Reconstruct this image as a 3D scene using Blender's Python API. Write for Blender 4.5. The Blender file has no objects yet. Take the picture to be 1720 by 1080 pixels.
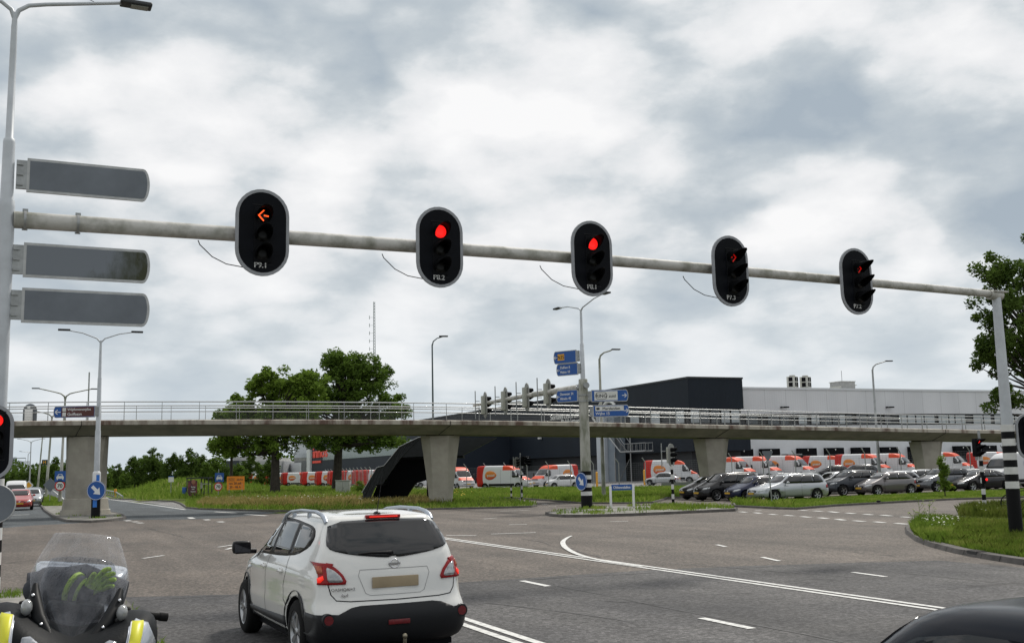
import bpy, bmesh, math, random
import numpy as np
from mathutils import Vector, Matrix
from mathutils.bvhtree import BVHTree
R_ = math.radians
SC = bpy.context.scene
COL = SC.collection
# ------------------------------------------------------------------ camera, sky, sun, exposure
F_PX, PITCH, ROLL, CAMH = 1800.0, math.atan(250/1800), -0.022, 2.05
cd = bpy.data.cameras.new('camera'); cam = bpy.data.objects.new('camera', cd); COL.objects.link(cam)
cd.sensor_width = 36; cd.lens = 36*F_PX/1720; cd.clip_start = 0.05; cd.clip_end = 6000
CAMM = Matrix.Rotation(math.pi/2+PITCH, 3, 'X') @ Matrix.Rotation(ROLL, 3, 'Z')
cam.matrix_world = Matrix.Translation((0, 0, CAMH)) @ CAMM.to_4x4()
SC.camera = cam
SUN_AZ, SUN_EL = R_(28), R_(50)        # azimuth from +Y towards +X
sd = bpy.data.lights.new('sun', 'SUN'); sun = bpy.data.objects.new('sun', sd); COL.objects.link(sun)
sd.energy = 2.6; sd.angle = R_(7.0); sd.color = (1.0, 0.95, 0.87)
sdir = Vector((math.sin(SUN_AZ)*math.cos(SUN_EL), math.cos(SUN_AZ)*math.cos(SUN_EL), math.sin(SUN_EL)))
sun.rotation_euler = sdir.to_track_quat('Z', 'Y').to_euler(); sun.location = (0, 0, 60)
SC.view_settings.view_transform = 'Standard'; SC.view_settings.look = 'None'
SC.view_settings.exposure = 0.18; SC.view_settings.gamma = 1.0
wd = bpy.data.worlds.new('World'); SC.world = wd; wd.use_nodes = True
def build_world():
    nt = wd.node_tree; N = nt.nodes; L = nt.links; N.clear()
    out = N.new('ShaderNodeOutputWorld'); bg = N.new('ShaderNodeBackground'); bg.inputs[1].default_value = 0.1
    sky = N.new('ShaderNodeTexSky'); sky.sky_type = 'NISHITA'; sky.sun_disc = False
    sky.sun_elevation = SUN_EL; sky.sun_rotation = SUN_AZ; sky.dust_density = 2.0
    tc = N.new('ShaderNodeTexCoord'); sep = N.new('ShaderNodeSeparateXYZ'); L.new(tc.outputs['Generated'], sep.inputs[0])
    def m(op, a, b=None, c=None):
        n = N.new('ShaderNodeMath'); n.operation = op
        for i, v in enumerate((a, b, c)):
            if v is None: continue
            if isinstance(v, (int, float)): n.inputs[i].default_value = v
            else: L.new(v, n.inputs[i])
        return n.outputs[0]
    zc = m('MAXIMUM', sep.outputs[2], 0.0); zz = m('ADD', zc, 0.24)
    cx = m('DIVIDE', sep.outputs[0], zz); cy = m('DIVIDE', sep.outputs[1], zz)
    cmb = N.new('ShaderNodeCombineXYZ'); L.new(sep.outputs[0], cmb.inputs[0]); L.new(sep.outputs[1], cmb.inputs[1]); L.new(m('MULTIPLY', m('POWER', m('MAXIMUM', zc, .0001), .8), 1.9), cmb.inputs[2])
    def noise(scale, det, off, rough=0.5, dist=0.0):
        mp = N.new('ShaderNodeMapping'); mp.inputs['Location'].default_value = off; L.new(cmb.outputs[0], mp.inputs[0])
        n = N.new('ShaderNodeTexNoise'); n.inputs['Scale'].default_value = scale; n.inputs['Detail'].default_value = det
        n.inputs['Roughness'].default_value = rough; n.inputs['Distortion'].default_value = dist
        L.new(mp.outputs[0], n.inputs['Vector']); return n.outputs['Fac']
    def ramp(v, pts):
        r = N.new('ShaderNodeValToRGB'); L.new(v, r.inputs[0]); el = r.color_ramp.elements
        while len(el) > 1: el.remove(el[-1])
        el[0].position = pts[0][0]; el[0].color = (*pts[0][1], 1)
        for p, c in pts[1:]:
            e = el.new(p); e.color = (*c, 1)
        return r.outputs[0]
    def warp(amount, sc, off):                    # cauliflower edges: push the lookup about with finer noise
        mp = N.new('ShaderNodeMapping'); mp.inputs['Location'].default_value = off; L.new(cmb.outputs[0], mp.inputs[0])
        n = N.new('ShaderNodeTexNoise'); n.inputs['Scale'].default_value = sc; n.inputs['Detail'].default_value = 5; L.new(mp.outputs[0], n.inputs['Vector'])
        a = N.new('ShaderNodeVectorMath'); a.operation = 'MULTIPLY_ADD'; L.new(n.outputs['Color'], a.inputs[0]); a.inputs[1].default_value = (amount,)*3; L.new(cmb.outputs[0], a.inputs[2]); return a.outputs[0]
    W_ = warp(.10, 9.0, (1.7, .3, 4.0))
    def cell(scale, off, smooth=.6):
        mp = N.new('ShaderNodeMapping'); mp.inputs['Location'].default_value = off; L.new(W_, mp.inputs[0])
        v_ = N.new('ShaderNodeTexVoronoi'); v_.feature = 'F1'; v_.inputs['Scale'].default_value = scale; v_.inputs['Detail'].default_value = 2.0; v_.inputs['Roughness'].default_value = .55
        L.new(mp.outputs[0], v_.inputs['Vector']); return v_.outputs['Distance']
    UPD = .05
    a0, a1 = cell(4.2, (.3, .8, .2)), cell(4.2, (.3, .8, .2+UPD*4.2))
    relief = m('MULTIPLY', m('SUBTRACT', a0, a1), -.32)
    b0, b1 = noise(3.0, 7, (3.9, 7.2, .4), .55, 0), noise(3.0, 7, (3.9, 7.2, .4+.16), .55, 0)
    relief2 = m('MULTIPLY', m('SUBTRACT', b0, b1), .46)
    n3 = noise(1.7, 3, (5.6, 1.9, 0), .5); n2 = noise(10.0, 7, (11.3, 2.1, 0), .62, .1)
    v = m('ADD', m('ADD', relief, relief2), m('ADD', m('ADD', m('MULTIPLY', m('SUBTRACT', n2, .5), .34), m('MULTIPLY', m('SUBTRACT', n3, .5), .28)), m('ADD', m('MULTIPLY', m('SUBTRACT', a0, .4), -.10), .512)))
    v = m('ADD', v, m('MULTIPLY', m('SUBTRACT', zc, .10), .24))
    cloud = ramp(v, [(.26, (3.5, 4.1, 4.7)), (.40, (4.6, 5.1, 5.5)), (.47, (5.6, 6.0, 6.3)), (.52, (6.6, 6.85, 7.05)), (.58, (7.4, 7.5, 7.65)), (.70, (8.4, 8.4, 8.45))])
    # pale band near the horizon
    hz = ramp(zc, [(0.0, (6.6, 7.2, 7.6)), (.22, (6.6, 7.2, 7.6))])
    hf = N.new('ShaderNodeMapRange'); L.new(zc, hf.inputs[0]); hf.inputs[1].default_value = 0.02; hf.inputs[2].default_value = 0.20
    hf.inputs[3].default_value = .62; hf.inputs[4].default_value = 0.0
    mix = N.new('ShaderNodeMix'); mix.data_type = 'RGBA'; L.new(hf.outputs[0], mix.inputs[0]); L.new(cloud, mix.inputs[6]); L.new(hz, mix.inputs[7])
    # small blue gaps where the deck opens
    g = noise(5.1, 6, (2.0, 9.4, 0), .5, .4)
    gh_ = N.new('ShaderNodeMapRange'); L.new(zc, gh_.inputs[0]); gh_.inputs[1].default_value = .12; gh_.inputs[2].default_value = .2
    gap = ramp(m('MULTIPLY', g, gh_.outputs[0]), [(.64, (0, 0, 0)), (.70, (.6, .6, .6))])
    sk = N.new('ShaderNodeMix'); sk.data_type = 'RGBA'; sk.blend_type = 'MULTIPLY'; sk.inputs[0].default_value = 1
    L.new(sky.outputs[0], sk.inputs[6]); sk.inputs[7].default_value = (1.15, 1.15, 1.15, 1)
    mx = N.new('ShaderNodeMix'); mx.data_type = 'RGBA'; L.new(gap, mx.inputs[0]); L.new(mix.outputs[2], mx.inputs[6]); L.new(sk.outputs[2], mx.inputs[7])
    L.new(mx.outputs[2], bg.inputs[0]); L.new(bg.outputs[0], out.inputs[0])
build_world()
wd.cycles.sampling_method = 'MANUAL'; wd.cycles.sample_map_resolution = 256

# ------------------------------------------------------------------ measured layout helpers
def ray(px, py): return CAMM @ Vector(((px-860)/F_PX, (540-py)/F_PX, -1))
def G(px, py, z=0.0):
    d = ray(px, py); t = (z-CAMH)/d.z; return (d.x*t, d.y*t)
def HZ(px, py, Y):
    d = ray(px, py); return CAMH + d.z*Y/d.y
def XA(px, Y, z=0.0):                     # world x of something seen in column px at distance Y
    x = 0.0
    for _ in range(6):
        def pr(xx):
            p = CAMM.transposed() @ Vector((xx, Y, z-CAMH)); return 860-F_PX*p.x/p.z
        a = pr(x); b = pr(x+.5); x += (px-a)/((b-a)/.5)
    return x
NX, NY = .9160, .4012                      # across the main road; along it is (-NY, NX)
YAW = math.atan2(NY, NX)
def UV(u, v): return (u*NX - v*NY, u*NY + v*NX)
def toUV(x, y): return (x*NX + y*NY, -x*NY + y*NX)

# ------------------------------------------------------------------ materials
MATS = {}
def mat(name, col=(.5, .5, .5), rough=.6, metal=0.0, var=.0, vscale=3.0, bump=0.0, bscale=20.0, col2=None, emit=None, estr=1.0,
        alpha=None, trans=0.0, coat=0.0, spec=None, stretch=(1, 1, 1), lo=.35, hi=.65, sub=None, det=6):
    if name in MATS: return MATS[name]
    M = bpy.data.materials.new(name); M.use_nodes = True; nt = M.node_tree; N = nt.nodes; L = nt.links
    b = N['Principled BSDF']; b.inputs['Base Color'].default_value = (*col, 1)
    b.inputs['Roughness'].default_value = rough; b.inputs['Metallic'].default_value = metal
    if coat: b.inputs['Coat Weight'].default_value = coat; b.inputs['Coat Roughness'].default_value = .04
    if spec is not None: b.inputs['Specular IOR Level'].default_value = spec
    if trans: b.inputs['Transmission Weight'].default_value = trans
    if emit: b.inputs['Emission Color'].default_value = (*emit, 1); b.inputs['Emission Strength'].default_value = estr
    tc = N.new('ShaderNodeTexCoord'); mp = N.new('ShaderNodeMapping'); mp.inputs['Scale'].default_value = stretch
    L.new(tc.outputs['Object'], mp.inputs[0])
    if var or col2:
        n = N.new('ShaderNodeTexNoise'); n.inputs['Scale'].default_value = vscale; n.inputs['Detail'].default_value = det
        n.inputs['Roughness'].default_value = .6; L.new(mp.outputs[0], n.inputs['Vector'])
        r = N.new('ShaderNodeValToRGB'); L.new(n.outputs['Fac'], r.inputs[0])
        c2 = col2 or tuple(c*(1-var) for c in col)
        r.color_ramp.elements[0].position = lo; r.color_ramp.elements[1].position = hi
        r.color_ramp.elements[0].color = (*c2, 1); r.color_ramp.elements[1].color = (*col, 1)
        L.new(r.outputs[0], b.inputs['Base Color'])
    if bump:
        n = N.new('ShaderNodeTexNoise'); n.inputs['Scale'].default_value = bscale; n.inputs['Detail'].default_value = 5
        L.new(mp.outputs[0], n.inputs['Vector']); bp = N.new('ShaderNodeBump'); bp.inputs['Strength'].default_value = bump
        bp.inputs['Distance'].default_value = .02; L.new(n.outputs['Fac'], bp.inputs['Height']); L.new(bp.outputs[0], b.inputs['Normal'])
    MATS[name] = M; return M
def asphalt(name, c, dark, warm=0.0, patch=.07):
    M = bpy.data.materials.new(name); M.use_nodes = True; nt = M.node_tree; N = nt.nodes; L = nt.links
    b = N['Principled BSDF']; b.inputs['Roughness'].default_value = .82; b.inputs['Specular IOR Level'].default_value = .35
    tc = N.new('ShaderNodeTexCoord')
    def nz(s, d, st=(1, 1, 1), rot=0, rough=.6):
        mr_ = N.new('ShaderNodeMapping'); mr_.inputs['Rotation'].default_value = (0, 0, rot); L.new(tc.outputs['Object'], mr_.inputs[0])
        mp = N.new('ShaderNodeMapping'); mp.inputs['Scale'].default_value = st; L.new(mr_.outputs[0], mp.inputs[0]); n = N.new('ShaderNodeTexNoise'); n.inputs['Scale'].default_value = s
        n.inputs['Detail'].default_value = d; n.inputs['Roughness'].default_value = rough; L.new(mp.outputs[0], n.inputs['Vector']); return n.outputs['Fac']
    def mr(v, a, b_, c_, d_):
        n = N.new('ShaderNodeMapRange'); L.new(v, n.inputs[0])
        for i, q in enumerate((a, b_, c_, d_)): n.inputs[i+1].default_value = q
        return n.outputs[0]
    def mul(a, b_):
        n = N.new('ShaderNodeMath'); n.operation = 'MULTIPLY'
        L.new(a, n.inputs[0]); L.new(b_, n.inputs[1]); return n.outputs[0]
    fine = mr(nz(34, 5, rough=.85), .32, .68, .45, 1.62)
    fine2 = mr(nz(9, 4, rough=1.0), .40, .60, .62, 1.42)
    big = mr(nz(.30, 6, (1, .45, 1), -YAW), .36, .64, .74, 1.14)
    track = mr(nz(1.1, 4, (1, .04, 1), -YAW), .35, .65, .80, 1.10)
    sn = N.new('ShaderNodeVectorMath'); sn.operation = 'SNAP'; L.new(tc.outputs['Object'], sn.inputs[0]); sn.inputs[1].default_value = (.045, .045, 1)
    wn = N.new('ShaderNodeTexWhiteNoise'); wn.noise_dimensions = '2D'; L.new(sn.outputs[0], wn.inputs['Vector'])      # single pale and dark stones
    stones = mr(wn.outputs['Value'], 0, 1, .58, 1.42)
    tot = mul(mul(mul(fine, fine2), mul(big, track)), stones)
    # tar-filled cracks
    vo = N.new('ShaderNodeTexVoronoi'); vo.feature = 'DISTANCE_TO_EDGE'; vo.inputs['Scale'].default_value = .13
    mpv = N.new('ShaderNodeMapping'); L.new(tc.outputs['Object'], mpv.inputs[0])
    nd = N.new('ShaderNodeTexNoise'); nd.inputs['Scale'].default_value = .9; nd.inputs['Detail'].default_value = 5; L.new(mpv.outputs[0], nd.inputs['Vector'])
    ad = N.new('ShaderNodeVectorMath'); ad.operation = 'MULTIPLY_ADD'; L.new(nd.outputs['Color'], ad.inputs[0]); ad.inputs[1].default_value = (2.2, 2.2, 0)
    L.new(mpv.outputs[0], ad.inputs[2]); L.new(ad.outputs[0], vo.inputs['Vector'])
    crack = mr(vo.outputs['Distance'], .003, .008, .55, 1.0)
    gate = mr(nz(.22, 2), .5, .56, 0, 1)
    cm = N.new('ShaderNodeMix'); cm.data_type = 'FLOAT'; L.new(gate, cm.inputs[0]); cm.inputs[2].default_value = 1.0; L.new(crack, cm.inputs[3])
    tot = mul(tot, cm.outputs[0])
    mix = N.new('ShaderNodeMix'); mix.data_type = 'RGBA'; L.new(mr(nz(.35, 6), .4, .62, 0, 1), mix.inputs[0])
    mix.inputs[6].default_value = (*c, 1); mix.inputs[7].default_value = (*dark, 1)
    hs = N.new('ShaderNodeVectorMath'); hs.operation = 'SCALE'; L.new(mix.outputs[2], hs.inputs[0]); L.new(tot, hs.inputs['Scale'])
    L.new(hs.outputs[0], b.inputs['Base Color'])
    bp = N.new('ShaderNodeBump'); bp.inputs['Strength'].default_value = .5; bp.inputs['Distance'].default_value = .012
    L.new(nz(30, 4, rough=.8), bp.inputs['Height']); L.new(bp.outputs[0], b.inputs['Normal'])
    return M
M_ASPH = asphalt('asphalt_warm', (.114, .096, .081), (.092, .079, .068))
M_ASPH2 = asphalt('asphalt_cool', (.080, .077, .076), (.050, .049, .051))
M_BLUE = asphalt('asphalt_blue', (.068, .079, .086), (.054, .063, .069))
M_YARD = asphalt('asphalt_yard', (.20, .195, .19), (.17, .165, .16))
M_LINE = mat('road_paint', (.62, .62, .60), .7, var=.35, vscale=9, lo=.38, hi=.5, bump=.2, bscale=60)
M_KERB = mat('kerb_concrete', (.115, .106, .098), .9, var=.45, vscale=2.5, bump=.4, bscale=30)
M_PAVE = mat('paving', (.24, .23, .21), .9, col2=(.12, .12, .10), vscale=1.6, bump=.5, bscale=14, lo=.4, hi=.6)
def grassmat(name, a, b_, c_=None, sc=.35):
    M = bpy.data.materials.new(name); M.use_nodes = True; nt = M.node_tree; N = nt.nodes; L = nt.links
    b = N['Principled BSDF']; b.inputs['Roughness'].default_value = .9; b.inputs['Specular IOR Level'].default_value = .15
    tc = N.new('ShaderNodeTexCoord'); n = N.new('ShaderNodeTexNoise'); n.inputs['Scale'].default_value = sc; n.inputs['Detail'].default_value = 8
    n.inputs['Roughness'].default_value = .7; L.new(tc.outputs['Object'], n.inputs['Vector']); r = N.new('ShaderNodeValToRGB'); L.new(n.outputs['Fac'], r.inputs[0])
    e = r.color_ramp.elements; e[0].position = .36; e[0].color = (*a, 1); e[1].position = .52; e[1].color = (*b_, 1)
    if c_: q = e.new(.64); q.color = (*c_, 1)
    L.new(r.outputs[0], b.inputs['Base Color'])
    tr = N.new('ShaderNodeBsdfTranslucent'); L.new(r.outputs[0], tr.inputs[0]); ms = N.new('ShaderNodeMixShader'); ms.inputs[0].default_value = .35
    L.new(b.outputs[0], ms.inputs[1]); L.new(tr.outputs[0], ms.inputs[2]); L.new(ms.outputs[0], N['Material Output'].inputs[0])
    return M
M_GROUND = grassmat('turf_ground', (.08, .125, .018), (.14, .19, .03), (.22, .21, .07), .12)
M_BLADE = grassmat('grass_blades', (.10, .17, .022), (.18, .27, .038), (.29, .33, .08), .5)
M_DRY = grassmat('dry_grass_blades', (.16, .20, .035), (.32, .26, .10), (.46, .36, .16), .45)
M_DARKG = grassmat('dark_grass_blades', (.08, .115, .018), (.14, .185, .030), (.21, .22, .06), .8)
def leafmat(name, a, b_):
    return grassmat(name, a, b_, None, .9)
M_STEEL = mat('galvanised', (.36, .37, .37), .45, .75, var=.25, vscale=6, bump=.1)
M_STEELD = mat('galvanised_dirty', (.52, .51, .48), .7, .1, col2=(.25, .25, .21), vscale=2.2, lo=.34, hi=.56, bump=.25, bscale=18, det=9)
M_POLE = mat('painted_pole', (.52, .55, .58), .5, .1, var=.15, vscale=3)
M_POLEG = mat('mast_mossy', (.40, .40, .36), .65, .1, col2=(.17, .18, .13), vscale=2.0, lo=.38, hi=.58, stretch=(1, 1, .35), bump=.15)
M_RAIL = mat('stainless_rail', (.50, .51, .51), .42, .7)
M_CONC = mat('concrete', (.40, .375, .315), .85, col2=(.27, .25, .21), vscale=1.1, lo=.3, hi=.7, bump=.25, bscale=8, det=9)
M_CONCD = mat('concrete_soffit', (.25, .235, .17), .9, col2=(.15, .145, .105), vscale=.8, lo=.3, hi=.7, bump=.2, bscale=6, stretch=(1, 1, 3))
M_FASC = mat('fascia_stained', (.42, .39, .33), .85, col2=(.13, .085, .065), vscale=.7, lo=.36, hi=.56, bump=.25, bscale=14, stretch=(2.2, 2.2, .5), det=10)
M_BLACK = mat('black_plastic', (.006, .006, .007), .4, var=.3, vscale=12, spec=.25)
M_BLACKM = mat('black_matte', (.004, .0045, .006), .7, var=.2, vscale=10, spec=.12)
M_RUBBER = mat('rubber', (.008, .008, .008), .85, bump=.2, bscale=60, spec=.2)
M_WHITE = mat('white_paint', (.72, .73, .73), .45, var=.08, vscale=5)
M_GLASS = mat('tinted_glass', (.006, .007, .008), .04, 0, var=.3, vscale=2, spec=.6, coat=.3)
M_CHROME = mat('chrome', (.7, .7, .72), .15, 1.0)
M_ALLOY = mat('alloy', (.42, .43, .44), .3, .9, var=.15, vscale=8)
M_HEAD = mat('headlamp', (.55, .58, .6), .08, .3, var=.3, vscale=14, coat=1)
M_RED = mat('red_lens', (.30, .008, .010), .25, var=.3, vscale=30, spec=.3)
M_ORANGE = mat('orange_lens', (.65, .20, .03), .2, coat=1)
M_SIGNBLUE = mat('sign_blue', (.010, .085, .33), .45, var=.12, vscale=5)
M_SIGNRED = mat('sign_red', (.50, .02, .025), .45)
M_SIGNGREY = mat('sign_back_grey', (.165, .185, .21), .55, .2, col2=(.115, .13, .15), vscale=1.3, lo=.3, hi=.7)
M_YEL = mat('plate_yellow', (.60, .36, .03), .5, var=.1, vscale=10)

# ------------------------------------------------------------------ mesh helpers
def tag(o, label=None, cat=None, group=None, kind=None):
    if label: o['label'] = label
    if cat: o['category'] = cat
    if group: o['group'] = group
    if kind: o['kind'] = kind
    return o
def thing(name, label, cat, loc=(0, 0, 0), rz=0.0, group=None):
    o = bpy.data.objects.new(name, None); COL.objects.link(o); o.location = loc; o.rotation_euler = (0, 0, rz)
    o.empty_display_size = .2
    return tag(o, label, cat, group)
def link(name, me, parent=None):
    o = bpy.data.objects.new(name, me); COL.objects.link(o)
    if parent: o.parent = parent
    return o
def copy_tree(o, parent=None):
    c = o.copy(); COL.objects.link(c); c.parent = parent
    for ch in list(o.children): copy_tree(ch, c)
    return c
class MB:
    def __init__(s): s.v = []; s.f = []; s.mi = []; s.sm = []; s.T = Matrix.Identity(4); s.i = 0
    def add(s, vs, fs, smooth=False):
        n = len(s.v); s.v += [tuple(s.T @ Vector(p)) for p in vs]
        for f in fs: s.f.append([n+i for i in f]); s.mi.append(s.i); s.sm.append(smooth)
        return s
    def box(s, x0, x1, y0, y1, z0, z1):
        vs = [(x, y, z) for x in (x0, x1) for y in (y0, y1) for z in (z0, z1)]
        return s.add(vs, [(0, 1, 3, 2), (4, 6, 7, 5), (0, 4, 5, 1), (2, 3, 7, 6), (0, 2, 6, 4), (1, 5, 7, 3)])
    def bbox(s, c, d, b=.01):                 # box with chamfered edges
        bm = bmesh.new(); bmesh.ops.create_cube(bm, size=1)
        for v in bm.verts: v.co = Vector((c[0]+v.co.x*d[0], c[1]+v.co.y*d[1], c[2]+v.co.z*d[2]))
        bmesh.ops.bevel(bm, geom=bm.edges[:], offset=b, segments=2, affect='EDGES', profile=.6)
        s.addbm(bm, True); return s
    def addbm(s, bm, smooth=False):
        bm.verts.ensure_lookup_table()
        s.add([v.co[:] for v in bm.verts], [[v.index for v in f.verts] for f in bm.faces], smooth); bm.free(); return s
    def tube(s, pts, rad, n=12, cap=True, smooth=True):
        pts = [Vector(p) for p in pts]; rs = rad if isinstance(rad, (list, tuple)) else [rad]*len(pts)
        vs = []; up0 = None
        for i, p in enumerate(pts):
            t = (pts[min(i+1, len(pts)-1)]-pts[max(i-1, 0)])
            t = t.normalized() if t.length > 1e-9 else Vector((0, 0, 1))
            if up0 is None: up0 = Vector((0, 0, 1)) if abs(t.z) < .9 else Vector((1, 0, 0))
            a = up0 - t*up0.dot(t)
            if a.length < 1e-4: a = t.orthogonal()
            a.normalize(); up0 = a; b = t.cross(a)
            for k in range(n):
                an = 2*math.pi*k/n; vs.append(p+(a*math.cos(an)+b*math.sin(an))*rs[i])
        fs = [(i*n+k, i*n+(k+1) % n, (i+1)*n+(k+1) % n, (i+1)*n+k) for i in range(len(pts)-1) for k in range(n)]
        s.add(vs, fs, smooth)
        if cap: s.add(vs[:n], [list(range(n))[::-1]]); s.add(vs[-n:], [list(range(n))])
        return s
    def cyl(s, p0, p1, r0, r1=None, n=16): return s.tube([p0, p1], [r0, r0 if r1 is None else r1], n)
    def prism(s, outline, y0, y1):            # outline in x,z ; thickness along y
        n = len(outline)
        vs = [(x, y0, z) for x, z in outline]+[(x, y1, z) for x, z in outline]
        fs = [list(range(n)), list(range(n, 2*n))[::-1]]+[(i, i+n, (i+1) % n+n, (i+1) % n) for i in range(n)]
        return s.add(vs, fs)
    def ball(s, c, r, seg=16, sc=(1, 1, 1)):
        bm = bmesh.new(); bmesh.ops.create_uvsphere(bm, u_segments=seg, v_segments=max(6, seg//2), radius=r)
        for v in bm.verts: v.co = Vector((c[0]+v.co.x*sc[0], c[1]+v.co.y*sc[1], c[2]+v.co.z*sc[2]))
        s.addbm(bm, True); return s
    def mesh(s, name, mats):
        me = bpy.data.meshes.new(name); me.from_pydata(s.v, [], s.f)
        for m in (mats if isinstance(mats, (list, tuple)) else [mats]): me.materials.append(m)
        me.polygons.foreach_set('material_index', s.mi); me.polygons.foreach_set('use_smooth', s.sm); me.update()
        bm = bmesh.new(); bm.from_mesh(me); bmesh.ops.recalc_face_normals(bm, faces=bm.faces[:]); bm.to_mesh(me); bm.free()
        return me
    def build(s, name, mats, parent=None): return link(name, s.mesh(name, mats), parent)
def arc(cx, cz, r, a0, a1, n=12, rz=None):
    return [(cx+r*math.cos(R_(a0+(a1-a0)*i/n)), cz+(rz or r)*math.sin(R_(a0+(a1-a0)*i/n))) for i in range(n+1)]
def stadium(w, z0, z1, n=14):
    r = w/2; return arc(0, z1-r, r, 0, 180, n)+arc(0, z0+r, r, 180, 360, n)
def rrect(x0, x1, z0, z1, r, n=4):
    return arc(x1-r, z1-r, r, 0, 90, n)+arc(x0+r, z1-r, r, 90, 180, n)+arc(x0+r, z0+r, r, 180, 270, n)+arc(x1-r, z0+r, r, 270, 360, n)
def chaikin(p, it=2, w=.22):
    for _ in range(it):
        q = []
        for i in range(len(p)):
            a, b = p[i], p[(i+1) % len(p)]
            q += [(a[0]*(1-w)+b[0]*w, a[1]*(1-w)+b[1]*w), (a[0]*w+b[0]*(1-w), a[1]*w+b[1]*(1-w))]
        p = q
    return p
def text(name, s, h, m, parent, pos, T=None, align='CENTER', th=.002, bold=0.0, xs=1.0):
    """lettering in the local x-z plane, facing -y; h is the height of a capital"""
    cu = bpy.data.curves.new(name, 'FONT'); cu.body = s; cu.size = h/.70; cu.align_x = align; cu.align_y = 'BOTTOM_BASELINE'
    cu.extrude = th; cu.resolution_u = 3
    o = bpy.data.objects.new(name, cu); COL.objects.link(o); bpy.context.view_layer.update()
    me = bpy.data.meshes.new_from_object(o.evaluated_get(bpy.context.evaluated_depsgraph_get())); me.name = name
    bpy.data.objects.remove(o); bpy.data.curves.remove(cu)
    A = Matrix.Translation(pos) @ (T or Matrix.Identity(4)) @ Matrix(((xs, 0, 0, 0), (0, 0, -1, 0), (0, 1, 0, 0), (0, 0, 0, 1)))
    if bold:                                  # heavier strokes: the same letters again, a hair aside and behind
        V0 = [v.co.copy() for v in me.vertices]; F0 = [list(p.vertices) for p in me.polygons]; V1, F1 = [], []
        for k_, dx_ in enumerate((0, -bold*.8, bold*.8)):
            o_ = len(V1); V1 += [(v.x+dx_, v.y+(bold*.25 if k_ else 0), v.z-th*.04*k_) for v in V0]; F1 += [[i+o_ for i in f] for f in F0]
        me = bpy.data.meshes.new(name); me.from_pydata(V1, [], F1)
    me.transform(A); me.materials.clear(); me.materials.append(m); return link(name, me, parent)
def ground_sheet(name, pts, z, m, kind='structure', sub=0):
    bm = bmesh.new(); vs = [bm.verts.new((p[0], p[1], z)) for p in pts]; f = bm.faces.new(vs)
    if f.normal.z < 0 or (f.normal_update() or f.normal.z < 0): bmesh.ops.reverse_faces(bm, faces=[f])
    bmesh.ops.triangulate(bm, faces=bm.faces[:]); me = bpy.data.meshes.new(name); bm.to_mesh(me); bm.free(); me.materials.append(m)
    return tag(link(name, me), kind=kind)
def smoothpoly(pts, it=2): return chaikin(pts, it, .25)
def verge(name, pts, m_top, h=.12, kerb=.16, kname='kerb', kerbmat=None, slabs=True):
    """raised bed with a kerb course round it"""
    area = sum(pts[i][0]*pts[(i+1) % len(pts)][1]-pts[(i+1) % len(pts)][0]*pts[i][1] for i in range(len(pts)))
    if area < 0: pts = pts[::-1]
    n = len(pts); inn = []
    for i in range(n):
        a, b, c = Vector(pts[i-1]), Vector(pts[i]), Vector(pts[(i+1) % n])
        d = ((b-a).normalized()+(c-b).normalized())
        d = d.normalized() if d.length > 1e-6 else (c-b).normalized()
        nn = Vector((-d.y, d.x)); inn.append(tuple(b+nn*kerb))
    ground_sheet(name, inn, h-.012, m_top)
    k = MB(); vs = [(*p, -.02) for p in pts]+[(p[0]+(q[0]-p[0])*.18, p[1]+(q[1]-p[1])*.18, h) for p, q in zip(pts, inn)]+[(*q, h) for q in inn]
    fs = []
    for i in range(n):
        j = (i+1) % n; fs += [(i, j, n+j, n+i), (n+i, n+j, 2*n+j, 2*n+i)]
    k.add(vs, fs); tag(k.build(kname, kerbmat or M_KERB), kind='structure')
    return inn
def inside(p, poly):
    x, y = p; c = False; n = len(poly)
    for i in range(n):
        x1, y1 = poly[i]; x2, y2 = poly[(i+1) % n]
        if (y1 > y) != (y2 > y) and x < (x2-x1)*(y-y1)/(y2-y1)+x1: c = not c
    return c
def np_inside(P, poly):
    c = np.zeros(len(P), bool); x, y = P[:, 0], P[:, 1]; n = len(poly)
    for i in range(n):
        x1, y1 = poly[i]; x2, y2 = poly[(i+1) % n]
        if y1 == y2: continue
        k = (y1 > y) != (y2 > y); c ^= k & (x < (x2-x1)*(y-y1)/(y2-y1)+x1)
    return c
def np_mesh(name, V, Fq, m, smooth=False):
    me = bpy.data.meshes.new(name); nv = len(V); k = Fq.shape[1]; nf = len(Fq)
    me.vertices.add(nv); me.vertices.foreach_set('co', V.astype(np.float32).ravel())
    me.loops.add(nf*k); me.loops.foreach_set('vertex_index', Fq.astype(np.int32).ravel())
    me.polygons.add(nf); me.polygons.foreach_set('loop_start', np.arange(0, nf*k, k, dtype=np.int32))
    try: me.polygons.foreach_set('loop_total', np.full(nf, k, dtype=np.int32))
    except Exception: pass
    me.update(calc_edges=True); me.validate(); me.materials.append(m); return me
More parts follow.
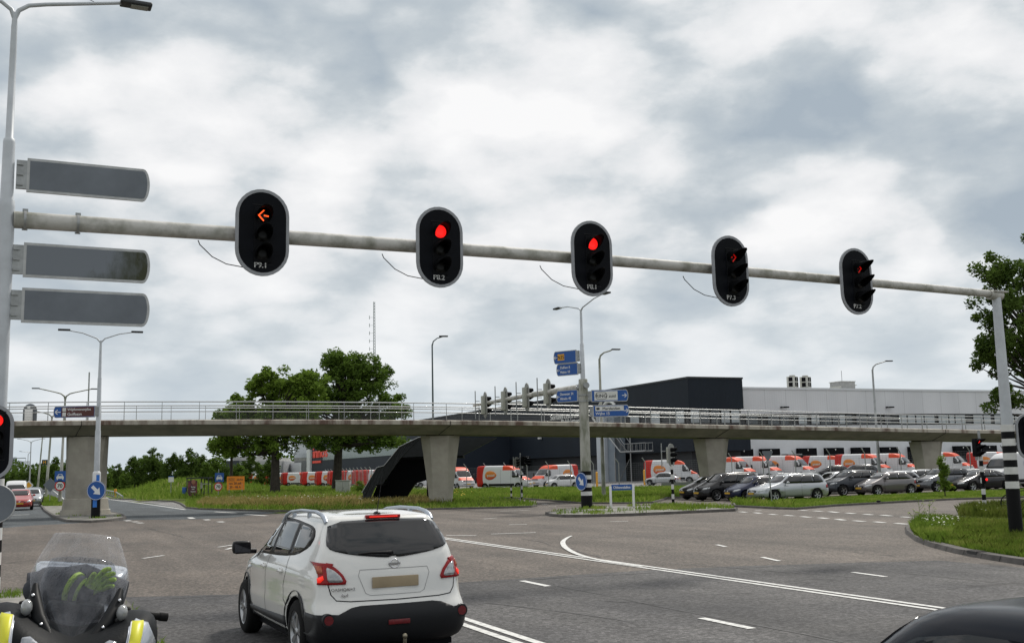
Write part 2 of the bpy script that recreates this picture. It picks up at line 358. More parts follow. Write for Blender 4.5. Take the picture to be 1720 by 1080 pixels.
def blades(name, poly, n, h, w, m, zf=0.1, seed=1, clump=0.0, label=None, excl=(), hvar=.5, lean=.35):
    rg = np.random.default_rng(seed); P = np.array(poly); lo, hi = P.min(0), P.max(0); out = []
    tot = 0
    while tot < n:
        q = rg.uniform(lo, hi, (n*2, 2))
        if clump:
            cs = rg.uniform(lo, hi, (max(3, int(n/40)), 2)); q = cs[rg.integers(0, len(cs), n*2)]+rg.normal(0, clump, (n*2, 2))
        q = q[np_inside(q, poly)]
        for e in excl: q = q[~np_inside(q, e)]
        out.append(q); tot += len(q)
        if len(q) == 0: break
    q = np.concatenate(out)[:n]; n = len(q)
    z = np.array([zf(a, b) for a, b in q]) if callable(zf) else np.full(n, zf)
    hh = h*(1-hvar+2*hvar*rg.random(n)); an = rg.uniform(0, 2*np.pi, n); ww = w*(.6+.8*rg.random(n))
    dx, dy = np.cos(an)*ww/2, np.sin(an)*ww/2; ln = rg.normal(0, lean, (n, 2))*hh[:, None]
    V = np.zeros((n, 5, 3)); z0 = z-.02
    V[:, 0] = np.c_[q[:, 0]-dx, q[:, 1]-dy, z0]; V[:, 1] = np.c_[q[:, 0]+dx, q[:, 1]+dy, z0]
    mx, my = q[:, 0]+ln[:, 0]*.35, q[:, 1]+ln[:, 1]*.35
    V[:, 2] = np.c_[mx+dx*.8, my+dy*.8, z+hh*.6]; V[:, 3] = np.c_[q[:, 0]+ln[:, 0], q[:, 1]+ln[:, 1], z+hh]
    V[:, 4] = np.c_[mx-dx*.8, my-dy*.8, z+hh*.6]
    Fq = (np.arange(n)*5)[:, None]+np.arange(5)[None, :]
    o = link(name, np_mesh(name, V.reshape(-1, 3), Fq, m)); return tag(o, label, None, None, 'stuff')
def flowers(name, poly, n, h, s, m, zf=.1, seed=5, label=None, clump=0):
    rg = np.random.default_rng(seed); P = np.array(poly); lo, hi = P.min(0), P.max(0)
    q = rg.uniform(lo, hi, (n*6, 2))
    if clump: cs = rg.uniform(lo, hi, (max(3, n//14), 2)); q = cs[rg.integers(0, len(cs), n*6)]+rg.normal(0, clump, (n*6, 2))
    q = q[np_inside(q, poly)][:n]; n = len(q); z = np.array([zf(a, b) for a, b in q]) if callable(zf) else np.full(n, zf)
    mb = []; Fs = []; k = 0
    V = []
    for i in range(n):
        hh = h*(.6+.7*rg.random()); ss = s*(.6+.8*rg.random()); c = np.array([q[i, 0], q[i, 1], z[i]+hh]); t = rg.normal(0, .35, 2)
        for a in range(6):
            an = a*np.pi/3; V.append(c+np.array([np.cos(an)*ss, np.sin(an)*ss, t[0]*np.cos(an)*ss+t[1]*np.sin(an)*ss]))
        Fs.append(list(range(k, k+6))); k += 6
    return tag(link(name, np_mesh(name, np.array(V), np.array(Fs), m)), label, None, None, 'stuff')
# ================================================================== GROUND AND ROADS
def PX(l): return [G(*p) for p in l]
gm = MB(); S_ = 4000
ground_sheet('ground', [(-S_, -S_), (S_, -S_), (S_, S_), (-S_, S_)], -.03, M_GROUND)
ground_sheet('intersection_asphalt', [UV(-70, -30), UV(130, -30), UV(130, 58), UV(98, 71.5), UV(27, 71.5), UV(24, 60), UV(-70, 60)], 0.0, M_ASPH)
ground_sheet('main_road_north', [UV(-9.5, 57), UV(-1.6, 53.7), *PX([(60, 882), (110, 879.5), (212, 873.3), (318, 872), (384, 869.6), (416, 866), (470, 860.5)]),
             UV(9.3, 75), UV(9.2, 84), UV(7.6, 100), UV(7.2, 130), UV(7.0, 700), UV(-9.5, 700)], .004, M_BLUE)
ground_sheet('main_road_near', [UV(-6, 20.2), UV(1.4, 20.4), UV(3.1, 19.7), UV(7.4, 19.2), UV(11.2, 19.2), UV(13.3, 18.8), UV(17.2, 17.4), UV(17.6, -30), UV(-6, -30)], .004, M_ASPH2)
ground_sheet('bus_bay', PX([(312, 854.5), (268, 847), (215, 841), (190, 838.8), (215, 839.3), (262, 841.5), (290, 843.2), (302, 847)]), .007, M_YARD)
def strip(mb, p, q, w, z=.012):
    a, b = Vector(p), Vector(q); d = (b-a).normalized(); n = Vector((-d.y, d.x))*w/2
    mb.add([(*(a-n), z), (*(b-n), z), (*(b+n), z), (*(a+n), z)], [(0, 1, 2, 3)])
def polystrip(mb, pts, ws, z=.012):
    vs = []
    for i, p in enumerate(pts):
        a, b = Vector(pts[max(0, i-1)]), Vector(pts[min(len(pts)-1, i+1)]); d = (b-a).normalized(); n = Vector((-d.y, d.x))*ws[i]/2
        vs += [(*(Vector(p)-n), z), (*(Vector(p)+n), z)]
    mb.add(vs, [(2*i, 2*i+2, 2*i+3, 2*i+1) for i in range(len(pts)-1)])
def cr0(P, t):
    i = int(min(len(P)-2, max(0, math.floor(t)))); f = t-i
    p = [Vector(P[max(0, i-1)]), Vector(P[i]), Vector(P[i+1]), Vector(P[min(len(P)-1, i+2)])]
    return .5*((2*p[1])+(-p[0]+p[2])*f+(2*p[0]-5*p[1]+4*p[2]-p[3])*f*f+(-p[0]+3*p[1]-3*p[2]+p[3])*f**3)
def marking(name, f):
    mb = MB(); f(mb); tag(mb.build(name, M_LINE), kind='structure')
def m_double(mb):
    for du in (-.11, .11): strip(mb, UV(11.56+du, 33.2), UV(11.56+du, -5), .11)
    for du in (-.11, .11): strip(mb, UV(5.4+du, 14.9), UV(5.4+du, -5), .12)
marking('double_line_marking', m_double)
def m_lane(mb):
    for (v, u) in ((17.6, 8.3), (11.6, 8.3), (5.6, 8.3)): strip(mb, UV(u, v), UV(u, v+1.15), .13)
    for a, b in (((1432, 961.5), (1488, 969)), ((1280, 936), (1309, 942.5)), ((1204, 915), (1219, 918.5)), ((882, 977), (934, 985.5)), ((1116, 1022), (1192, 1035.5))):
        if a[0] in (882, 1116): continue
        strip(mb, G(*a), G(*b), .11)
    for a, b in (((240, 938), (275, 933)), ((367, 919), (397, 914.5)), ((380, 923), (390, 920))): strip(mb, G(*a), G(*b), .11)
marking('lane_dash_marking', m_lane)
def m_curve(mb):
    p = [G(*q) for q in [(960, 900.5), (951, 905), (945.5, 911), (948, 918), (957, 925), (972, 932), (995, 938.5), (1030, 945.5), (1078, 952.6)]]; W0 = [.07, .11, .14, .15, .14, .13, .12, .11, .10]
    q_ = [cr0([(*a, 0) for a in p], t/6) for t in range(49)]; ws = [W0[int(t/6)]+(W0[min(8, int(t/6)+1)]-W0[int(t/6)])*(t/6 % 1) for t in range(49)]
    polystrip(mb, [(a[0], a[1]) for a in q_], ws, .020)
    return
    polystrip(mb, p, [.07, .11, .14, .15, .14, .13, .12, .11, .10], .020)
marking('curved_line_marking', m_curve)
def m_edge(mb):
    polystrip(mb, [G(*q) for q in ((182, 838.3), (220, 843), (262, 848.7), (311, 855.9))], [.2]*4)
    for a, b in (((361, 859.5), (396, 861.5)), ((412, 863.8), (448, 866.2)), ((212, 874), (218, 875)), ((225, 876), (230, 876.7)), ((233, 878), (238, 878.6)), ((318, 869), (324, 871)), ((345, 872.5), (350, 873.5)), ((368, 876), (374, 877))):
        strip(mb, G(*a), G(*b), .28)
    strip(mb, UV(-3.9, 73.6), UV(-.6, 73.6), .35)
    for v in range(80, 420, 9): strip(mb, UV(4.4, v), UV(4.4, v+3), .12)
    for v in range(90, 420, 9): strip(mb, UV(-4.6, v), UV(-4.6, v+3), .12)
    strip(mb, UV(2.35, 90), UV(2.35, 500), .13)
    strip(mb, UV(6.85, 128), UV(6.85, 500), .13)
marking('main_road_marking', m_edge)
def m_turn(mb):
    for a, b in zip([(1243, 859.5), (1267, 861), (1293, 863.5), (1318, 865.3), (1346, 867.5), (1376, 869.5), (1405, 871.8), (1434, 874.5), (1469, 876.3), (1504, 878.8)],
                    [(1254, 860.5), (1278, 862.3), (1304, 864.6), (1333, 866.5), (1361, 868.9), (1390, 871.2), (1418, 873.8), (1452, 876), (1486, 878), (1524, 880.5)]):
        strip(mb, G(*a), G(*b), .22)
    for a, b in zip([(1268, 857.3), (1343, 856.6), (1367, 858), (1393, 859.2), (1422, 861.5), (1451, 863.5), (1480, 865), (1514, 868)], [(1279, 857.5), (1355, 857.4), (1381, 859), (1408, 861), (1436, 862.8), (1466, 864.8), (1497, 866.6), (1530, 869)]):
        strip(mb, G(*a), G(*b), .22)
    for a, b in (((812, 871.5), (834, 870)), ((855, 881.3), (885, 880.6)), ((750, 899.3), (800, 899.6)), ((825, 897), (900, 894.5)), ((910, 846.4), (920, 847.1)), ((921, 850.4), (935, 850)), ((840, 858.5), (890, 857)), ((1025, 876), (1055, 875.2))):
        strip(mb, G(*a), G(*b), .14)
marking('turning_dash_marking', m_turn)
M_TAR = mat('tar_seam', (.022, .021, .021), .55, var=.4, vscale=3)
def m_cracks():
    rnd = random.Random(4); mb = MB()
    def jag(p, q, w=.035, amp=.10, n=None):
        a, b = Vector(p), Vector(q); L_ = (b-a).length; n = n or max(4, int(L_/.45)); d = (b-a).normalized(); nn = Vector((-d.y, d.x)); off = 0; pts = []
        for i in range(n+1): off += rnd.uniform(-amp, amp)*.5; off *= .85; pts.append(tuple(a+(b-a)*i/n+nn*off))
        polystrip(mb, pts, [w*rnd.uniform(.3, 1.2) for _ in pts], .009)
    jag(UV(-5.5, 20.5), UV(17.2, 17.9), .045, .10)
    jag(UV(8.55, -4), UV(8.5, 17.6), .03, .05); jag(UV(14.9, -4), UV(14.8, 17), .03, .05)
    for a, b in (((248, 888), (305, 903)), ((880, 905), (1010, 936)), ((640, 884), (980, 878)), ((1015, 1010), (1100, 1018)), ((1120, 946), (1460, 972)), ((820, 1012), (1080, 1045)), ((1000, 902), (1390, 893)), ((560, 872), (300, 880)), ((1180, 1000), (1420, 990))):
        jag(G(*a), G(*b), .035, .16)
    tag(mb.build('road_cracks', M_TAR), kind='structure')
m_cracks()
# ---- raised beds
north_pts = PX([(183, 838), (215, 839), (262, 841), (290, 842.7), (302, 846.5), (312, 853.5), (335, 855.8), (370, 857), (420, 858.3), (480, 859.3), (600, 858.7), (700, 856.5), (780, 855), (850, 853.5), (893, 852), (903, 850.6), (898, 848.5), (880, 845), (845, 841), (800, 837.8),
                (800, 836), (862, 837.3), (920, 841.5), (977, 846.2), (1060, 846.2), (1098, 845), (1116, 840), (1122, 836.8)])
a_ = north_pts[-1]; au = toUV(*a_)
FENCE = [(-60, 305), (-45, 235), (-31, 178), (-17.5, 134), (-9.5, 124.5), (-2.0, 118), (8.3, 108.5), (16.4, 102.5), (25, 97), (36, 95), (75, 95)]
def yz(x, y=0): t = min(1, max(0, (x-4)/26)); return .02+.43*t*t*(3-2*t)
def fence_y(x):
    for (x0, y0), (x1, y1) in zip(FENCE[:-1], FENCE[1:]):
        if x0 <= x <= x1: return y0+(y1-y0)*(x-x0)/(x1-x0)
    return 95
north_pts += [UV(60, au[1]+.3), UV(98, au[1]+.3), (75, 94.6)]+[(x, y-.4) for x, y in FENCE[::-1][1:]]+[UV(8.2, 330), UV(7.9, 200), UV(7.9, 135)]
north_in = verge('north_verge', north_pts, M_GROUND, h=.10, kerb=.14)
strip_pts = PX([(1228, 845), (1233, 851.5), (1260, 852.8), (1300, 855), (1338, 856), (1407, 850.2), (1519, 844), (1603, 839.7), (1698, 837), (1760, 834.5), (1760, 822.5), (1698, 825), (1640, 827), (1547, 831), (1435, 836), (1366, 839), (1300, 842), (1240, 843.5)])
strip_in = verge('strip_verge', strip_pts, M_GROUND, h=.10)
near_pts = PX([(1900, 985), (1720, 949.5), (1659, 940), (1603, 929.5), (1561, 918.5), (1535, 908), (1520, 896), (1519, 888), (1530, 881), (1547, 873), (1580, 874), (1640, 877.5), (1720, 881), (1900, 888)])
near_in = verge('near_verge', near_pts, M_GROUND, h=.11, kerb=.30)
kj = MB()
for nm_, pl_, kw in (('n', near_pts, .30), ('i', None, .16)):
    if pl_ is None: continue
    P_ = pl_ if sum(pl_[i][0]*pl_[(i+1) % len(pl_)][1]-pl_[(i+1) % len(pl_)][0]*pl_[i][1] for i in range(len(pl_))) > 0 else pl_[::-1]
    for i in range(len(P_)):
        a_1, b_1 = Vector(P_[i]), Vector(P_[(i+1) % len(P_)]); Ls = (b_1-a_1).length; d_1 = (b_1-a_1)/Ls; n_1 = Vector((-d_1.y, d_1.x)); s_1 = .45
        while s_1 < Ls: c_1 = a_1+d_1*s_1; kj.add([(*(c_1-d_1*.008+n_1*.04), .114), (*(c_1+d_1*.008+n_1*.04), .114), (*(c_1+d_1*.008+n_1*kw*.95), .114), (*(c_1-d_1*.008+n_1*kw*.95), .114)], [(0, 1, 2, 3)]); kj.add([(*(c_1-d_1*.008-n_1*.003), .0), (*(c_1+d_1*.008-n_1*.003), .0), (*(c_1+d_1*.008+n_1*.045), .115), (*(c_1-d_1*.008+n_1*.045), .115)], [(0, 1, 2, 3)]); s_1 += .9
tag(kj.build('kerb_joint', M_BLACKM), kind='structure')
small_pts = PX([(1602, 871), (1606, 866), (1616, 861), (1660, 857.5), (1720, 855), (1900, 850), (1900, 876), (1720, 876.5), (1640, 874)])
small_in = verge('small_verge', small_pts, M_GROUND, h=.10)
isl_pts = PX([(915, 864), (924, 867.2), (950, 868.8), (1000, 868.2), (1060, 866.5), (1120, 863.8), (1180, 861), (1236, 858.6), (1240, 856.4), (1220, 854.5), (1160, 852.5), (1100, 851.5), (1040, 852.3), (985, 854), (945, 858.5)])
isl_in = verge('centre_island', isl_pts, M_PAVE, h=.12)
med_pts = PX([(58, 832), (61, 838), (66, 848), (73, 858.5), (91, 871.5), (110, 877), (153, 878), (188, 875.5), (213, 871.5), (207, 866), (184, 861), (150, 854), (118, 847), (106, 842.5), (92, 837), (79, 832.5), (70, 828.5), (64, 826.3)])
med_in = verge('median_island', med_pts, M_PAVE, h=.12)
medg = PX([(63, 833), (66, 842), (72, 852), (104, 851.5), (104, 845), (92, 838.5), (79, 834), (70, 830)]); ground_sheet('median_grass', medg, .118, M_GROUND)
west_pts = [UV(-9.7, 700), UV(-9.7, 64), UV(-12, 58), UV(-20, 54), UV(-60, 52), UV(-60, 700)]
verge('west_verge', west_pts, M_GROUND, h=.10)
side_pts = [UV(-7, -30), UV(-7, 6), UV(0.2, 7.2), UV(0.85, 11.5), UV(.6, 16.5), UV(.1, 19.5), UV(-1.2, 20.9), UV(-3, 21.5), UV(-20, 23.5), UV(-40, 22), UV(-40, -30)]
side_in = verge('refuge_island', [UV(1.25, -8), UV(1.35, 3), UV(1.4, 10), UV(1.4, 16), UV(1.35, 19.0), UV(1.05, 20.4), UV(.3, 21.2), UV(-1.5, 21.8), UV(-3.0, 21.6), UV(-3.6, 20), UV(-3.6, -8)], M_PAVE, h=.12)
# the yard behind the fence
ym = MB(); xs = list(range(-60, 140, 5)); fr = []
for x in xs: fr += [(x, fence_y(x)+(-.3), yz(x)), (x, max(fence_y(x)+40, 240), yz(x))]
ym.add(fr, [(2*i, 2*i+2, 2*i+3, 2*i+1) for i in range(len(xs)-1)]); tag(ym.build('yard', M_YARD), kind='structure')
# grassy bank beside the road north of the bus stop
def sm(t): t = min(1, max(0, t)); return t*t*(3-2*t)
def bank_z(u, v):
    w = .25*math.sin(v*.11)+.15*math.sin(v*.31+u)+.12*math.sin(u*.9+v*.05)
    m_ = .75*sm((u-17)/3)*sm((v-112)/7)*(1-sm((u-21.5)/3.5))*(1-sm((v-128)/14))
    return max((1.45+w*.6)*sm((u-10.5)/6)*sm((v-117)/22)*(1-sm((u-17)/5)), m_)+.09
bk = MB(); us = [8.2+i*.8 for i in range(32)]; vs_ = [104+j*2 for j in range(13)]+[130+j*6 for j in range(40)]
bk.add([(*UV(u, v), bank_z(u, v) if 8.3 < u < 32 else .05) for v in vs_ for u in us],
       [(j*32+i, j*32+i+1, (j+1)*32+i+1, (j+1)*32+i) for j in range(len(vs_)-1) for i in range(31)], True)
tag(bk.build('grass_bank', M_GROUND), kind='structure')
def bz(x, y): u, v = toUV(x, y); return bank_z(u, v) if (v > 104 and 8.3 < u < 32) else .1
# ---- grass
blades('bank_grass', [UV(8.4, 106), UV(8.2, 330), UV(31, 330), UV(31, 106)], 30000, .5, .13, M_BLADE, bz, 3, label='green grass covering the bank beside the road')
blades('verge_grass', [p for p in north_pts[5:20]]+PX([(800, 834), (640, 829), (420, 833), (312, 842)]), 26000, .22, .05, M_BLADE, .09, 4, label='green grass at the front edge of the north verge')
blades('dry_grass', PX([(330, 853.5), (420, 855), (560, 855.5), (680, 853), (760, 850), (740, 838), (560, 834), (420, 834), (345, 843)]), 34000, .36, .045, M_DRY, .09, 5, label='dry yellow grass in front of the trees')
blades('rough_grass', PX([(345, 845), (560, 845), (760, 843), (760, 832), (560, 824), (440, 824)]), 15000, .5, .08, M_BLADE, .09, 6, label='tall rough grass under the trees')
blades('east_grass', north_in[20:28]+[UV(60, au[1]+.5), (40, 93), (25, 95.5), (16.4, 101), (8.3, 107), (-2, 117), (-12, 110), (-6, 85)], 42000, .24, .07, M_BLADE, .09, 7, label='green grass between the side road and the fence')
blades('strip_grass', strip_in, 26000, .085, .028, M_BLADE, .09, 8, label='short grass on the strip between the two side roads')
blades('strip_weeds', PX([(1228, 847), (1236, 851), (1300, 854), (1338, 854.5), (1330, 849), (1240, 845)]), 700, .26, .04, M_BLADE, .09, 9, clump=.25, label='weeds at the tip of the grass strip')
NV = [p for p in near_in]
blades('near_grass', NV, 110000, .085, .014, M_BLADE, .10, 10, label='green grass on the nearest verge')
blades('near_dark_grass', NV, 16000, .15, .014, M_DARKG, .10, 11, clump=.35, label='darker tufts in the nearest verge')
blades('near_edge_weeds', PX([(1529, 892), (1536, 904), (1552, 914), (1580, 920), (1600, 912), (1600, 880), (1545, 878)]), 9000, .19, .016, M_BLADE, .10, 12, clump=.4, label='tall weeds on the rounded kerb corner')
blades('small_grass', small_in, 22000, .30, .024, M_DARKG, .09, 13, label='tall dark grass round the signal post')
blades('island_weeds', isl_in, 1500, .13, .028, M_BLADE, .11, 14, clump=.22, label='weeds growing through the paving of the centre island')
blades('island_weeds_right', PX([(1090, 862), (1170, 859.5), (1232, 857), (1200, 854), (1100, 853)]), 1500, .18, .028, M_BLADE, .11, 15, clump=.3, label='weeds round the striped post on the centre island')
blades('median_blades', medg, 7000, .2, .05, M_BLADE, .11, 16, label='grass on the median behind the bridge pier')
blades('median_weeds', PX([(91, 868), (110, 874.5), (153, 875.5), (188, 873), (205, 870), (180, 866), (95, 864)]), 320, .09, .03, M_BLADE, .11, 17, clump=.22, label='weeds at the foot of the bridge pier')
blades('kerb_weeds', [UV(1.05, 6), UV(1.32, 6), UV(1.36, 12), UV(1.36, 16.4), UV(1.3, 19), UV(.95, 20.3), UV(.2, 21.1), UV(-1.6, 21.7), UV(-3.2, 21.2), UV(-3, 20.6), UV(-.2, 20.4), UV(.8, 19.2), UV(1.08, 17), UV(1.05, 12)], 3000, .085, .014, M_BLADE, .11, 18, clump=.10, label='weeds along the kerb beside the motorcycle')
M_FLW = mat('white_petals', (.62, .62, .55), .8); M_FLY = mat('yellow_petals', (.55, .40, .03), .8)
flowers('white_flowers', PX([(1545, 895), (1575, 908), (1615, 900), (1612, 882), (1556, 880)]), 150, .24, .019, M_FLW, .1, 21, 'white umbel flowers on the nearest verge', clump=.45)
flowers('white_flowers_small_verge', small_in, 70, .26, .028, M_FLW, .1, 22, 'white flowers round the signal post')
flowers('white_flowers_meadow', PX([(330, 852), (600, 855), (760, 850), (740, 838), (345, 843)]), 420, .38, .035, M_FLW, .1, 23, 'white flowers scattered through the dry grass', clump=1.2)
flowers('yellow_flowers', PX([(540, 843), (760, 843), (1100, 843), (1100, 832), (700, 828), (540, 830)]), 190, .42, .045, M_FLY, .1, 24, 'yellow flowers in the north verge', clump=1.0)
# ================================================================== FOOTBRIDGE
CL = [(-92, 66.5, 4.15), (-66, 61.2, 4.42), (-44.5, 60.2, 4.50), (-24.55, 61.9, 4.52), (-4.6, 66.6, 4.30), (13.7, 75.3, 3.98), (31.9, 83.8, 3.62), (51, 91.5, 3.2), (70, 98.5, 2.7), (90, 105, 2.1)]
def cr(P, t):
    i = int(min(len(P)-2, max(0, math.floor(t)))); f = t-i
    p = [Vector(P[max(0, i-1)]), Vector(P[i]), Vector(P[i+1]), Vector(P[min(len(P)-1, i+2)])]
    return .5*((2*p[1])+(-p[0]+p[2])*f+(2*p[0]-5*p[1]+4*p[2]-p[3])*f*f+(-p[0]+3*p[1]-3*p[2]+p[3])*f**3)
ts = [i/8 for i in range(8*(len(CL)-1)+1)]
path = [cr(CL, t) for t in ts]
cum = [0.0]
for a, b in zip(path[:-1], path[1:]): cum.append(cum[-1]+(b-a).length)
def at_s(s):
    s = min(max(s, 0), cum[-1]-1e-4); i = max(0, np.searchsorted(cum, s)-1); f = (s-cum[i])/(cum[i+1]-cum[i])
    p = path[i].lerp(path[i+1], f); j = min(i+1, len(path)-1); d = path[j]-path[max(0, i-1)] if i else path[1]-path[0]; d.z = 0; d.normalize()
    return p, d
def s_of(k): return cum[8*k]
bridge = thing('footbridge', 'long grey concrete footbridge with steel railings spanning the whole junction', 'footbridge')
def sweep(sec, mats, name, parent, smooth=False, n=140):
    mb = MB(); K = len(sec); vs = []
    for i in range(n+1):
        p, d = at_s(cum[-1]*i/n); nn = Vector((-d.y, d.x, 0))
        for (o, z) in sec: vs.append(p+nn*o+Vector((0, 0, z)))
    mb.add(vs, [(i*K+k, i*K+(k+1) % K, (i+1)*K+(k+1) % K, (i+1)*K+k) for i in range(n) for k in range(K)], smooth)
    return mb.build(name, mats, parent)
HW = 1.95
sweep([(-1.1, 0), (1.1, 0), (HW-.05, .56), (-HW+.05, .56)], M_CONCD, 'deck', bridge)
for sgn in (-1, 1):
    a, b = sorted((sgn*(HW+.04), sgn*(HW-.30)))
    sweep([(a, .563), (b, .563), (b+.02, .80), ((a+b)/2, .84), (a-.02, .79)], M_FASC, 'edge_beam', bridge)
sweep([(-HW+.3, .58), (HW-.3, .58), (HW-.3, .74), (-HW+.3, .74)], M_CONC, 'walkway', bridge)
M_WIRE = mat('rail_wire', (.10, .105, .11), .6, .2)
for sgn in (-1, 1):
    o = sgn*(HW-.14)
    def rail(off, z, r): return [(off+r*math.cos(a), z+r*math.sin(a)) for a in [2*math.pi*k/6 for k in range(6)]]
    top = sweep(rail(o-sgn*.05, 1.86, .036), M_RAIL, 'handrail', bridge, True); sweep(rail(o-sgn*.03, 1.50, .030), M_RAIL, 'lower_rail', bridge, True)
    for z in (.93, 1.06, 1.19, 1.32): sweep(rail(o, z, .006), M_WIRE, 'rail_cable', bridge, True)
    pb = MB(); pb.add([(-.015, -.045, .80), (.015, -.045, .80), (.015, .045, .80), (-.015, .045, .80)]+[(-.012, -.03+.0, 1.5), (.012, -.03, 1.5), (.012, .03, 1.5), (-.012, .03, 1.5)]+[(-.012, -.05, 1.84), (.012, -.05, 1.84), (.012, 0, 1.84), (-.012, 0, 1.84)],
           [(0, 1, 2, 3), (0, 1, 5, 4), (1, 2, 6, 5), (2, 3, 7, 6), (3, 0, 4, 7), (4, 5, 9, 8), (5, 6, 10, 9), (6, 7, 11, 10), (7, 4, 8, 11), (8, 9, 10, 11)])
    pb.box(-.04, .04, -.07, .07, .795, .825); me = pb.mesh('railing_post', M_STEEL); s = s_of(2)-14; k = 0
    while s < s_of(8)-10:
        p, d = at_s(s); nn = Vector((-d.y, d.x, 0)); po = link('railing_post', me, bridge); po.location = p+nn*o; po.rotation_euler = (0, 0, math.atan2(d.y, d.x)+(0 if sgn > 0 else math.pi)); s += 2.02; k += 1
def pier(k, name='pier', base=False, hw=1.22, bw=.68, dp=.75):
    p, d = at_s(s_of(k)); h = p.z; mb = MB(); a = math.atan2(d.y, d.x)-.30
    mb.T = Matrix.Translation((p.x, p.y, 0)) @ Matrix.Rotation(a, 4, 'Z')
    z0 = 1.02 if base else 0
    def ring(w, dd, z, c): return [(-w, -dd+c*1.2, z), (-w+c, -dd, z), (w-c, -dd, z), (w, -dd+c*1.2, z), (w, dd-c*1.2, z), (w-c, dd, z), (-w+c, dd, z), (-w, dd-c*1.2, z)]
    lv = []
    for i in range(8):
        t = i/7; zz = z0+(h-.04-z0)*t; w = bw+(hw-bw)*(t**1.25); lv.append(ring(w, dp*(.75+.25*t), zz, .22+.42*t))
    vs = [q for r in lv for q in r]
    mb.add(vs, [(i*8+j, i*8+(j+1) % 8, (i+1)*8+(j+1) % 8, (i+1)*8+j) for i in range(7) for j in range(8)]+[tuple(range(8))[::-1], tuple(range(56, 64))])
    pr = mb.build(name, M_CONC, bridge)
    pd = MB(); pd.T = mb.T; pd.box(-hw*.7, hw*.7, -dp*.5, dp*.5, h-.05, h+.02); pd.build('bearing_pad', M_BLACKM, pr)
    if base:
        b2 = MB(); b2.T = mb.T
        r1 = [ring(w, d_, z, c) for w, d_, z, c in ((1.30, 1.12, -.02, .5), (1.26, 1.08, .36, .5), (1.20, 1.03, .38, .48), (1.12, .98, .98, .45), (1.08, .94, 1.02, .45))]
        b2.add([q for r in r1 for q in r], [(i*8+j, i*8+(j+1) % 8, (i+1)*8+(j+1) % 8, (i+1)*8+j) for i in range(4) for j in range(8)]+[tuple(range(32, 40))]); b2.build('plinth', M_CONC, pr)
    jt = MB(); jt.T = mb.T
    return pr
pier(3, base=True, hw=1.22, bw=1.0, dp=.95); pier(4); pier(5, hw=1.3); pier(6, hw=1.4); pier(1, base=False); pier(7)
jm = MB()
for k in (3, 4, 5, 6):
    p, d = at_s(s_of(k)+.1); nn = Vector((-d.y, d.x, 0)); A = p-nn*(HW+.075); B = p-nn*(1.12)
    for q0, q1 in (((A+Vector((0, 0, .80))), (A+Vector((0, 0, .54)))), ((A+Vector((0, 0, .54))), (B+Vector((0, 0, -.005))-d*.5))):
        jm.tube([q0, q1], .016, 4)
jm.build('expansion_joint', M_BLACKM, bridge)
# steel staircase going down behind the bridge
M_MESHD = mat('dark_mesh_steel', (.024, .028, .032), .6, .3, var=.3, vscale=4)
st = MB(); sy = 72.5
def sp(px, py, Y=72.0): return (XA(px, Y, HZ(px, py, Y)), Y, HZ(px, py, Y))
for Y in (71.0, 73.2):
    ol = [sp(*q, Y) for q in ((716, 733), (706, 733), (672, 749), (646, 781), (634, 784), (609, 826), (610, 838), (622, 838), (632, 814), (643, 813), (673, 768), (716, 766))]
    n = len(ol); st.add([(x, y, max(z, 0)) for x, y, z in ol]+[(x, y+.06, max(z, 0)) for x, y, z in ol], [tuple(range(n)), tuple(range(n, 2*n))[::-1]]+[(i, i+n, (i+1) % n+n, (i+1) % n) for i in range(n)])
stair = st.build('stair_side', M_MESHD, bridge)
st = MB(); a = sp(672, 768); b = sp(643, 813); c = sp(632, 814); d_ = sp(610, 838)
def flight(p, q, n):
    for i in range(n):
        f = i/n; x = p[0]+(q[0]-p[0])*f; z = p[2]+(q[2]-p[2])*f; w = abs(q[0]-p[0])/n*1.5
        st.box(x-w, x, 71.08, 73.18, z-.08, z-.02)
flight(a, b, 11); flight(c, d_, 7); st.box(b[0]-.6, b[0]+.1, 71.08, 73.18, b[2]-.1, b[2]+.02); st.box(a[0], sp(716, 766)[0]+2.5, 71.08, 73.18, a[2]-.12, a[2]+.02)
# enclosed second flight beneath the landing, returning right
for (q0, q1) in (((672, 768), (716, 768)),):
    x0, x1 = sp(*q0)[0], sp(*q1)[0]; z = sp(*q0)[2]
ol = [sp(*q, 73.3) for q in ((634, 814), (674, 769), (716, 767), (716, 806), (697, 812), (680, 838), (624, 838))]
n = len(ol); st.add([(x, y, max(z, 0)) for x, y, z in ol]+[(x, y+.8, max(z, 0)) for x, y, z in ol], [tuple(range(n)), tuple(range(n, 2*n))[::-1]]+[(i, i+n, (i+1) % n+n, (i+1) % n) for i in range(n)])
st.box(XA(718, 70), XA(722, 70), 69.5, 70, 0, 4.2)
st.build('stair_flight', M_BLACKM, bridge)
st = MB(); ol = [sp(*q, 72.5) for q in ((730, 734), (834, 735), (802, 752), (772, 767), (730, 767))]; n = len(ol)
st.add([(x, y, max(z, 0)) for x, y, z in ol]+[(x, y+.8, max(z, 0)) for x, y, z in ol], [tuple(range(n)), tuple(range(n, 2*n))[::-1]]+[(i, i+n, (i+1) % n+n, (i+1) % n) for i in range(n)]); st.build('landing_side', M_MESHD, bridge)
sb_ = MB(); tp_ = [sp(*q, 70.97) for q in ((716, 734), (706, 734.5), (672, 750.5), (646, 782), (634, 785), (610, 827))]; bt_2 = [sp(*q, 70.97) for q in ((716, 765), (674, 766.5), (644, 811), (633, 813), (611, 836), (610, 837))]
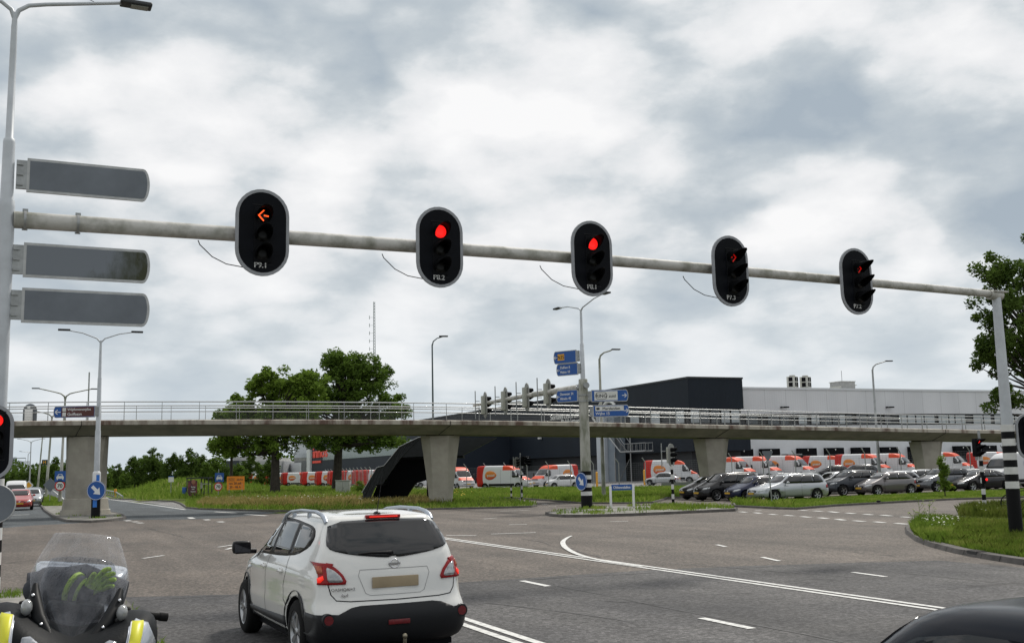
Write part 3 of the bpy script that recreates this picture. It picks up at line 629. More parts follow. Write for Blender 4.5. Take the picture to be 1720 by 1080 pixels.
for a_1, b_1, c_1, d_1 in zip(tp_[:-1], tp_[1:], bt_2[:-1], bt_2[1:]):
    n_1 = max(1, int((Vector(b_1)-Vector(a_1)).length/.22))
    for i in range(n_1): f = i/n_1; sb_.tube([Vector(a_1).lerp(Vector(b_1), f), Vector(c_1).lerp(Vector(d_1), f)], .018, 4, False, False)
sb_.build('stair_baluster_row', mat('baluster_grey', (.055, .06, .065), .5, .3), bridge)
sh = MB()
for Y in (70.95, 73.3):
    sh.tube([sp(712, 734, Y), sp(703, 734.5, Y), sp(671, 750, Y), sp(645, 782, Y), sp(633, 785, Y), sp(608, 827, Y)], .03, 6)
sh.build('stair_handrail', M_STEEL, bridge)
# ================================================================== SIGNALS, MASTS, SIGNS
M_LITD = mat('dim_red', (.25, .005, .005), .4, emit=(1.0, .012, .008), estr=.28); M_LITR = mat('lit_red', (.6, .01, .01), .4, emit=(1.0, .015, .012), estr=1.0); M_LITO = mat('lit_arrow', (.6, .05, .01), .4, emit=(1.0, .10, .015), estr=1.3)
M_LENS = mat('dark_lens', (.008, .008, .008), .3, var=.4, vscale=20, spec=.2); M_SHB = mat('shield_black', (.003, .004, .007), .6, var=.4, vscale=3, spec=.12); M_SHR = mat('shield_rim', (.30, .31, .33), .6, var=.15, vscale=6)
M_TXT = mat('grey_lettering', (.50, .50, .49), .6)
def signal(label, loc, rz, W=1.0, H=1.62, pitch=.36, lr=.135, lit='disc', txt=None, group=None, back=False, shield=True, dx=0, vis=.46, top=.50, bracket=.4, backcol=None):
    t = thing('traffic_signal', label, 'traffic light', loc, rz, group)          # origin at the centre of the shield, facing -y
    zt = H/2; zc = [zt-top*1.0*H/1.62-i*pitch for i in range(3)]
    if shield:
        m = MB(); m.prism(stadium(W, -H/2, H/2), 0.0, .035); m.build('shield', M_SHB, t)
        m = MB(); o = stadium(W+.012, -H/2-.006, H/2+.006); i_ = stadium(W-.105, -H/2+.052, H/2-.052); n = len(o)
        m.add([(x, -.006, z) for x, z in o]+[(x, -.006, z) for x, z in i_]+[(x, .042, z) for x, z in o], [(k, (k+1) % n, n+(k+1) % n, n+k) for k in range(n)]+[(k, (k+1) % n, 2*n+(k+1) % n, 2*n+k) for k in range(n)]); m.build('rim', M_SHR, t)
    hw = lr*1.22; m = MB(); m.bbox((dx, .10, (zc[0]+zc[2])/2), (hw*2, .24, pitch*3-.01), .02)
    m.build('housing', backcol or M_BLACKM, t)
    if shield:
        m = MB(); m.box(dx-hw*1.15, dx+hw*1.15, -.012, -.004, zc[0]+pitch*.56, zc[0]+pitch*.56+.012); m.box(dx-hw*.9, dx+hw*1.15, -.012, -.004, zc[2]-pitch*.60, zc[2]-pitch*.60+.01); m.build('shield_edge', M_BLACK, t)
    for k, z in enumerate(zc):
        bz_ = MB(); seg = 20; vs = []; y1 = -vis; a0, a1 = R_(-35), R_(215); n = 22        # cowl: open tube, longer above
        for i in range(n+1):
            a = a0+(a1-a0)*i/n; up = .5+.5*math.sin(a); c_, s_ = math.cos(a), math.sin(a)
            ln_ = y1*(.10+.90*up**1.6); vs += [(dx+c_*lr*1.16, -.015, z+s_*lr*1.12), (dx+c_*lr*1.12, ln_, z+s_*lr*1.12-.02*up), (dx+c_*lr*1.09, ln_, z+s_*lr*1.09-.02*up), (dx+c_*lr*1.13, -.015, z+s_*lr*1.09)]
        bz_.add(vs, [(4*i+j, 4*i+4+j, 4*i+4+(j+1) % 4, 4*i+(j+1) % 4) for i in range(n) for j in range(4)], True); cw = bz_.build('visor', M_BLACKM, t)
        ln = MB(); ln.tube([(dx, .0, z), (dx, -.024, z), (dx, -.034, z)], [lr, lr*.97, lr*.5], 24)
        on = (k == 0 and lit)
        ln.build('red_light' if on else 'lens', M_LITR if (on and lit == 'disc') else M_LENS, t)
        if on and lit in ('left', 'right', 'fwd'):
            s_ = lr*.80; sg = 1 if lit == 'left' else -1; ar = MB()
            def bar(p, q, w):
                a_, b_ = Vector(p), Vector(q); d = (b_-a_).normalized(); n_ = Vector((-d[1], d[0]))*w/2; pts = [a_-n_, b_-n_, b_+n_, a_+n_]
                ar.prism([(dx+x*sg, z+zz) for x, zz in pts], -.046, -.036)
            bar((-s_*.80, -.03*s_), (s_*.15, s_*.95), s_*.22); bar((-s_*.80, .03*s_), (s_*.10, -s_*.95), s_*.22); bar((s_*.12, 0), (s_*.95, -.01), s_*.24)
            ar.build('red_arrow', M_LITO if lit == 'left' else (M_LITD if W > .9 else M_LITR), t)
    if txt: text('signal_number', txt, .10*H/1.62, M_TXT, t, (-.03, -.008, -H/2+.145*H/1.62), bold=.005)
    if bracket:
        m = MB(); m.box(-.05, .05, .03, bracket, zc[1]-.1, zc[1]+.2) if shield else m.box(-.03, .03, .1, .2, zc[2]-.25, zc[2]); m.build('bracket', M_STEEL, t)
    return t
# main gantry
GL, GR = UV(-.72, 19.95), UV(23.35, 20.85)
GL = Vector((*GL, 0)); GR = Vector((*GR, 0))
zbl = HZ(25, 368, GL.y); zbr = HZ(1668, 494, GR.y-.1)
gd = (GR-GL); gd.z = 0; gd.normalize(); GRZ = math.atan2(gd.y, gd.x); gn = Vector((gd.y, -gd.x, 0))   # gn points at the traffic
gan = thing('signal_gantry', 'grey steel gantry beam across the road carrying five traffic lights', 'gantry', GL, GRZ)
Lg = (GR-GL).length
def gp(s, off=0, z=0): return (s, off, z)
m = MB(); m.tube([(0, 0, .1), (0, 0, zbl+.2), (0, 0, zbl+.32), (0, 0, zbl+.36), (0, 0, zbl+1.36), (0, 0, zbl+1.42), (0, 0, zbl+1.44), (0, 0, zbl+3.1), (0, 0, zbl+3.5)], [.148, .138, .132, .105, .098, .09, .066, .055, .05], 24)
m.build('lamp_mast', M_POLE, gan)
def stripes(mb, r, z0, z1, n, first=True, rr=None):
    h = (z1-z0)/n
    for i in range(n):
        mb.i = i % 2 if first else 1-i % 2
        mb.tube([(0, 0, z0+h*i), (0, 0, z0+h*(i+1)-.0005)], r, 20)
M_BWB = mat('band_black', (.005, .005, .006), .5, spec=.15); M_BWW = mat('band_white', (.66, .66, .64), .5, var=.15, vscale=4)
m = MB(); stripes(m, .155, .1, 2.3, 11, False); m.build('banding', [M_BWW, M_BWB], gan)
m = MB(); m.tube([(0, 0, zbl+3.3), (0, 0, zbl+3.62), (.06, 0, zbl+3.78), (.22, 0, zbl+3.90), (.5, 0, zbl+3.97), (1.76, 0, zbl+4.22)], [.05, .045, .04, .038, .036, .03], 12)
m.tube([(0, 0, zbl+3.62), (-.06, 0, zbl+3.78), (-.22, 0, zbl+3.90), (-.5, 0, zbl+3.97), (-1.76, 0, zbl+4.22)], [.045, .04, .038, .036, .03], 12); m.build('lamp_arm', M_POLE, gan)
M_LAMPH = mat('lamp_housing', (.035, .038, .042), .5, .2); M_LED = mat('led_panel', (.25, .27, .24), .3)
for sg in (1, -1):
    m = MB(); m.bbox((sg*2.02, 0, zbl+4.235), (.56, .26, .085), .03); m.bbox((sg*1.92, 0, zbl+4.30), (.14, .12, .06), .02); lh = m.build('lamp_head', M_LAMPH, gan)
    m = MB(); m.box(sg*2.08-.15, sg*2.08+.15, -.09, .09, zbl+4.178, zbl+4.1895); m.build('led_panel', M_LED, lh)
n = 24; pts = []; rs = []
for i in range(n+1):
    f = .005+.995*i/n; pts.append((Lg*f, 0, zbl+(zbr-zbl)*f+.10*math.sin(math.pi*f))); rs.append(.148-.050*f)
m = MB(); m.tube(pts, rs, 20); m.build('beam', M_STEELD, gan)
for s in (.30, 1.15):
    m = MB(); m.tube([(s-.02, 0, zbl), (s+.02, 0, zbl)], .168, 20); [m.box(s-.045, s+.045, -.02, .02, zbl+sg*.15-.02, zbl+sg*.175+.03) for sg in (-1, 1)]; m.build('flange', M_STEEL, gan)
m = MB(); m.tube([(1.3, 0, zbl+4.16), (.9, 0, zbl+4.30), (-.6, 0, zbl+4.62)], .006, 5); m.build('guy_wire', M_BLACKM, gan)
m = MB(); m.tube([(Lg, 0, .1), (Lg, 0, 3), (Lg, 0, zbr-.07)], [.165, .145, .112], 24); m.build('end_post', M_POLE, gan)
m = MB(); m.T = Matrix.Translation((Lg, 0, 0)); stripes(m, .172, .1, 1.3, 1, False); 
for i in range(9):
    m.i = i % 2; m.tube([(0, 0, 1.3+i*.185), (0, 0, 1.3+(i+1)*.185-.0005)], .170-.003*i/9, 20)
m.build('banding', [M_BWW, M_BWB], gan)
m = MB(); m.tube([(Lg-.28, 0, zbr-.02), (Lg+.16, 0, zbr-.02)], .13, 20); m.box(Lg-.2, Lg+.3, -.16, .16, zbr+.05, zbr+.085); m.build('end_joint', M_STEELD, gan)
def on_beam(px):
    lo, hi = 0.0, Lg
    for _ in range(40):
        s = (lo+hi)/2; q = GL+gd*s; q = q+gn*.30; z = zbl+(zbr-zbl)*s/Lg
        p = CAMM.transposed() @ Vector((q.x, q.y, z-CAMH)); x = 860-F_PX*p.x/p.z
        if x < px: lo = s
        else: hi = s
    return s
rows = [(441, 390.5, 'left', 'P9.1', 'black oval traffic light P 9.1 with a glowing red left arrow'), (739, 415, 'disc', 'P8.2', 'black oval traffic light P8.2 with a round red light'),
        (995, 434, 'disc', 'P8.1', 'black oval traffic light P8.1 with a round red light, centre of the gantry'), (1227.5, 455, 'right', 'P7.3', 'black oval traffic light P 7.3 with a faint red right arrow'),
        (1439, 472.5, 'right', 'P7.2', 'black oval traffic light P 7.2 nearest the right end post')]
for px, py, lit, tx, lab in rows:
    s = on_beam(px); q = GL+gd*s+gn*.30; z = HZ(px, py, q.y)
    signal(lab, (q.x, q.y, z), GRZ, vis=.53 if px > 1200 else .44, dx=.05 if px > 1200 else 0, lit=lit, txt=tx, group='traffic lights on the gantry', W=.99, H=1.64, bracket=.3)
    if px < 1400:
        zb = zbl+(zbr-zbl)*s/Lg; m = MB(); s0 = s-1.12
        pts = [(s0, 0, zb-.12), (s0+.03, -.01, zb-.2), (s0+.25, -.05, zb-.42), (s0+.5, -.1, zb-.55), (s0+.85, -.12, zb-.6), (s-.1, -.12, zb-.58)]
        m.tube(pts, .010, 6); m.build('cable', M_BLACK, gan)
# blank sign boards on the left mast (reverse sides)
def board(name, label, cat, loc, rz, Wd, Ht, mats, group=None, side=1, arrowless=True, th=.05, frame=.045, bulge=.12, face=None):
    """board with one bowed end, local x runs to the bowed end; faces -y"""
    t = thing(name, label, cat, loc, rz, group)
    o = [(0, -Ht/2), (side*(Wd-bulge), -Ht/2)]+[(side*(Wd-bulge+bulge*math.cos(a)), Ht/2*math.sin(a)) for a in [R_(-72+14.4*i) for i in range(11)]]+[(side*(Wd-bulge), Ht/2), (0, Ht/2)]
    m = MB(); m.prism(o, 0, th); m.build('frame', mats[0], t)
    c = [(side*frame, -Ht/2+frame), (side*(Wd-bulge-.01), -Ht/2+frame)]+[(side*(Wd-bulge+(bulge-frame)*math.cos(a)), (Ht/2-frame)*math.sin(a)) for a in [R_(-70+14*i) for i in range(11)]]+[(side*(Wd-bulge-.01), Ht/2-frame), (side*frame, Ht/2-frame)]
    m = MB(); m.prism(c, -.004, .002); m.build('panel', mats[1], t)
    m = MB(); m.box(*sorted((-side*.17, 0)), -.0, th+.02, -Ht*.42, Ht*.42)
    for z in (-Ht*.3, 0, Ht*.3): m.box(*sorted((-side*.16, -side*.06)), -.03, .0, z-.02, z+.02)
    m.build('bracket', M_STEEL, t)
    return t
M_FRAME = mat('sign_frame', (.48, .49, .49), .5, .3, var=.25, vscale=5)
def mossy():
    M = bpy.data.materials.new('sign_back_moss'); M.use_nodes = True; nt = M.node_tree; N = nt.nodes; L = nt.links; b = N['Principled BSDF']; b.inputs['Roughness'].default_value = .7
    tc = N.new('ShaderNodeTexCoord'); s = N.new('ShaderNodeSeparateXYZ'); L.new(tc.outputs['Object'], s.inputs[0]); g = N.new('ShaderNodeMapRange'); L.new(s.outputs[0], g.inputs[0])
    for i, v in enumerate((1.0, 2.0, -.25, .45)): g.inputs[i+1].default_value = v
    g2 = N.new('ShaderNodeMapRange'); L.new(s.outputs[2], g2.inputs[0])
    for i, v in enumerate((-.30, -.12, .25, 0)): g2.inputs[i+1].default_value = v
    n = N.new('ShaderNodeTexNoise'); n.inputs['Scale'].default_value = 5; n.inputs['Detail'].default_value = 9; n.inputs['Roughness'].default_value = .7; mp = N.new('ShaderNodeMapping'); mp.inputs['Scale'].default_value = (1, 1, .45); L.new(tc.outputs['Object'], mp.inputs[0]); L.new(mp.outputs[0], n.inputs[0])
    a = N.new('ShaderNodeMath'); L.new(n.outputs[0], a.inputs[0]); L.new(g.outputs[0], a.inputs[1]); a2 = N.new('ShaderNodeMath'); L.new(a.outputs[0], a2.inputs[0]); L.new(g2.outputs[0], a2.inputs[1])
    r = N.new('ShaderNodeValToRGB'); L.new(a2.outputs[0], r.inputs[0]); e = r.color_ramp.elements; e[0].position = .45; e[0].color = (.165, .185, .21, 1); e[1].position = .95; e[1].color = (.035, .04, .016, 1); L.new(r.outputs[0], b.inputs['Base Color']); return M
M_MOSS = mossy()
M_BOARD2 = mat('sign_back_mossy', (.165, .185, .21), .6, .1, col2=(.05, .055, .02), vscale=1.6, lo=.30, hi=.46, det=10)
for (py, lab, mm, Wd) in ((302, 'blank grey back of a direction sign, topmost on the left mast', M_SIGNGREY, 2.04), (440, 'blank grey back of a direction sign just under the gantry beam, mossy right end', M_MOSS, 2.08), (516, 'blank grey back of a direction sign, lowest on the left mast', M_SIGNGREY, 2.09)):
    q = GL+gd*.30+gn*.05; z = HZ(37, {302: 294, 440: 436, 516: 512}[py], q.y)
    board('direction_sign', lab, 'sign', (q.x, q.y, z), GRZ, Wd, .60, (M_FRAME, mm), 'blank sign backs on the left mast')
# near pedestrian-level signals on both gantry posts
q = GL+gn*.35+gd*.0; signal('black traffic light low on the left mast, cut by the frame', (q.x-.06, q.y, HZ(-2, 742, q.y)), GRZ, W=.62, H=1.22, pitch=.25, lr=.10, dx=.05, vis=.15, top=.42*1.62/1.22*.62, group='low traffic lights')
q = GR+gn*.30+gd*.42; signal('black traffic light low on the right post, showing a red right arrow', (q.x, q.y, HZ(1722, 733, q.y)), .05, W=.66, H=1.2, pitch=.25, vis=.2, lr=.11, lit='right', txt='P7.1', top=.42*1.62/1.22*.62, group='low traffic lights')
# round sign back on the left mast
q = GL+gd*.02+gn*.2; t = thing('round_sign', 'grey back of a round sign on the striped foot of the left mast', 'sign', (q.x, q.y, HZ(-1, 846, q.y)), GRZ)
m = MB(); m.prism(arc(0, 0, .30, 0, 360, 36)[:-1], 0, .02); m.build('disc', M_SIGNGREY, t); m = MB(); m.tube([(.31*math.cos(a), .01, .31*math.sin(a)) for a in [2*math.pi*k/36 for k in range(37)]], .012, 6); m.build('edge_rim', M_FRAME, t)
# ---- centre mast with arm
mc = Vector((*G(986, 857), .12)); zar = HZ(981, 650, mc.y)
cm_ = thing('signal_mast', 'tall grey mast on the centre island with a long arm reaching over the far road', 'mast', mc)
zz = zar-.12
m = MB(); m.tube([(0, 0, 0), (0, 0, zz-.2), (0, 0, zz+.38), (0, 0, zz+.40)], [.27, .235, .225, .21], 24); m.build('post', M_POLEG, cm_)
m = MB(); m.tube([(0, 0, zz+.40), (0, 0, zz+2.2), (0, 0, zz+2.22), (0, 0, zz+3.7), (0, 0, zz+3.95)], [.12, .105, .075, .06, .05], 16); m.build('lamp_mast', M_POLE, cm_)
rd = Vector((-NY, NX, 0)); ztip = HZ(796, 681, 67.2)-.12
m = MB(); tip = Vector((XA(796, 67.2, ztip), 67.2, 0))-Vector((mc.x, mc.y, 0)); ad = tip.normalized(); La = tip.length
m.tube([ad*.2+Vector((0, 0, zz)), ad*(La*.4)+Vector((0, 0, zz+(ztip-zz)*.4+.05)), ad*(La*.41)+Vector((0, 0, zz+(ztip-zz)*.41+.05)), ad*(La*.68)+Vector((0, 0, zz+(ztip-zz)*.68+.04)), ad*La+Vector((0, 0, ztip))], [.175, .150, .130, .125, .08], 16); m.build('arm', M_STEELD, cm_)
m = MB(); m.tube([ad*.1+Vector((0, 0, zz)), ad*.42+Vector((0, 0, zz))], .2, 16); m.tube([Vector((.12, -.24, zz+.06)), Vector((.16, -.36, zz+.06))], .15, 20)
for z in (zz-.75, zz-.45): m.tube([(0, 0, z), (0, 0, z+.07)], .27, 20)
m.build('joint', M_STEEL, cm_)
m = MB(); zt = zz+3.9
m.tube([(0, 0, zt-.1), (0, 0, zt), Vector((0, 0, zt+.15))+ad*.2, Vector((0, 0, zt+.42))+ad*1.4, Vector((0, 0, zt+.5))+ad*2.4], [.05, .05, .035, .03, .028], 10)
m.tube([(0, 0, zt), Vector((0, 0, zt+.15))-ad*.2, Vector((0, 0, zt+.42))-ad*1.4, Vector((0, 0, zt+.5))-ad*2.2], [.05, .035, .03, .028], 10); m.build('lamp_arm', M_POLE, cm_)
for sg in (1, -1):
    m = MB(); m.T = Matrix.Translation(Vector((0, 0, zt+.5))+ad*sg*2.6) @ Matrix.Rotation(math.atan2(ad.y, ad.x), 4, 'Z'); m.bbox((0, 0, 0), (.6, .26, .09), .03); m.build('lamp_head', M_LAMPH, cm_)
m = MB(); m.tube([(0, 0, 0), (0, 0, .62)], .285, 24); 
for i in range(6): m.i = 1-i % 2; m.tube([(0, 0, .62+i*.2), (0, 0, .62+(i+1)*.2-.001)], .282-.003*i, 24)
m.build('banding', [M_BWB, M_BWW], cm_)
# signals along the arm, seen from behind
M_SHB2 = mat('signal_back_beige', (.42, .43, .37), .6, var=.2, vscale=3)
M_BACKSH = mat('shield_back_grey', (.24, .245, .23), .6)
def back_signal(label, px, py, Y, rz, group, s=1.0):
    t = thing('traffic_signal', label, 'traffic light', (XA(px, Y, HZ(px, py, Y)), Y, HZ(px, py, Y)), rz, group)
    m = MB(); m.prism(stadium(.80*s, -.80*s, .80*s, 12), -.02, .02); m.build('shield', M_BACKSH, t)
    m = MB(); m.bbox((0, .13, 0), (.36*s, .20, 1.1*s), .02); m.build('housing', M_SHB2, t)
    for z in (.36, 0, -.36):
        m = MB(); m.tube([(0, -.02, z*s), (0, -.20, z*s+.01), (0, -.38, z*s+.06)], [.16*s, .15*s, .08*s], 14, True); m.build('visor', M_BLACKM, t)
    m = MB(); m.box(-.02, .02, .36, .62, .2, .24); m.box(-.02, .02, .36, .62, -.24, -.2); m.tube([(0, .62, -.85*s), (0, .62, .85*s)], .03, 6); m.build('bracket', M_STEEL, t)
    return t
rzN = YAW+math.pi/2
for i, (px, py) in enumerate(((815, 680), (849, 672), (885, 663), (921, 666))):
    f = (px-975)/(796-975); 
    lo, hi = 0.0, La
    for _ in range(30):
        s = (lo+hi)/2; P = mc+ad*s; x = 860+F_PX*P.x/(P.y*.99)
        if x > px: lo = s
        else: hi = s
    P = mc+ad*s+Vector((NX, NY, 0))*.42
    back_signal(['traffic light seen from behind, at the tip of the centre mast arm', 'traffic light seen from behind, second from the tip of the centre mast arm', 'traffic light seen from behind, third from the tip of the centre mast arm', 'traffic light seen from behind, nearest the post on the centre mast arm'][i],
                px, {0: 680, 1: 673, 2: 667, 3: 661}[i], P.y, rzN-.12, 'traffic lights on the centre mast arm')
# ---- direction signs on the centre mast
def dsign(label, px, py, Y, rz, Wd, Ht, side, build):
    t = board('direction_sign', label, 'sign', (XA(px, Y, 5), Y, HZ(px, py, Y)), rz, Wd, Ht, (M_FRAME, M_SIGNBLUE), 'blue direction signs on the centre mast', side=side, frame=.035)
    build(t); return t
def arrow(t, x, z, s, sg, m_, y0=-.012, y1=-.004):
    a = MB()
    def bar(p, q, w):
        A_, B_ = Vector(p), Vector(q); d = (B_-A_).normalized(); n_ = Vector((-d[1], d[0]))*w/2; a.prism([(x+k[0]*sg, z+k[1]) for k in (A_-n_, B_-n_, B_+n_, A_+n_)], y0, y1)
    bar((-s, 0), (s*.85, 0), s*.30); bar((s, 0), (.1*s, s*.8), s*.30); bar((s, 0), (.1*s, -s*.8), s*.30); return a.build('arrow', M_WHITE, t)
def plate(t, x0, x1, z0, z1, m_, y=-.007, name='plate'):
    a = MB(); a.prism(rrect(x0, x1, z0, z1, .02), y, -.003); return a.build(name, m_, t)
M_SW = mat('sign_white', (.66, .67, .64), .5, var=.1, vscale=5); M_SB = mat('sign_black', (.02, .02, .02), .5); M_SO = mat('sign_orange', (.75, .24, .01), .5, var=.08, vscale=4); M_BRN = mat('sign_brown', (.085, .022, .018), .5)
M_SYW = mat('sign_yellow', (.72, .35, .02), .5)
def s1(t):
    plate(t, .15, 1.32, -.23, .23, M_SW)
    o = chaikin([(.2, 0), (.28, .17), (.72, .17), (.80, 0), (.72, -.17), (.28, -.17)], 2, .18); m = MB(); m.tube([(x, -.011, z) for x, z in o]+[(o[0][0], -.011, o[0][1])], .010, 4); m.build('ring_border', M_SB, t)
    text('sign_text', 'RING', .17, M_SB, t, (.5, -.011, -.085), bold=.006); text('sign_text', 'zuid', .15, M_SB, t, (1.05, -.011, -.09), bold=.005); arrow(t, 1.66, 0, .12, 1, M_WHITE)
def s2(t):
    plate(t, .12, 1.55, .0, .24, M_SW); text('sign_text', 'Marslanden', .135, M_SB, t, (.92, -.011, .055), bold=.005); plate(t, .17, .33, .06, .17, M_SB, -.012, 'factory_symbol')
    text('sign_text', 'Wijhe 15', .135, M_WHITE, t, (.12, -.009, -.19), align='LEFT', bold=.004); arrow(t, 1.66, 0, .12, 1, M_WHITE)
dsign('blue sign reading RING zuid with an arrow to the right', 994, 665, mc.y-.3, .0, 1.86, .60, 1, s1)
dsign('blue sign reading Marslanden and Wijhe 15 with an arrow to the right', 996, 690.5, mc.y-.3, .0, 1.82, .60, 1, s2)
lrz = math.atan2(NX, -NY)-math.pi   # boards running away along the main road, faces towards the camera's left
def s3(t): plate(t, -1.35, -.85, -.15, .17, M_SYW); text('sign_text', 'N35', .2, M_SB, t, (-1.10, -.011, -.09), bold=.008); arrow(t, -1.62, 0, .13, -1, M_WHITE)
def s4(a, b):
    def f(t): text('sign_text', a, .14, M_WHITE, t, (-1.42, -.009, .05), align='LEFT', bold=.004); text('sign_text', b, .14, M_WHITE, t, (-1.42, -.009, -.19), align='LEFT', bold=.004); arrow(t, -1.62, -.02, .12, -1, M_WHITE)
    return f
LRZ = -.62
dsign('blue sign with a yellow N35 panel and left arrow, topmost on the centre mast', 970.5, 598, mc.y, LRZ, 1.38*1.0+.0, .66, -1, lambda t: (plate(t, -1.13, -.72, -.15, .17, M_SYW), text('sign_text', 'N35', .2, M_SB, t, (-.925, -.011, -.09), bold=.008, xs=.8), arrow(t, -1.24, 0, .10, -1, M_WHITE)))
def f4(a, b): return lambda t: (text('sign_text', a, .13, M_WHITE, t, (-1.06, -.009, .05), align='LEFT', bold=.004, xs=.85), text('sign_text', b, .13, M_WHITE, t, (-1.06, -.009, -.18), align='LEFT', bold=.004, xs=.85), arrow(t, -1.17, -.02, .09, -1, M_WHITE))
dsign('blue sign reading Dalfsen and Heino with an arrow to the left', 972.5, 619, mc.y, LRZ, 1.30, .62, -1, f4('Dalfsen 8', 'Heino 10'))
dsign('blue sign reading Deventer and Almelo with an arrow, behind the mast arm', 971, 664, mc.y+.1, LRZ, 1.30, .62, -1, f4('Deventer 24', 'Almelo 40'))
# ---- keep-right beacon discs
def keepdisc(label, px, py, Y, r, rz, pxs=1.0, loc=None):
    x = XA(px, Y, HZ(px, py, Y)); t = thing('keep_right_sign', label, 'sign', (x, Y, HZ(px, py, Y)), rz)
    m = MB(); m.prism(arc(0, 0, r, 0, 360, 40)[:-1], 0, .03); m.build('disc', M_SIGNBLUE, t)
    m = MB(); m.tube([(r*.95*math.cos(a), -.003, r*.95*math.sin(a)) for a in [2*math.pi*k/40 for k in range(41)]], .012, 4); m.build('white_ring', M_WHITE, t)
    # solid arrow pointing down to the right
    pts = [(-.62, .22), (-.36, -.30)]; A_ = MB(); c, s_ = math.cos(R_(-45)), math.sin(R_(-45))
    sh_ = [(-.62, .17), (.02, .17), (.02, .46), (.62, 0), (.02, -.46), (.02, -.17), (-.62, -.17)]
    A_.prism([((x_*c-z_*s_)*r, (x_*s_+z_*c)*r) for x_, z_ in sh_], -.008, -.002); A_.build('arrow', M_WHITE, t); return t
keepdisc('small round blue keep-right sign on the striped foot of the centre mast', 976, 808.5, mc.y-.35, .44, -.95)
# ---- left mast on the median
ml = Vector((*G(160, 873), .10)); t = thing('lamp_mast', 'white double-armed lamp mast standing on the median beside the bridge pier', 'lamp post', ml)
H1 = HZ(168, 566, ml.y)-.3
m = MB(); m.tube([(0, 0, 2.3), (0, 0, 4.45), (0, 0, 4.5), (0, 0, 7.2), (0, 0, 7.25), (0, 0, H1)], [.145, .14, .12, .10, .085, .055], 18); m.build('upper_pole', M_POLE, t)
m = MB(); m.tube([(0, 0, 0), (0, 0, 1.25)], .225, 20); m.i = 1; m.tube([(0, 0, 1.255), (0, 0, 2.25), (0, 0, 2.33), (0, 0, 2.40)], [.20, .20, .19, .13], 20); m.build('lower_pole', [M_BWB, M_WHITE], t)
m = MB(); m.i = 0
for (z0, z1, a0) in ((.55, 1.15, -.3), (1.5, 2.2, .3)):
    n_ = 8; rr_ = .229 if z0 < 1 else .204; vs = [((rr_)*math.cos(a0-1.57+.9*i/n_), rr_*math.sin(a0-1.57+.9*i/n_), z) for z in (z0, z1) for i in range(n_+1)]
    k_ = n_+1; m.add(vs, [(i, i+1, k_+i+1, k_+i) for i in range(n_)])
m.build('blue_mark', mat('beacon_blue', (.02, .16, .55), .4), t)
m = MB(); yv = rd*0+Vector((NX, NY, 0))
for sg in (1, -1): m.tube([(0, 0, H1-.1), Vector((0, 0, H1+.12))+yv*sg*.2, Vector((0, 0, H1+.38))+yv*sg*.9, Vector((0, 0, H1+.50))+yv*sg*1.6], [.045, .035, .03, .028], 8)
m.build('lamp_arm', M_POLE, t)
for sg in (1, -1):
    m = MB(); m.T = Matrix.Translation(Vector((0, 0, H1+.52))+yv*sg*1.8) @ Matrix.Rotation(YAW, 4, 'Z'); m.bbox((0, 0, 0), (.6, .26, .09), .03); m.build('lamp_head', M_LAMPH, t)
keepdisc('large round blue keep-right sign on the black mast foot by the bridge pier', 161.5, 823.5, ml.y-.32, .49, -.05)
t = board('direction_sign', 'blue and brown sign reading Wijthmenerplas and Golfbaan with a left arrow', 'sign', (XA(161, ml.y, 5), ml.y-.15, HZ(160, 691, ml.y)), -.03, 2.2, .60, (M_FRAME, M_SIGNBLUE), None, side=-1, frame=.03)
plate(t, -1.78, -.05, -.25, .25, M_BRN); text('sign_text', 'Wijthmenerplas', .135, M_WHITE, t, (-1.46, -.013, .06), align='LEFT', bold=.004); text('sign_text', 'Golfbaan', .15, M_WHITE, t, (-1.46, -.013, -.19), align='LEFT', bold=.004)
plate(t, -1.72, -1.53, .03, .22, M_SW, -.012, 'pictogram'); plate(t, -1.72, -1.53, -.22, -.02, M_SW, -.012, 'pictogram'); arrow(t, -1.96, 0, .15, -1, M_WHITE)
t['label'] = 'blue and brown sign reading Wijthmenerplas and Golfbaan with a left arrow'
# ---- tall lamp posts
def lamp(label, px, base, H, rz, double=False, group='lamp posts along the road', gx=None, r=.075, arm=2.0, mt=None, lean=0.0, rise=.35):
    Y = base; x = XA(px, Y) if gx is None else gx
    t = thing('street_lamp', label, 'lamp post', (x, Y, .05), rz, group); mt = mt or M_STEEL
    m = MB(); m.tube([(0, 0, 0), (lean*.45, 0, H*.4), (lean*.46, 0, H*.402), (lean, 0, H-.5)], [r*1.4, r*1.1, r, r*.7], 12); m.build('pole', mt, t)
    m = MB(); sgs = (1, -1) if double else (1,)
    for sg in sgs: m.tube([(lean, 0, H-.6), (lean+sg*.08, 0, H-.3), (lean+sg*.35, 0, H-.08), (lean+sg*.8, 0, H+.05), (lean+sg*arm, 0, H+rise)], [r*.7, r*.6, r*.5, r*.45, r*.4], 8)
    m.build('arm', mt, t)
    for sg in sgs:
        m = MB(); m.bbox((lean+sg*(arm+.25), 0, H+rise+.01), (.62, .26, .09), .03); m.build('lamp_head', M_LAMPH, t)
    return t
lamp('curved single-arm street lamp beside the centre mast, in front of the dark hall', 1014.5, 73.6, 10.0, .30, arm=1.0, r=.105, mt=M_POLEG, rise=.15)
lamp('curved single-arm street lamp behind the queued cars, against the white hall', 1479, 86, 9.9, .2, arm=1.25, r=.10, rise=.18)
lamp('dark lamp post rising behind the bridge beside the big tree', 729, 74, 11.3, .15, arm=.55, r=.07, mt=mat('dark_green_pole', (.06, .085, .085), .5, .3), rise=.05)
lamp('double-armed lamp post behind the 70 sign left of the pier', 100, 92, 9.45, YAW, True, arm=2.1, r=.11, mt=M_POLEG, lean=.15)
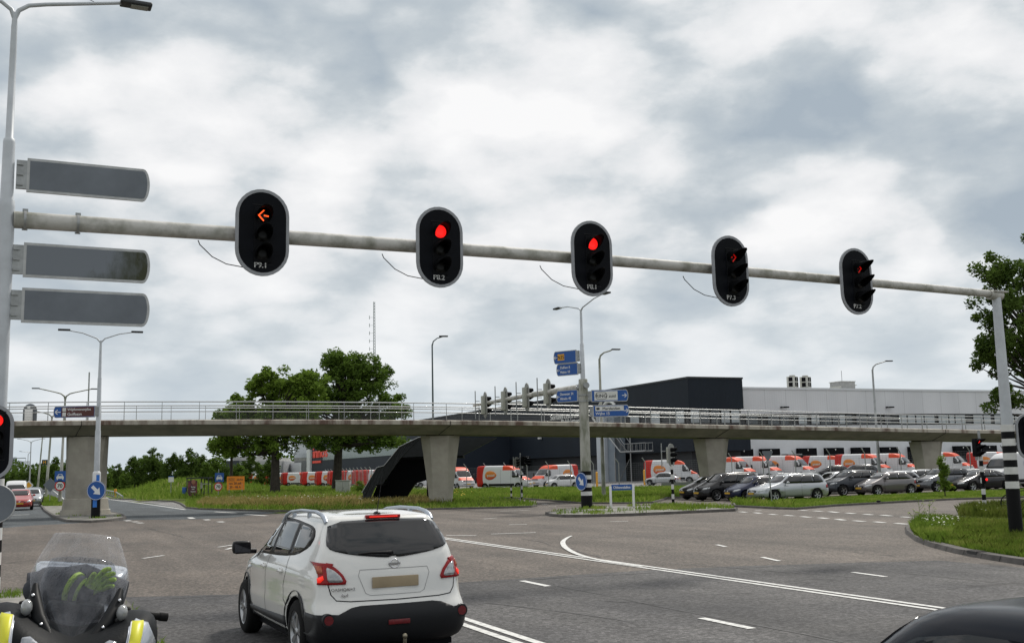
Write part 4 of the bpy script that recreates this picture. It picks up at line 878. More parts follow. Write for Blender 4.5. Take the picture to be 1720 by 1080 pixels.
lamp('lamp post on the median, second beyond the bridge pier', 76.5, 121, 9.5, YAW, True, r=.12, mt=M_POLEG, lean=.35, arm=2.0)
lamp('lamp post on the median, third beyond the bridge pier', 62, 165, 9.5, YAW, True, r=.12, mt=M_POLEG, lean=.5)
lamp('small far double-armed lamp post above the oncoming cars', 49, 215, 10.0, YAW, True, r=.11)
lamp('very distant lamp post over the white van', 45, 290, 9.6, YAW, False, r=.11, arm=-2.2)
# ---- small signs
def roundsign(label, px, py, Y, r, txt=None, group=None):
    t = thing('speed_sign', label, 'road sign', (XA(px, Y, HZ(px, py, Y)), Y, HZ(px, py, Y)), 0, group)
    m = MB(); m.prism(arc(0, 0, r, 0, 360, 32)[:-1], 0, .02); m.build('disc', M_SIGNRED, t); m = MB(); m.prism(arc(0, 0, r*.76, 0, 360, 32)[:-1], -.005, -.001); m.build('face', M_SW, t)
    text('sign_text', txt, r*.72, M_SB, t, (0, -.009, -r*.36), bold=.02); return t
def carsign(label, px, py, Y, w, group=None):
    t = thing('motorway_sign', label, 'road sign', (XA(px, Y, HZ(px, py, Y)), Y, HZ(px, py, Y)), 0, group); h = w/2
    m = MB(); m.prism(rrect(-h, h, -h, h, .04), 0, .02); m.build('board', M_SIGNBLUE, t)
    m = MB(); k = h/.5
    m.prism([(x*k, z*k) for x, z in ((-.34, -.02), (-.34, -.20), (.34, -.20), (.34, -.02), (.26, .04), (.17, .22), (-.17, .22), (-.26, .04))], -.006, -.001)
    m.prism([(x*k, z*k) for x, z in ((-.30, -.20), (-.30, -.30), (-.20, -.30), (-.20, -.20))], -.006, -.001); m.prism([(x*k, z*k) for x, z in ((.30, -.20), (.30, -.30), (.20, -.30), (.20, -.20))], -.006, -.001); m.build('car_symbol', M_SW, t)
    m = MB(); m.prism([(x*k, z*k) for x, z in ((-.17, .05), (.17, .05), (.12, .17), (-.12, .17))], -.011, -.007); m.build('car_window', M_SIGNBLUE, t); return t
carsign('square blue motor road sign on the lamp post left of the pier', 101, 800, 91.6, .92, 'motor road signs'); roundsign('round 70 sign on the lamp post left of the pier', 100.5, 815.5, 91.6, .44, '70', 'speed signs')
ys = 101.5; carsign('square blue motor road sign beside the bus shelter', 368.5, 801.5, ys, .84, 'motor road signs'); roundsign('round 70 sign beside the orange notice board', 366.5, 817, ys, .40, '70', 'speed signs')
def post(label, px, Y, h, r=.03, mt=None, z0=.08): t = thing('sign_post', label, 'post', (XA(px, Y), Y, z0)); m = MB(); m.tube([(0, 0, 0), (0, 0, h)], r, 8); m.build('pole', mt or M_STEEL, t); return t
post('thin grey post holding the 70 sign beside the shelter', 366.8, ys+.06, 2.7, .04)
Y = 100.5; t = thing('notice_board', 'orange roadworks board reading N35 dicht wo 20 juli', 'sign', (XA(395.5, Y), Y, .08)); zc = HZ(395.5, 811, Y)-.08
m = MB(); m.prism(rrect(-.82, .82, zc-.62, zc+.62, .03), 0, .03); m.build('board', M_SO, t); m = MB(); [m.tube([(x, .03, 0), (x, .03, zc)], .035, 8) for x in (-.6, .6)]; m.build('leg', M_STEEL, t)
text('sign_text', 'dicht', .20, M_SB, t, (.38, -.004, zc+.22), bold=.006); text('sign_text', 'N35', .19, M_SB, t, (-.39, -.004, zc+.23), bold=.004, xs=.9); text('sign_text', 'wo 20 juli', .20, M_SB, t, (-.05, -.004, zc-.12), bold=.010); text('sign_text', '20 - 06 h', .20, M_SB, t, (-.05, -.004, zc-.46), bold=.010)
m = MB(); o = rrect(-.66, -.12, zc+.16, zc+.48, .03); m.tube([(x, -.004, z) for x, z in o+[o[0]]], .009, 4); m.build('number_frame', M_SB, t)
post('thin tall pole rising behind the bridge railing at the left', 143.5, 190, HZ(143, 626, 190), .13)
# grey diamond sign back
Y = 96; t = thing('diamond_sign', 'grey back of a diamond sign on the median', 'road sign', (XA(83, Y), Y, .1)); zc = HZ(85, 814, Y)-.1
m = MB(); m.prism([(0, zc-.62), (.62, zc), (0, zc+.62), (-.62, zc)], 0, .02); m.build('panel', M_SIGNGREY, t); m = MB(); m.tube([(0, .04, 0), (0, .04, zc+.5)], .035, 8); m.build('pole', M_STEEL, t)
# yellow priority diamond above the oncoming van
Y = 132; t = thing('priority_sign', 'yellow priority diamond sign above the oncoming cars', 'road sign', (XA(47, Y), Y, .1)); zc = HZ(47, 815, Y)-.1
m = MB(); m.prism([(0, zc-.6), (.6, zc), (0, zc+.6), (-.6, zc)], 0, .02); m.build('border', M_SW, t); m = MB(); m.prism([(0, zc-.42), (.42, zc), (0, zc+.42), (-.42, zc)], -.006, -.001); m.build('face', M_SYW, t); m = MB(); m.tube([(0, .04, 0), (0, .04, zc+.3)], .035, 8); m.build('pole', M_STEEL, t)
# fast-food pylon sign far off
Y = 260; t = thing('pylon_sign', 'distant dark square sign on a pole with a yellow letter M', 'sign', (XA(73, Y), Y, .0)); zc = HZ(71.5, 776.5, Y)
m = MB(); m.prism(rrect(-.65, .65, zc-.65, zc+.65, .05), 0, .2); m.build('box', mat('pylon_green', (.015, .035, .03), .5), t); m = MB(); m.box(-.5, .5, .02, .18, zc-.92, zc-.68); m.build('strip', M_SW, t); text('sign_letter', 'M', .7, M_SYW, t, (0, -.01, zc-.33), bold=.03); m = MB(); m.tube([(0, .1, 0), (0, .1, zc-.6)], .09, 8); m.build('pole', M_STEEL, t)
# bus stop
Y = 109; t = thing('bus_stop_sign', 'white bus stop flag on a thin grey pole left of the shelter', 'sign', (XA(286.5, Y), Y, .1)); zc = HZ(286, 805, Y)-.1
m = MB(); m.prism(rrect(-.27, .27, zc-.26, zc+.24, .02), 0, .03); m.build('flag', M_SW, t); m = MB(); m.prism(rrect(-.27, .27, zc+.245, zc+.33, .01), 0, .03); m.build('header', M_SIGNBLUE, t); m = MB(); m.tube([(0, .05, 0), (0, .05, zc)], .035, 8); m.build('pole', M_STEEL, t)
Y = 104.5; x0 = XA(313.5, Y); x1 = XA(349.5, Y); hs_ = HZ(330, 801.5, Y); t = thing('bus_shelter', 'dark glass bus shelter with an advertising poster beside the road', 'bus shelter', (x0, Y, .08)); w = x1-x0; hs_ -= .08
M_SHG = mat('shelter_glass', (.03, .045, .04), .08, trans=.0, spec=.6); M_DKF = mat('shelter_frame', (.015, .02, .025), .5)
m = MB(); m.box(-.05, w+.05, -.1, 1.35, hs_-.12, hs_); m.build('roof', M_DKF, t)
m = MB(); [m.box(x-.04, x+.04, y-.04, y+.04, 0, hs_-.12) for x in (0, w*.5, w) for y in (0, 1.25) if not (x == w*.5 and y == 0)]; m.build('frame', M_DKF, t)
m = MB(); m.box(w*.62, w*.66, 1.23, 1.27, .05, hs_-.15); m.box(.05, w-.05, 1.23, 1.27, .25, .32); m.build('back_frame', M_DKF, t)
M_POST1 = mat('poster_dark', (.07, .02, .03), .4, col2=(.16, .03, .035), vscale=1.3, lo=.45, hi=.5); m = MB(); m.box(.10, w*.48, -.03, .03, .25, hs_-.3); pa = m.build('poster', M_POST1, t)
m = MB(); m.ball((.65, -.04, 1.55), .22, 12, (1, .1, 1.1)); m.build('poster_portrait', mat('poster_skin', (.30, .13, .08), .6), pa)
for k, (s_, z) in enumerate((('bring', 1.02), ('me', .82), ('home', .58))): text('poster_text', s_, .14, M_SW, pa, (.62, -.037, z), bold=.008)
m = MB(); m.box(w*.55, w-.1, 1.19, 1.22, 1.28, 1.38); m.box(w*.50, w*.60, .9, .93, .9, 1.5); m.build('timetable', M_SW, t)
m = MB(); m.bbox((w*.75, .8, .48), (w*.4, .35, .05), .01); m.build('bench', M_DKF, t)
t = thing('litter_bin', 'dark blue litter bin on the left of the bus shelter', 'bin', (x0-.32, Y+.3, .08)); m = MB(); m.bbox((0, 0, .75), (.36, .36, .62), .04); m.build('body', M_SIGNBLUE, t); m = MB(); m.tube([(0, .15, 0), (0, .15, .9)], .03, 8); m.build('pole', M_STEEL, t)
t = thing('marker_post', 'small orange marker post on the grassy bank', 'marker', (XA(193.5, 122), 122, bz(XA(193.5, 122), 122))); m = MB(); m.tube([(0, 0, 0), (0, 0, .5)], .05, 8); m.bbox((0, 0, .68), (.28, .16, .36), .03); m.build('head', mat('marker_orange', (.65, .28, .02), .5), t)
t = thing('guard_rail', 'low steel guard rail end beside the right edge of the main road', 'guard rail'); m = MB()
gp_ = [(*UV(7.7, v), .65 if v > 130 else .3+.35*(v-118)/12) for v in range(118, 320, 4)]; m.tube(gp_, .07, 6); m.build('rail', M_STEEL, t); m = MB(); [m.box(p[0]-.04, p[0]+.04, p[1]-.04, p[1]+.04, 0, p[2]) for p in gp_[::1]]; m.build('posts', M_STEEL, t)
t.children[1].name = 'post_row'
t = thing('guard_rail', 'long steel guard rail along the far side of the oncoming lane', 'guard rail'); m = MB(); gp_ = [(*UV(-10.4, v), .65) for v in range(95, 420, 6)]; m.tube(gp_, .09, 6); m.build('rail', M_STEEL, t); m = MB(); [m.box(p[0]-.04, p[0]+.04, p[1]-.04, p[1]+.04, 0, .65) for p in gp_]; m.build('post_row', M_STEEL, t)
# cabinet
Y = 92.5; xa, xb = XA(563.5, Y), XA(587, Y); hc = HZ(575, 806.5, Y); t = thing('utility_cabinet', 'grey utility cabinet standing in the grass before the larger tree', 'cabinet', ((xa+xb)/2, Y, .05), .0)
M_CAB = mat('cabinet_grey', (.30, .32, .28), .6, var=.2, vscale=3); w = (xb-xa)/2; m = MB(); m.bbox((0, .25, hc/2-.05), (2*w, .5, hc-.08), .02); m.build('body', M_CAB, t); m = MB(); m.bbox((0, .25, hc-.06), (2*w+.08, .58, .06), .015); m.build('lid', M_CAB, t)
m = MB(); m.box(-.006, .006, -.008, .004, .15, hc-.2); m.box(.05, .07, -.02, .0, hc*.5, hc*.5+.12); m.build('door_seam', M_BLACKM, t)
# street name sign on the island
Y = mc.y-.6; xa, xb = XA(1026.5, Y), XA(1066, Y); t = thing('street_name_sign', 'blue street name sign reading Oldeneelallee between two white posts', 'sign', (xa, Y, .11)); w = xb-xa
m = MB(); m.bbox((0, 0, .53), (.12, .05, 1.06), .01); m.build('post', M_WHITE, t); m = MB(); m.bbox((w, .3, .56), (.12, .05, 1.12), .01); m.build('post', M_WHITE, t)
m = MB(); m.T = Matrix.Rotation(math.atan2(.3, w), 4, 'Z'); m.box(.06, w-.03, -.02, .02, .86, 1.14); nb = m.build('name_board', M_SIGNBLUE, t); text('street_name', 'Oldeneelallee', .13, M_WHITE, nb, (w/2, .1, .94), Matrix.Rotation(math.atan2(.3, w), 4, 'Z'), bold=.006, xs=.88)
# ---- striped posts with signals
def striped(label, name, px, Y, h, r, n, first=True, cap=None, cat='post', z0=.1):
    t = thing(name, label, cat, (XA(px, Y), Y, z0)); m = MB(); stripes(m, r, 0, h, n, first); m.build('banded_post', [M_BWB, M_BWW], t); return t
striped('tall black and white post carrying a signal at the right end of the centre island', 'striped_post', 1131, 58, 2.6, .075, 10, True)
q = (XA(1127, 58), 58); t = back_signal('beige back of a signal on the striped post of the centre island', 1127.5, 764, 58.0, .85, 'traffic lights seen from behind at street level', .76)
striped('thin black and white post under two small signals by the far verge', 'striped_post', 877, 71, 1.9, .055, 8, True); post('grey upper pole above the thin striped post', 875.5, 71.05, 3.1, .035)
back_signal('small grey signal back on the thin striped post, left one of the pair', 868.5, 777, 71, .4, 'traffic lights seen from behind at street level', .46)
tt = signal('small dark signal seen from the side on the thin striped post', (XA(882.5, 71), 71, HZ(882, 777, 71)), 1.45, W=.5, H=1.0, pitch=.21, lr=.08, lit=None, shield=False, top=.3)
striped('short black and white bollard in the grass by the far verge', 'striped_bollard', 859, 74.5, 1.0, .06, 5, True, cat='bollard')
# right: two-lens signal on a striped post
Yp = 41.9; t = striped('black and white striped signal post in the small verge at the right', 'striped_post', 1655, Yp, 2.15, .075, 10, True)
m = MB(); m.tube([(0, 0, 2.15), (0, 0, 3.1)], .05, 10); m.build('upper_pole', M_STEEL, t)
signal('black three-lens signal without a shield on the striped post, red arrow lit', (XA(1650, Yp), Yp-.12, HZ(1650, 752, Yp)), .25, W=.5, H=1.05, pitch=.235, lr=.095, lit='right', shield=False, top=.42, group='street level signals')
t = thing('signal_button', 'small lit red push-button lamp on the striped signal post', 'signal', (XA(1656, Yp), Yp-.13, HZ(1655, 805, Yp))); m = MB(); m.bbox((-.02, .02, 0), (.14, .1, .3), .02); m.build('box', M_BLACKM, t); m = MB(); m.ball((.06, -.05, 0), .05, 12, (1, .4, 1)); m.build('red_lamp', M_LITR, t)
# yield sign on thin post
Y = 57; t = thing('yield_sign', 'grey back of a downward triangle sign in front of the silver estate car', 'road sign', (XA(1297, Y), Y, .1)); zc = HZ(1292, 765, Y)-.1
m = MB(); m.prism(chaikin([(-.33, .25), (.33, .25), (0, -.34)], 2, .12), 0, .02); ob = m.build('panel', M_SIGNGREY, t); ob.location = (-.1, 0, zc); m = MB(); m.tube([(0, .04, 0), (-.1, .04, zc+.1)], .032, 8); m.build('pole', M_STEEL, t)
# round thing on the bridge
pp, dd = at_s(s_of(3)-8.2); Y = pp.y+2.4; zc = HZ(50.5, 690, Y); t = thing('traffic_signal', 'round grey shield of a signal seen from behind, on the bridge at the left', 'traffic light', (XA(50.5, Y, zc), Y, zc), 0)
m = MB(); m.prism(stadium(.82, -1.0, .42), -.02, .02); m.build('shield', M_SIGNGREY, t); m = MB(); m.bbox((0, -.15, -.25), (.42, .22, .75), .04); m.bbox((0, -.15, .2), (.16, .14, .14), .03); m.build('housing', M_WHITE, t)
# ================================================================== VEHICLES
def paint(name, c, rough=.28, metal=.0):
    M = mat('paint_'+name, c, rough, metal, coat=.8 if sum(c) > .3 else .35, spec=None if sum(c) > .3 else .3, var=.06, vscale=1.5); return M
def contour(xr, xf, w, zr, zf, n=3.0, tf=0.0, tr=0.0, zp=1.0, crown=0.0, K=40):
    rr = min(w*1.05/n, w*.8, (xf-xr)*.25); rf_ = min(rr*(1.55 if n < 4.3 else 1.1), w*.85, (xf-xr)*.25); bf, br = (.09*w, .05*w) if n < 5 else (.03*w, .01*w)
    half = [(xf, .17*w/2), (xf-bf*.3, .5*(w-rf_)), (xf-bf*.7, .85*(w-rf_))]
    for i in range(5): a = math.pi/2*(i+.3)/4.6; half.append((xf-bf-rf_+rf_*math.cos(a), w-rf_+rf_*math.sin(a)))
    x0, x1 = xf-bf-rf_, xr+br+rr
    for i in range(4): half.append((x0+(x1-x0)*(i+1)/5, w))
    for i in range(5): a = math.pi/2*(i+.3)/4.6; half.append((xr+br+rr-rr*math.sin(a), w-rr+rr*math.cos(a)))
    half += [(xr+br*.7, .85*(w-rr)), (xr+br*.3, .5*(w-rr)), (xr, .17*w/2)]
    out = []
    for (x, y) in half+[(x, -y) for x, y in half[::-1]]:
        f = min(1, max(0, (x-xr)/(xf-xr))); y *= 1-tf*max(0, (f-.55)/.45)**2-tr*max(0, (.4-f)/.4)**2
        out.append((x, y, zr+(zf-zr)*f**zp+crown*4*f*(1-f)))
    return out
def body_mesh(levels, L, arches, W, subd=1, R=.36, dark=True):
    K = 40; bm = bmesh.new(); rings = [[bm.verts.new((p[0]-L/2, p[1], p[2])) for p in contour(*lv[:5], **(lv[5] if len(lv) > 5 else {}))] for lv in levels]
    for a, b in zip(rings[:-1], rings[1:]):
        for k in range(K): bm.faces.new((a[k], a[(k+1) % K], b[(k+1) % K], b[k]))
    for r, rev in ((rings[-1], False), (rings[0], True)):
        for k in range(K//2-1):
            q = (r[k], r[k+1], r[K-2-k], r[K-1-k]); bm.faces.new(q[::-1] if rev else q)
    bmesh.ops.recalc_face_normals(bm, faces=bm.faces[:])
    me = bpy.data.meshes.new('body'); bm.to_mesh(me); bm.free()
    o = bpy.data.objects.new('tmp_body', me); COL.objects.link(o)
    m = o.modifiers.new('s', 'SUBSURF'); m.levels = subd; m.render_levels = subd
    cuts = []
    if arches:
        c = MB()
        for x in arches:
            for sg in (1, -1):
                c.i = 0; c.tube([(x-L/2, sg*(W/2-.30), .33), (x-L/2, sg*(W/2+.2), .33)], R, 28, True, False)
        cme = c.mesh('cut', [MATS['black_matte']]); co = bpy.data.objects.new('tmp_cut', cme); COL.objects.link(co)
        bmod = o.modifiers.new('b', 'BOOLEAN'); bmod.operation = 'DIFFERENCE'; bmod.object = co; bmod.solver = 'EXACT'
        try: bmod.material_mode = 'TRANSFER'
        except Exception: pass
        cuts.append(co); cme.polygons.foreach_set('material_index', [0]*len(cme.polygons))
    me.materials.append(M_WHITE)
    bpy.context.view_layer.update(); dg = bpy.context.evaluated_depsgraph_get()
    res = bpy.data.meshes.new_from_object(o.evaluated_get(dg)); res.name = 'body'
    bpy.data.objects.remove(o)
    for c in cuts: bpy.data.objects.remove(c)
    res.polygons.foreach_set('use_smooth', [True]*len(res.polygons)); return res
def set_mats(me, mats, fn=None):
    names = [m.name if m else '' for m in me.materials]; dark = [i for i, n in enumerate(names) if n == 'black_matte']
    mi = np.zeros(len(me.polygons), int); me.polygons.foreach_get('material_index', mi)
    new = np.where(np.isin(mi, dark), 1, 0); me.materials.clear()
    for m in mats: me.materials.append(m)
    me.polygons.foreach_set('material_index', new.astype(int).tolist()); me.update()
def bvh_of(me):
    bm = bmesh.new(); bm.from_mesh(me); bmesh.ops.triangulate(bm, faces=bm.faces[:]); t = BVHTree.FromBMesh(bm); bm.free(); return t
DIRS = {'L': ((0, 1, 0), (0, -1, 0)), 'Rt': ((0, -1, 0), (0, 1, 0)), 'rear': ((-1, 0, 0), (1, 0, 0)), 'front': ((1, 0, 0), (-1, 0, 0)), 'top': ((0, 0, 1), (0, 0, -1))}
def decal(bv, pts, side, name, m, parent, eps=.005, grid=.06, skirt=.02, push=0.0):
    """a panel following the bodywork; pts are (x,z) for L/Rt, (y,z) for rear/front, (x,y) for top"""
    o_, d_ = Vector(DIRS[side][0]), Vector(DIRS[side][1])
    def P3(a, b):
        if side in ('L', 'Rt'): return Vector((a, 0, b))
        if side == 'top': return Vector((a, b, 0))
        return Vector((0, a, b))
    bm = bmesh.new(); vs = [bm.verts.new(P3(*p)) for p in pts]; bm.faces.new(vs)
    ax = {'L': (0, 2), 'Rt': (0, 2), 'rear': (1, 2), 'front': (1, 2), 'top': (0, 1)}[side]
    for a in ax:
        lo = min(v.co[a] for v in bm.verts); hi = max(v.co[a] for v in bm.verts); g = lo+grid
        nrm = Vector((0, 0, 0)); nrm[a] = 1
        while g < hi-1e-4:
            co = Vector((0, 0, 0)); co[a] = g; bmesh.ops.bisect_plane(bm, geom=bm.verts[:]+bm.edges[:]+bm.faces[:], plane_co=co, plane_no=nrm, dist=1e-5); g += grid
    bm.verts.ensure_lookup_table(); nr = {}
    for v in bm.verts:
        st = v.co+o_*6; h = bv.ray_cast(st, d_)
        if h[0] is None:
            h = bv.find_nearest(v.co+o_*1.0)
        v.co = h[0]+h[1]*eps; nr[v] = h[1]
    if skirt:
        be = [e for e in bm.edges if e.is_boundary]; r = bmesh.ops.extrude_edge_only(bm, edges=be)
        for v in [g for g in r['geom'] if isinstance(g, bmesh.types.BMVert)]:
            h = bv.find_nearest(v.co); v.co = v.co-h[1]*skirt
    bmesh.ops.recalc_face_normals(bm, faces=bm.faces[:])
    me = bpy.data.meshes.new(name); bm.to_mesh(me); bm.free(); me.materials.append(m); me.polygons.foreach_set('use_smooth', [True]*len(me.polygons))
    return link(name, me, parent)
def line_decal(bv, pts, side, w, name, m, parent, eps=.003):
    """a thin seam along a polyline"""
    out = []; n = len(pts)
    for sgn in (1, -1):
        rngs = range(n) if sgn > 0 else range(n-1, -1, -1)
        for i in rngs:
            a, b = Vector(pts[max(0, i-1)]), Vector(pts[min(n-1, i+1)]); d = (b-a).normalized(); nn = Vector((-d.y, d.x))*w/2
            q = Vector(pts[i])+nn*sgn; out.append((q.x, q.y))
    return decal(bv, out, side, name, m, parent, eps, .08, 0)
WHEELS = {}
def wheel(parent, x, y, r=.33, w=.215, spokes=5, sg=1, twin=True, dark=False):
    key = (round(r, 3), spokes, twin, dark)
    if key not in WHEELS:
        m = MB(); prof = [(-w/2, r*.66), (-w/2, r*.9), (-w/2+.025, r*.985), (-w/4, r), (w/4, r), (w/2-.025, r*.985), (w/2, r*.9), (w/2, r*.66)]; n = 36
        vs = [(rr*math.cos(2*math.pi*k/n), yy, rr*math.sin(2*math.pi*k/n)) for yy, rr in prof for k in range(n)]
        m.add(vs, [(i*n+k, i*n+(k+1) % n, (i+1)*n+(k+1) % n, (i+1)*n+k) for i in range(len(prof)-1) for k in range(n)], True); ty = m.mesh('tyre', M_RUBBER)
        m = MB(); R1 = r*.67; prof = [(w/2-.005, R1), (w/2-.01, R1*.93), (w/2-.05, R1*.9), (w/2-.09, R1*.88), (w/2-.10, 0.01)]
        m.i = 0; vs = [(rr*math.cos(2*math.pi*k/n), yy, rr*math.sin(2*math.pi*k/n)) for yy, rr in prof[:4] for k in range(n)]
        m.add(vs, [(i*n+k, i*n+(k+1) % n, (i+1)*n+(k+1) % n, (i+1)*n+k) for i in range(3) for k in range(n)], True)
        m.i = 1; m.tube([(0, w/2-.1, 0), (0, w/2-.085, 0)], R1*.88, 30); m.i = 0
        for s in range(spokes):
            a = 2*math.pi*s/spokes+.3
            for off in ((-.14, .14) if twin else (0,)):
                a0 = a+off*.5; a1 = a+off; c0, s0, c1, s1 = math.cos(a0), math.sin(a0), math.cos(a1), math.sin(a1); wd = .024 if twin else .040
                q = []
                for (rr, cc, ss, yy, k) in ((R1*.14, c0, s0, w/2-.02, 1.1), (R1*.93, c1, s1, w/2-.012, .85)):
                    for (o, dy) in ((-wd*k, -.03), (-wd*k*.7, 0), (wd*k*.7, 0), (wd*k, -.03)): q.append((rr*cc-ss*o, yy+dy, rr*ss+cc*o))
                m.add(q, [(0, 1, 5, 4), (1, 2, 6, 5), (2, 3, 7, 6)])
        m.tube([(0, w/2-.06, 0), (0, w/2-.012, 0), (0, w/2-.008, 0)], [R1*.22, R1*.2, R1*.1], 16); ri = m.mesh('rim', [M_ALLOY if not dark else M_STEEL, M_BLACKM]); WHEELS[key] = (ty, ri)
    ty, ri = WHEELS[key]; t = link('tyre', ty, parent); t.name = 'wheel'; t.location = (x, y, r); t.rotation_euler = (0, R_(random.uniform(0, 60)), 0 if sg > 0 else math.pi)
    link('rim', ri, t); return t
def mirror_part(parent, x, y, z, sg, m, s=1.0, stalk=True):
    mb = MB(); mb.ball((x, y+sg*.13*s, z+.02*s), .11*s, 14, (.62, 1.15, .78))
    if stalk: mb.tube([(x+.03, y-sg*.02, z-.05*s), (x+.02, y+sg*.1*s, z-.03*s)], .025*s, 8)
    mp_ = mb.build('mirror', m, parent)
    g = MB(); g.prism([(-.085*s, -.055*s), (.085*s, -.055*s), (.085*s, .055*s), (-.085*s, .055*s)], 0, .004); me = g.mesh('mirror_glass', M_CHROME)
    me.transform(Matrix.Translation((x-.068*s, y+sg*.13*s, z+.02*s)) @ Matrix.Rotation(-math.pi/2, 4, 'Z')); link('mirror_glass', me, mp_)
def car(label, col, kind, loc, rz, cat='car', group=None, name='parked_car', plate=True, rim=5, subd=1, rails=False, driver=False, wing=None):
    K = dict(
      hatch=dict(L=4.0, W=1.74, H=1.46, hood=.74, belt=.94, cowl=3.08, rf=2.42, rr=.62, gr=.08, wb=(.70, 3.22), bz=.20, r=.305),
      clio=dict(L=4.06, W=1.73, H=1.45, hood=.74, belt=.97, cowl=3.05, rf=2.35, rr=.70, gr=.14, wb=(.66, 3.25), bz=.18, r=.32),
      wagon=dict(L=4.82, W=1.86, H=1.54, hood=.76, belt=.97, cowl=3.50, rf=2.75, rr=.42, gr=.10, wb=(1.0, 3.82), bz=.22, r=.33),
      suv=dict(L=4.35, W=1.82, H=1.62, hood=.90, belt=1.08, cowl=3.30, rf=2.55, rr=.62, gr=.12, wb=(.80, 3.46), bz=.26, r=.345),
      sedan=dict(L=4.95, W=1.95, H=1.44, hood=.68, belt=.93, cowl=3.72, rf=2.75, rr=1.55, gr=.42, wb=(.98, 3.94), bz=.18, r=.35),
      saloon=dict(L=4.6, W=1.78, H=1.45, hood=.74, belt=.95, cowl=3.35, rf=2.60, rr=1.35, gr=.75, wb=(.95, 3.62), bz=.2, r=.32),
      micro=dict(L=3.55, W=1.64, H=1.48, hood=.80, belt=.94, cowl=2.92, rf=2.35, rr=.40, gr=.06, wb=(.52, 2.94), bz=.2, r=.29),
      old=dict(L=3.7, W=1.56, H=1.36, hood=.72, belt=.84, cowl=2.72, rf=2.15, rr=.85, gr=.22, wb=(.62, 3.02), bz=.22, r=.28),
      mpv=dict(L=4.4, W=1.82, H=1.66, hood=.84, belt=1.0, cowl=3.62, rf=2.75, rr=.55, gr=.08, wb=(.80, 3.5), bz=.2, r=.33),
      pass_=dict(L=4.77, W=1.82, H=1.50, hood=.75, belt=.96, cowl=3.48, rf=2.72, rr=.45, gr=.12, wb=(.95, 3.68), bz=.2, r=.325))[kind]
    L, W, H = K['L'], K['W'], K['H']; w = W/2; bz_ = K['bz']; hd, bt = K['hood'], K['belt']; cw, rf, rr, gr = K['cowl'], K['rf'], K['rr'], K['gr']
    # a point of the gh on the side: interpolation helpers
    lv = [(.28, L-.28, w*.84, bz_, bz_+.02, dict(n=3.4)),
          (.06, L-.06, w*.96, bz_+.05, bz_+.04, dict(n=3.6, tf=.10, tr=.05)),
          (.0, L-.01, w*.985, .48, .44, dict(n=3.6, tf=.13, tr=.06)),
          (.0, L, w*.99, .56, .54, dict(n=3.5, tf=.14, tr=.06)),
          (.03, L-.05, w, .74, .64, dict(n=3.4, tf=.16, tr=.07)),
          (.05, L-.10, w*.985, bt-.08, hd-.05, dict(n=3.3, tf=.17, tr=.08, zp=2.2)),
          (.07, L-.16, w*.945, bt-.01, hd, dict(n=3.2, tf=.18, tr=.08, zp=2.6)),
          (max(.10, gr), cw+.05, w*.875, bt+.02, bt+.035, dict(n=4.2, tf=.06, tr=.08)),
          (max(.14, gr+(rr-gr)*.28), cw-(cw-rf)*.36, w*.82, bt+(H-bt)*.34, bt+(H-bt)*.36, dict(n=4.2, tf=.07, tr=.08)),
          (gr+(rr-gr)*.66, cw-(cw-rf)*.70, w*.745, bt+(H-bt)*.72, bt+(H-bt)*.74, dict(n=4.0, tf=.08, tr=.09)),
          (rr-.02, rf+.12, w*.665, H-.085, H-.075, dict(n=3.6, tf=.08, tr=.08, crown=.035)),
          (rr+.14, rf-.06, w*.55, H-.045, H-.04, dict(n=3.2, crown=.045)),
          (rr+.4, rf-.4, w*.28, H-.035, H-.035, dict(n=2.6, crown=.04))]
    t = thing(name, label, cat, loc, rz, group); R = K['r']
    key = 'carbody_'+kind
    if key not in WHEELS: b = body_mesh(lv, L, K['wb'], W, subd, R+.055); WHEELS[key] = (b, bvh_of(b))
    b0, bv = WHEELS[key]; me = b0.copy(); set_mats(me, [col, M_BLACKM]); body = link('body', me, t)
    h2 = L/2
    bt_ = bt+.045; top = H-.13
    def gx(z, front):
        f = (z-bt)/(H-.08-bt); return (cw-.02-(cw-rf)*f*1.02 if front else gr+.05+(rr-gr)*f)
    n_p = {'micro': 2, 'hatch': 2, 'clio': 2, 'old': 2}.get(kind, 3)
    for side in ('L', 'Rt'):
        x0b, x1b = gx(bt_, 0)+.22, gx(bt_, 1)-.20; x0t, x1t = gx(top, 0)+.24, gx(top, 1)-.22
        cuts = [0, .46, 1.0] if n_p == 2 else [0, .24, .58, 1.0]
        full = [(x0b-h2-.03, bt_-.025), (x1b-h2+.08, bt_-.025), (x1t-h2+.03, top+.025), (x0t-h2-.03, top+.025)]
        decal(bv, chaikin(full, 2, .12), side, 'window_trim', M_BLACK, t, .003, .16, .01)
        for a, c in zip(cuts[:-1], cuts[1:]):
            g = .022; A = x0b+(x1b-x0b)*a+(g if a else 0); B = x0b+(x1b-x0b)*c-(g if c < 1 else -.03); A2 = x0t+(x1t-x0t)*a+(g if a else 0); B2 = x0t+(x1t-x0t)*c-(g if c < 1 else 0)
            decal(bv, chaikin([(A-h2, bt_), (B-h2, bt_), (B2-h2, top), (A2-h2, top)], 2, .12), side, 'side_window', M_GLASS, t, .008, .14, .012)
        sx = [x0b+(x1b-x0b)*c for c in cuts[1:-1]]+[x1b-.05]
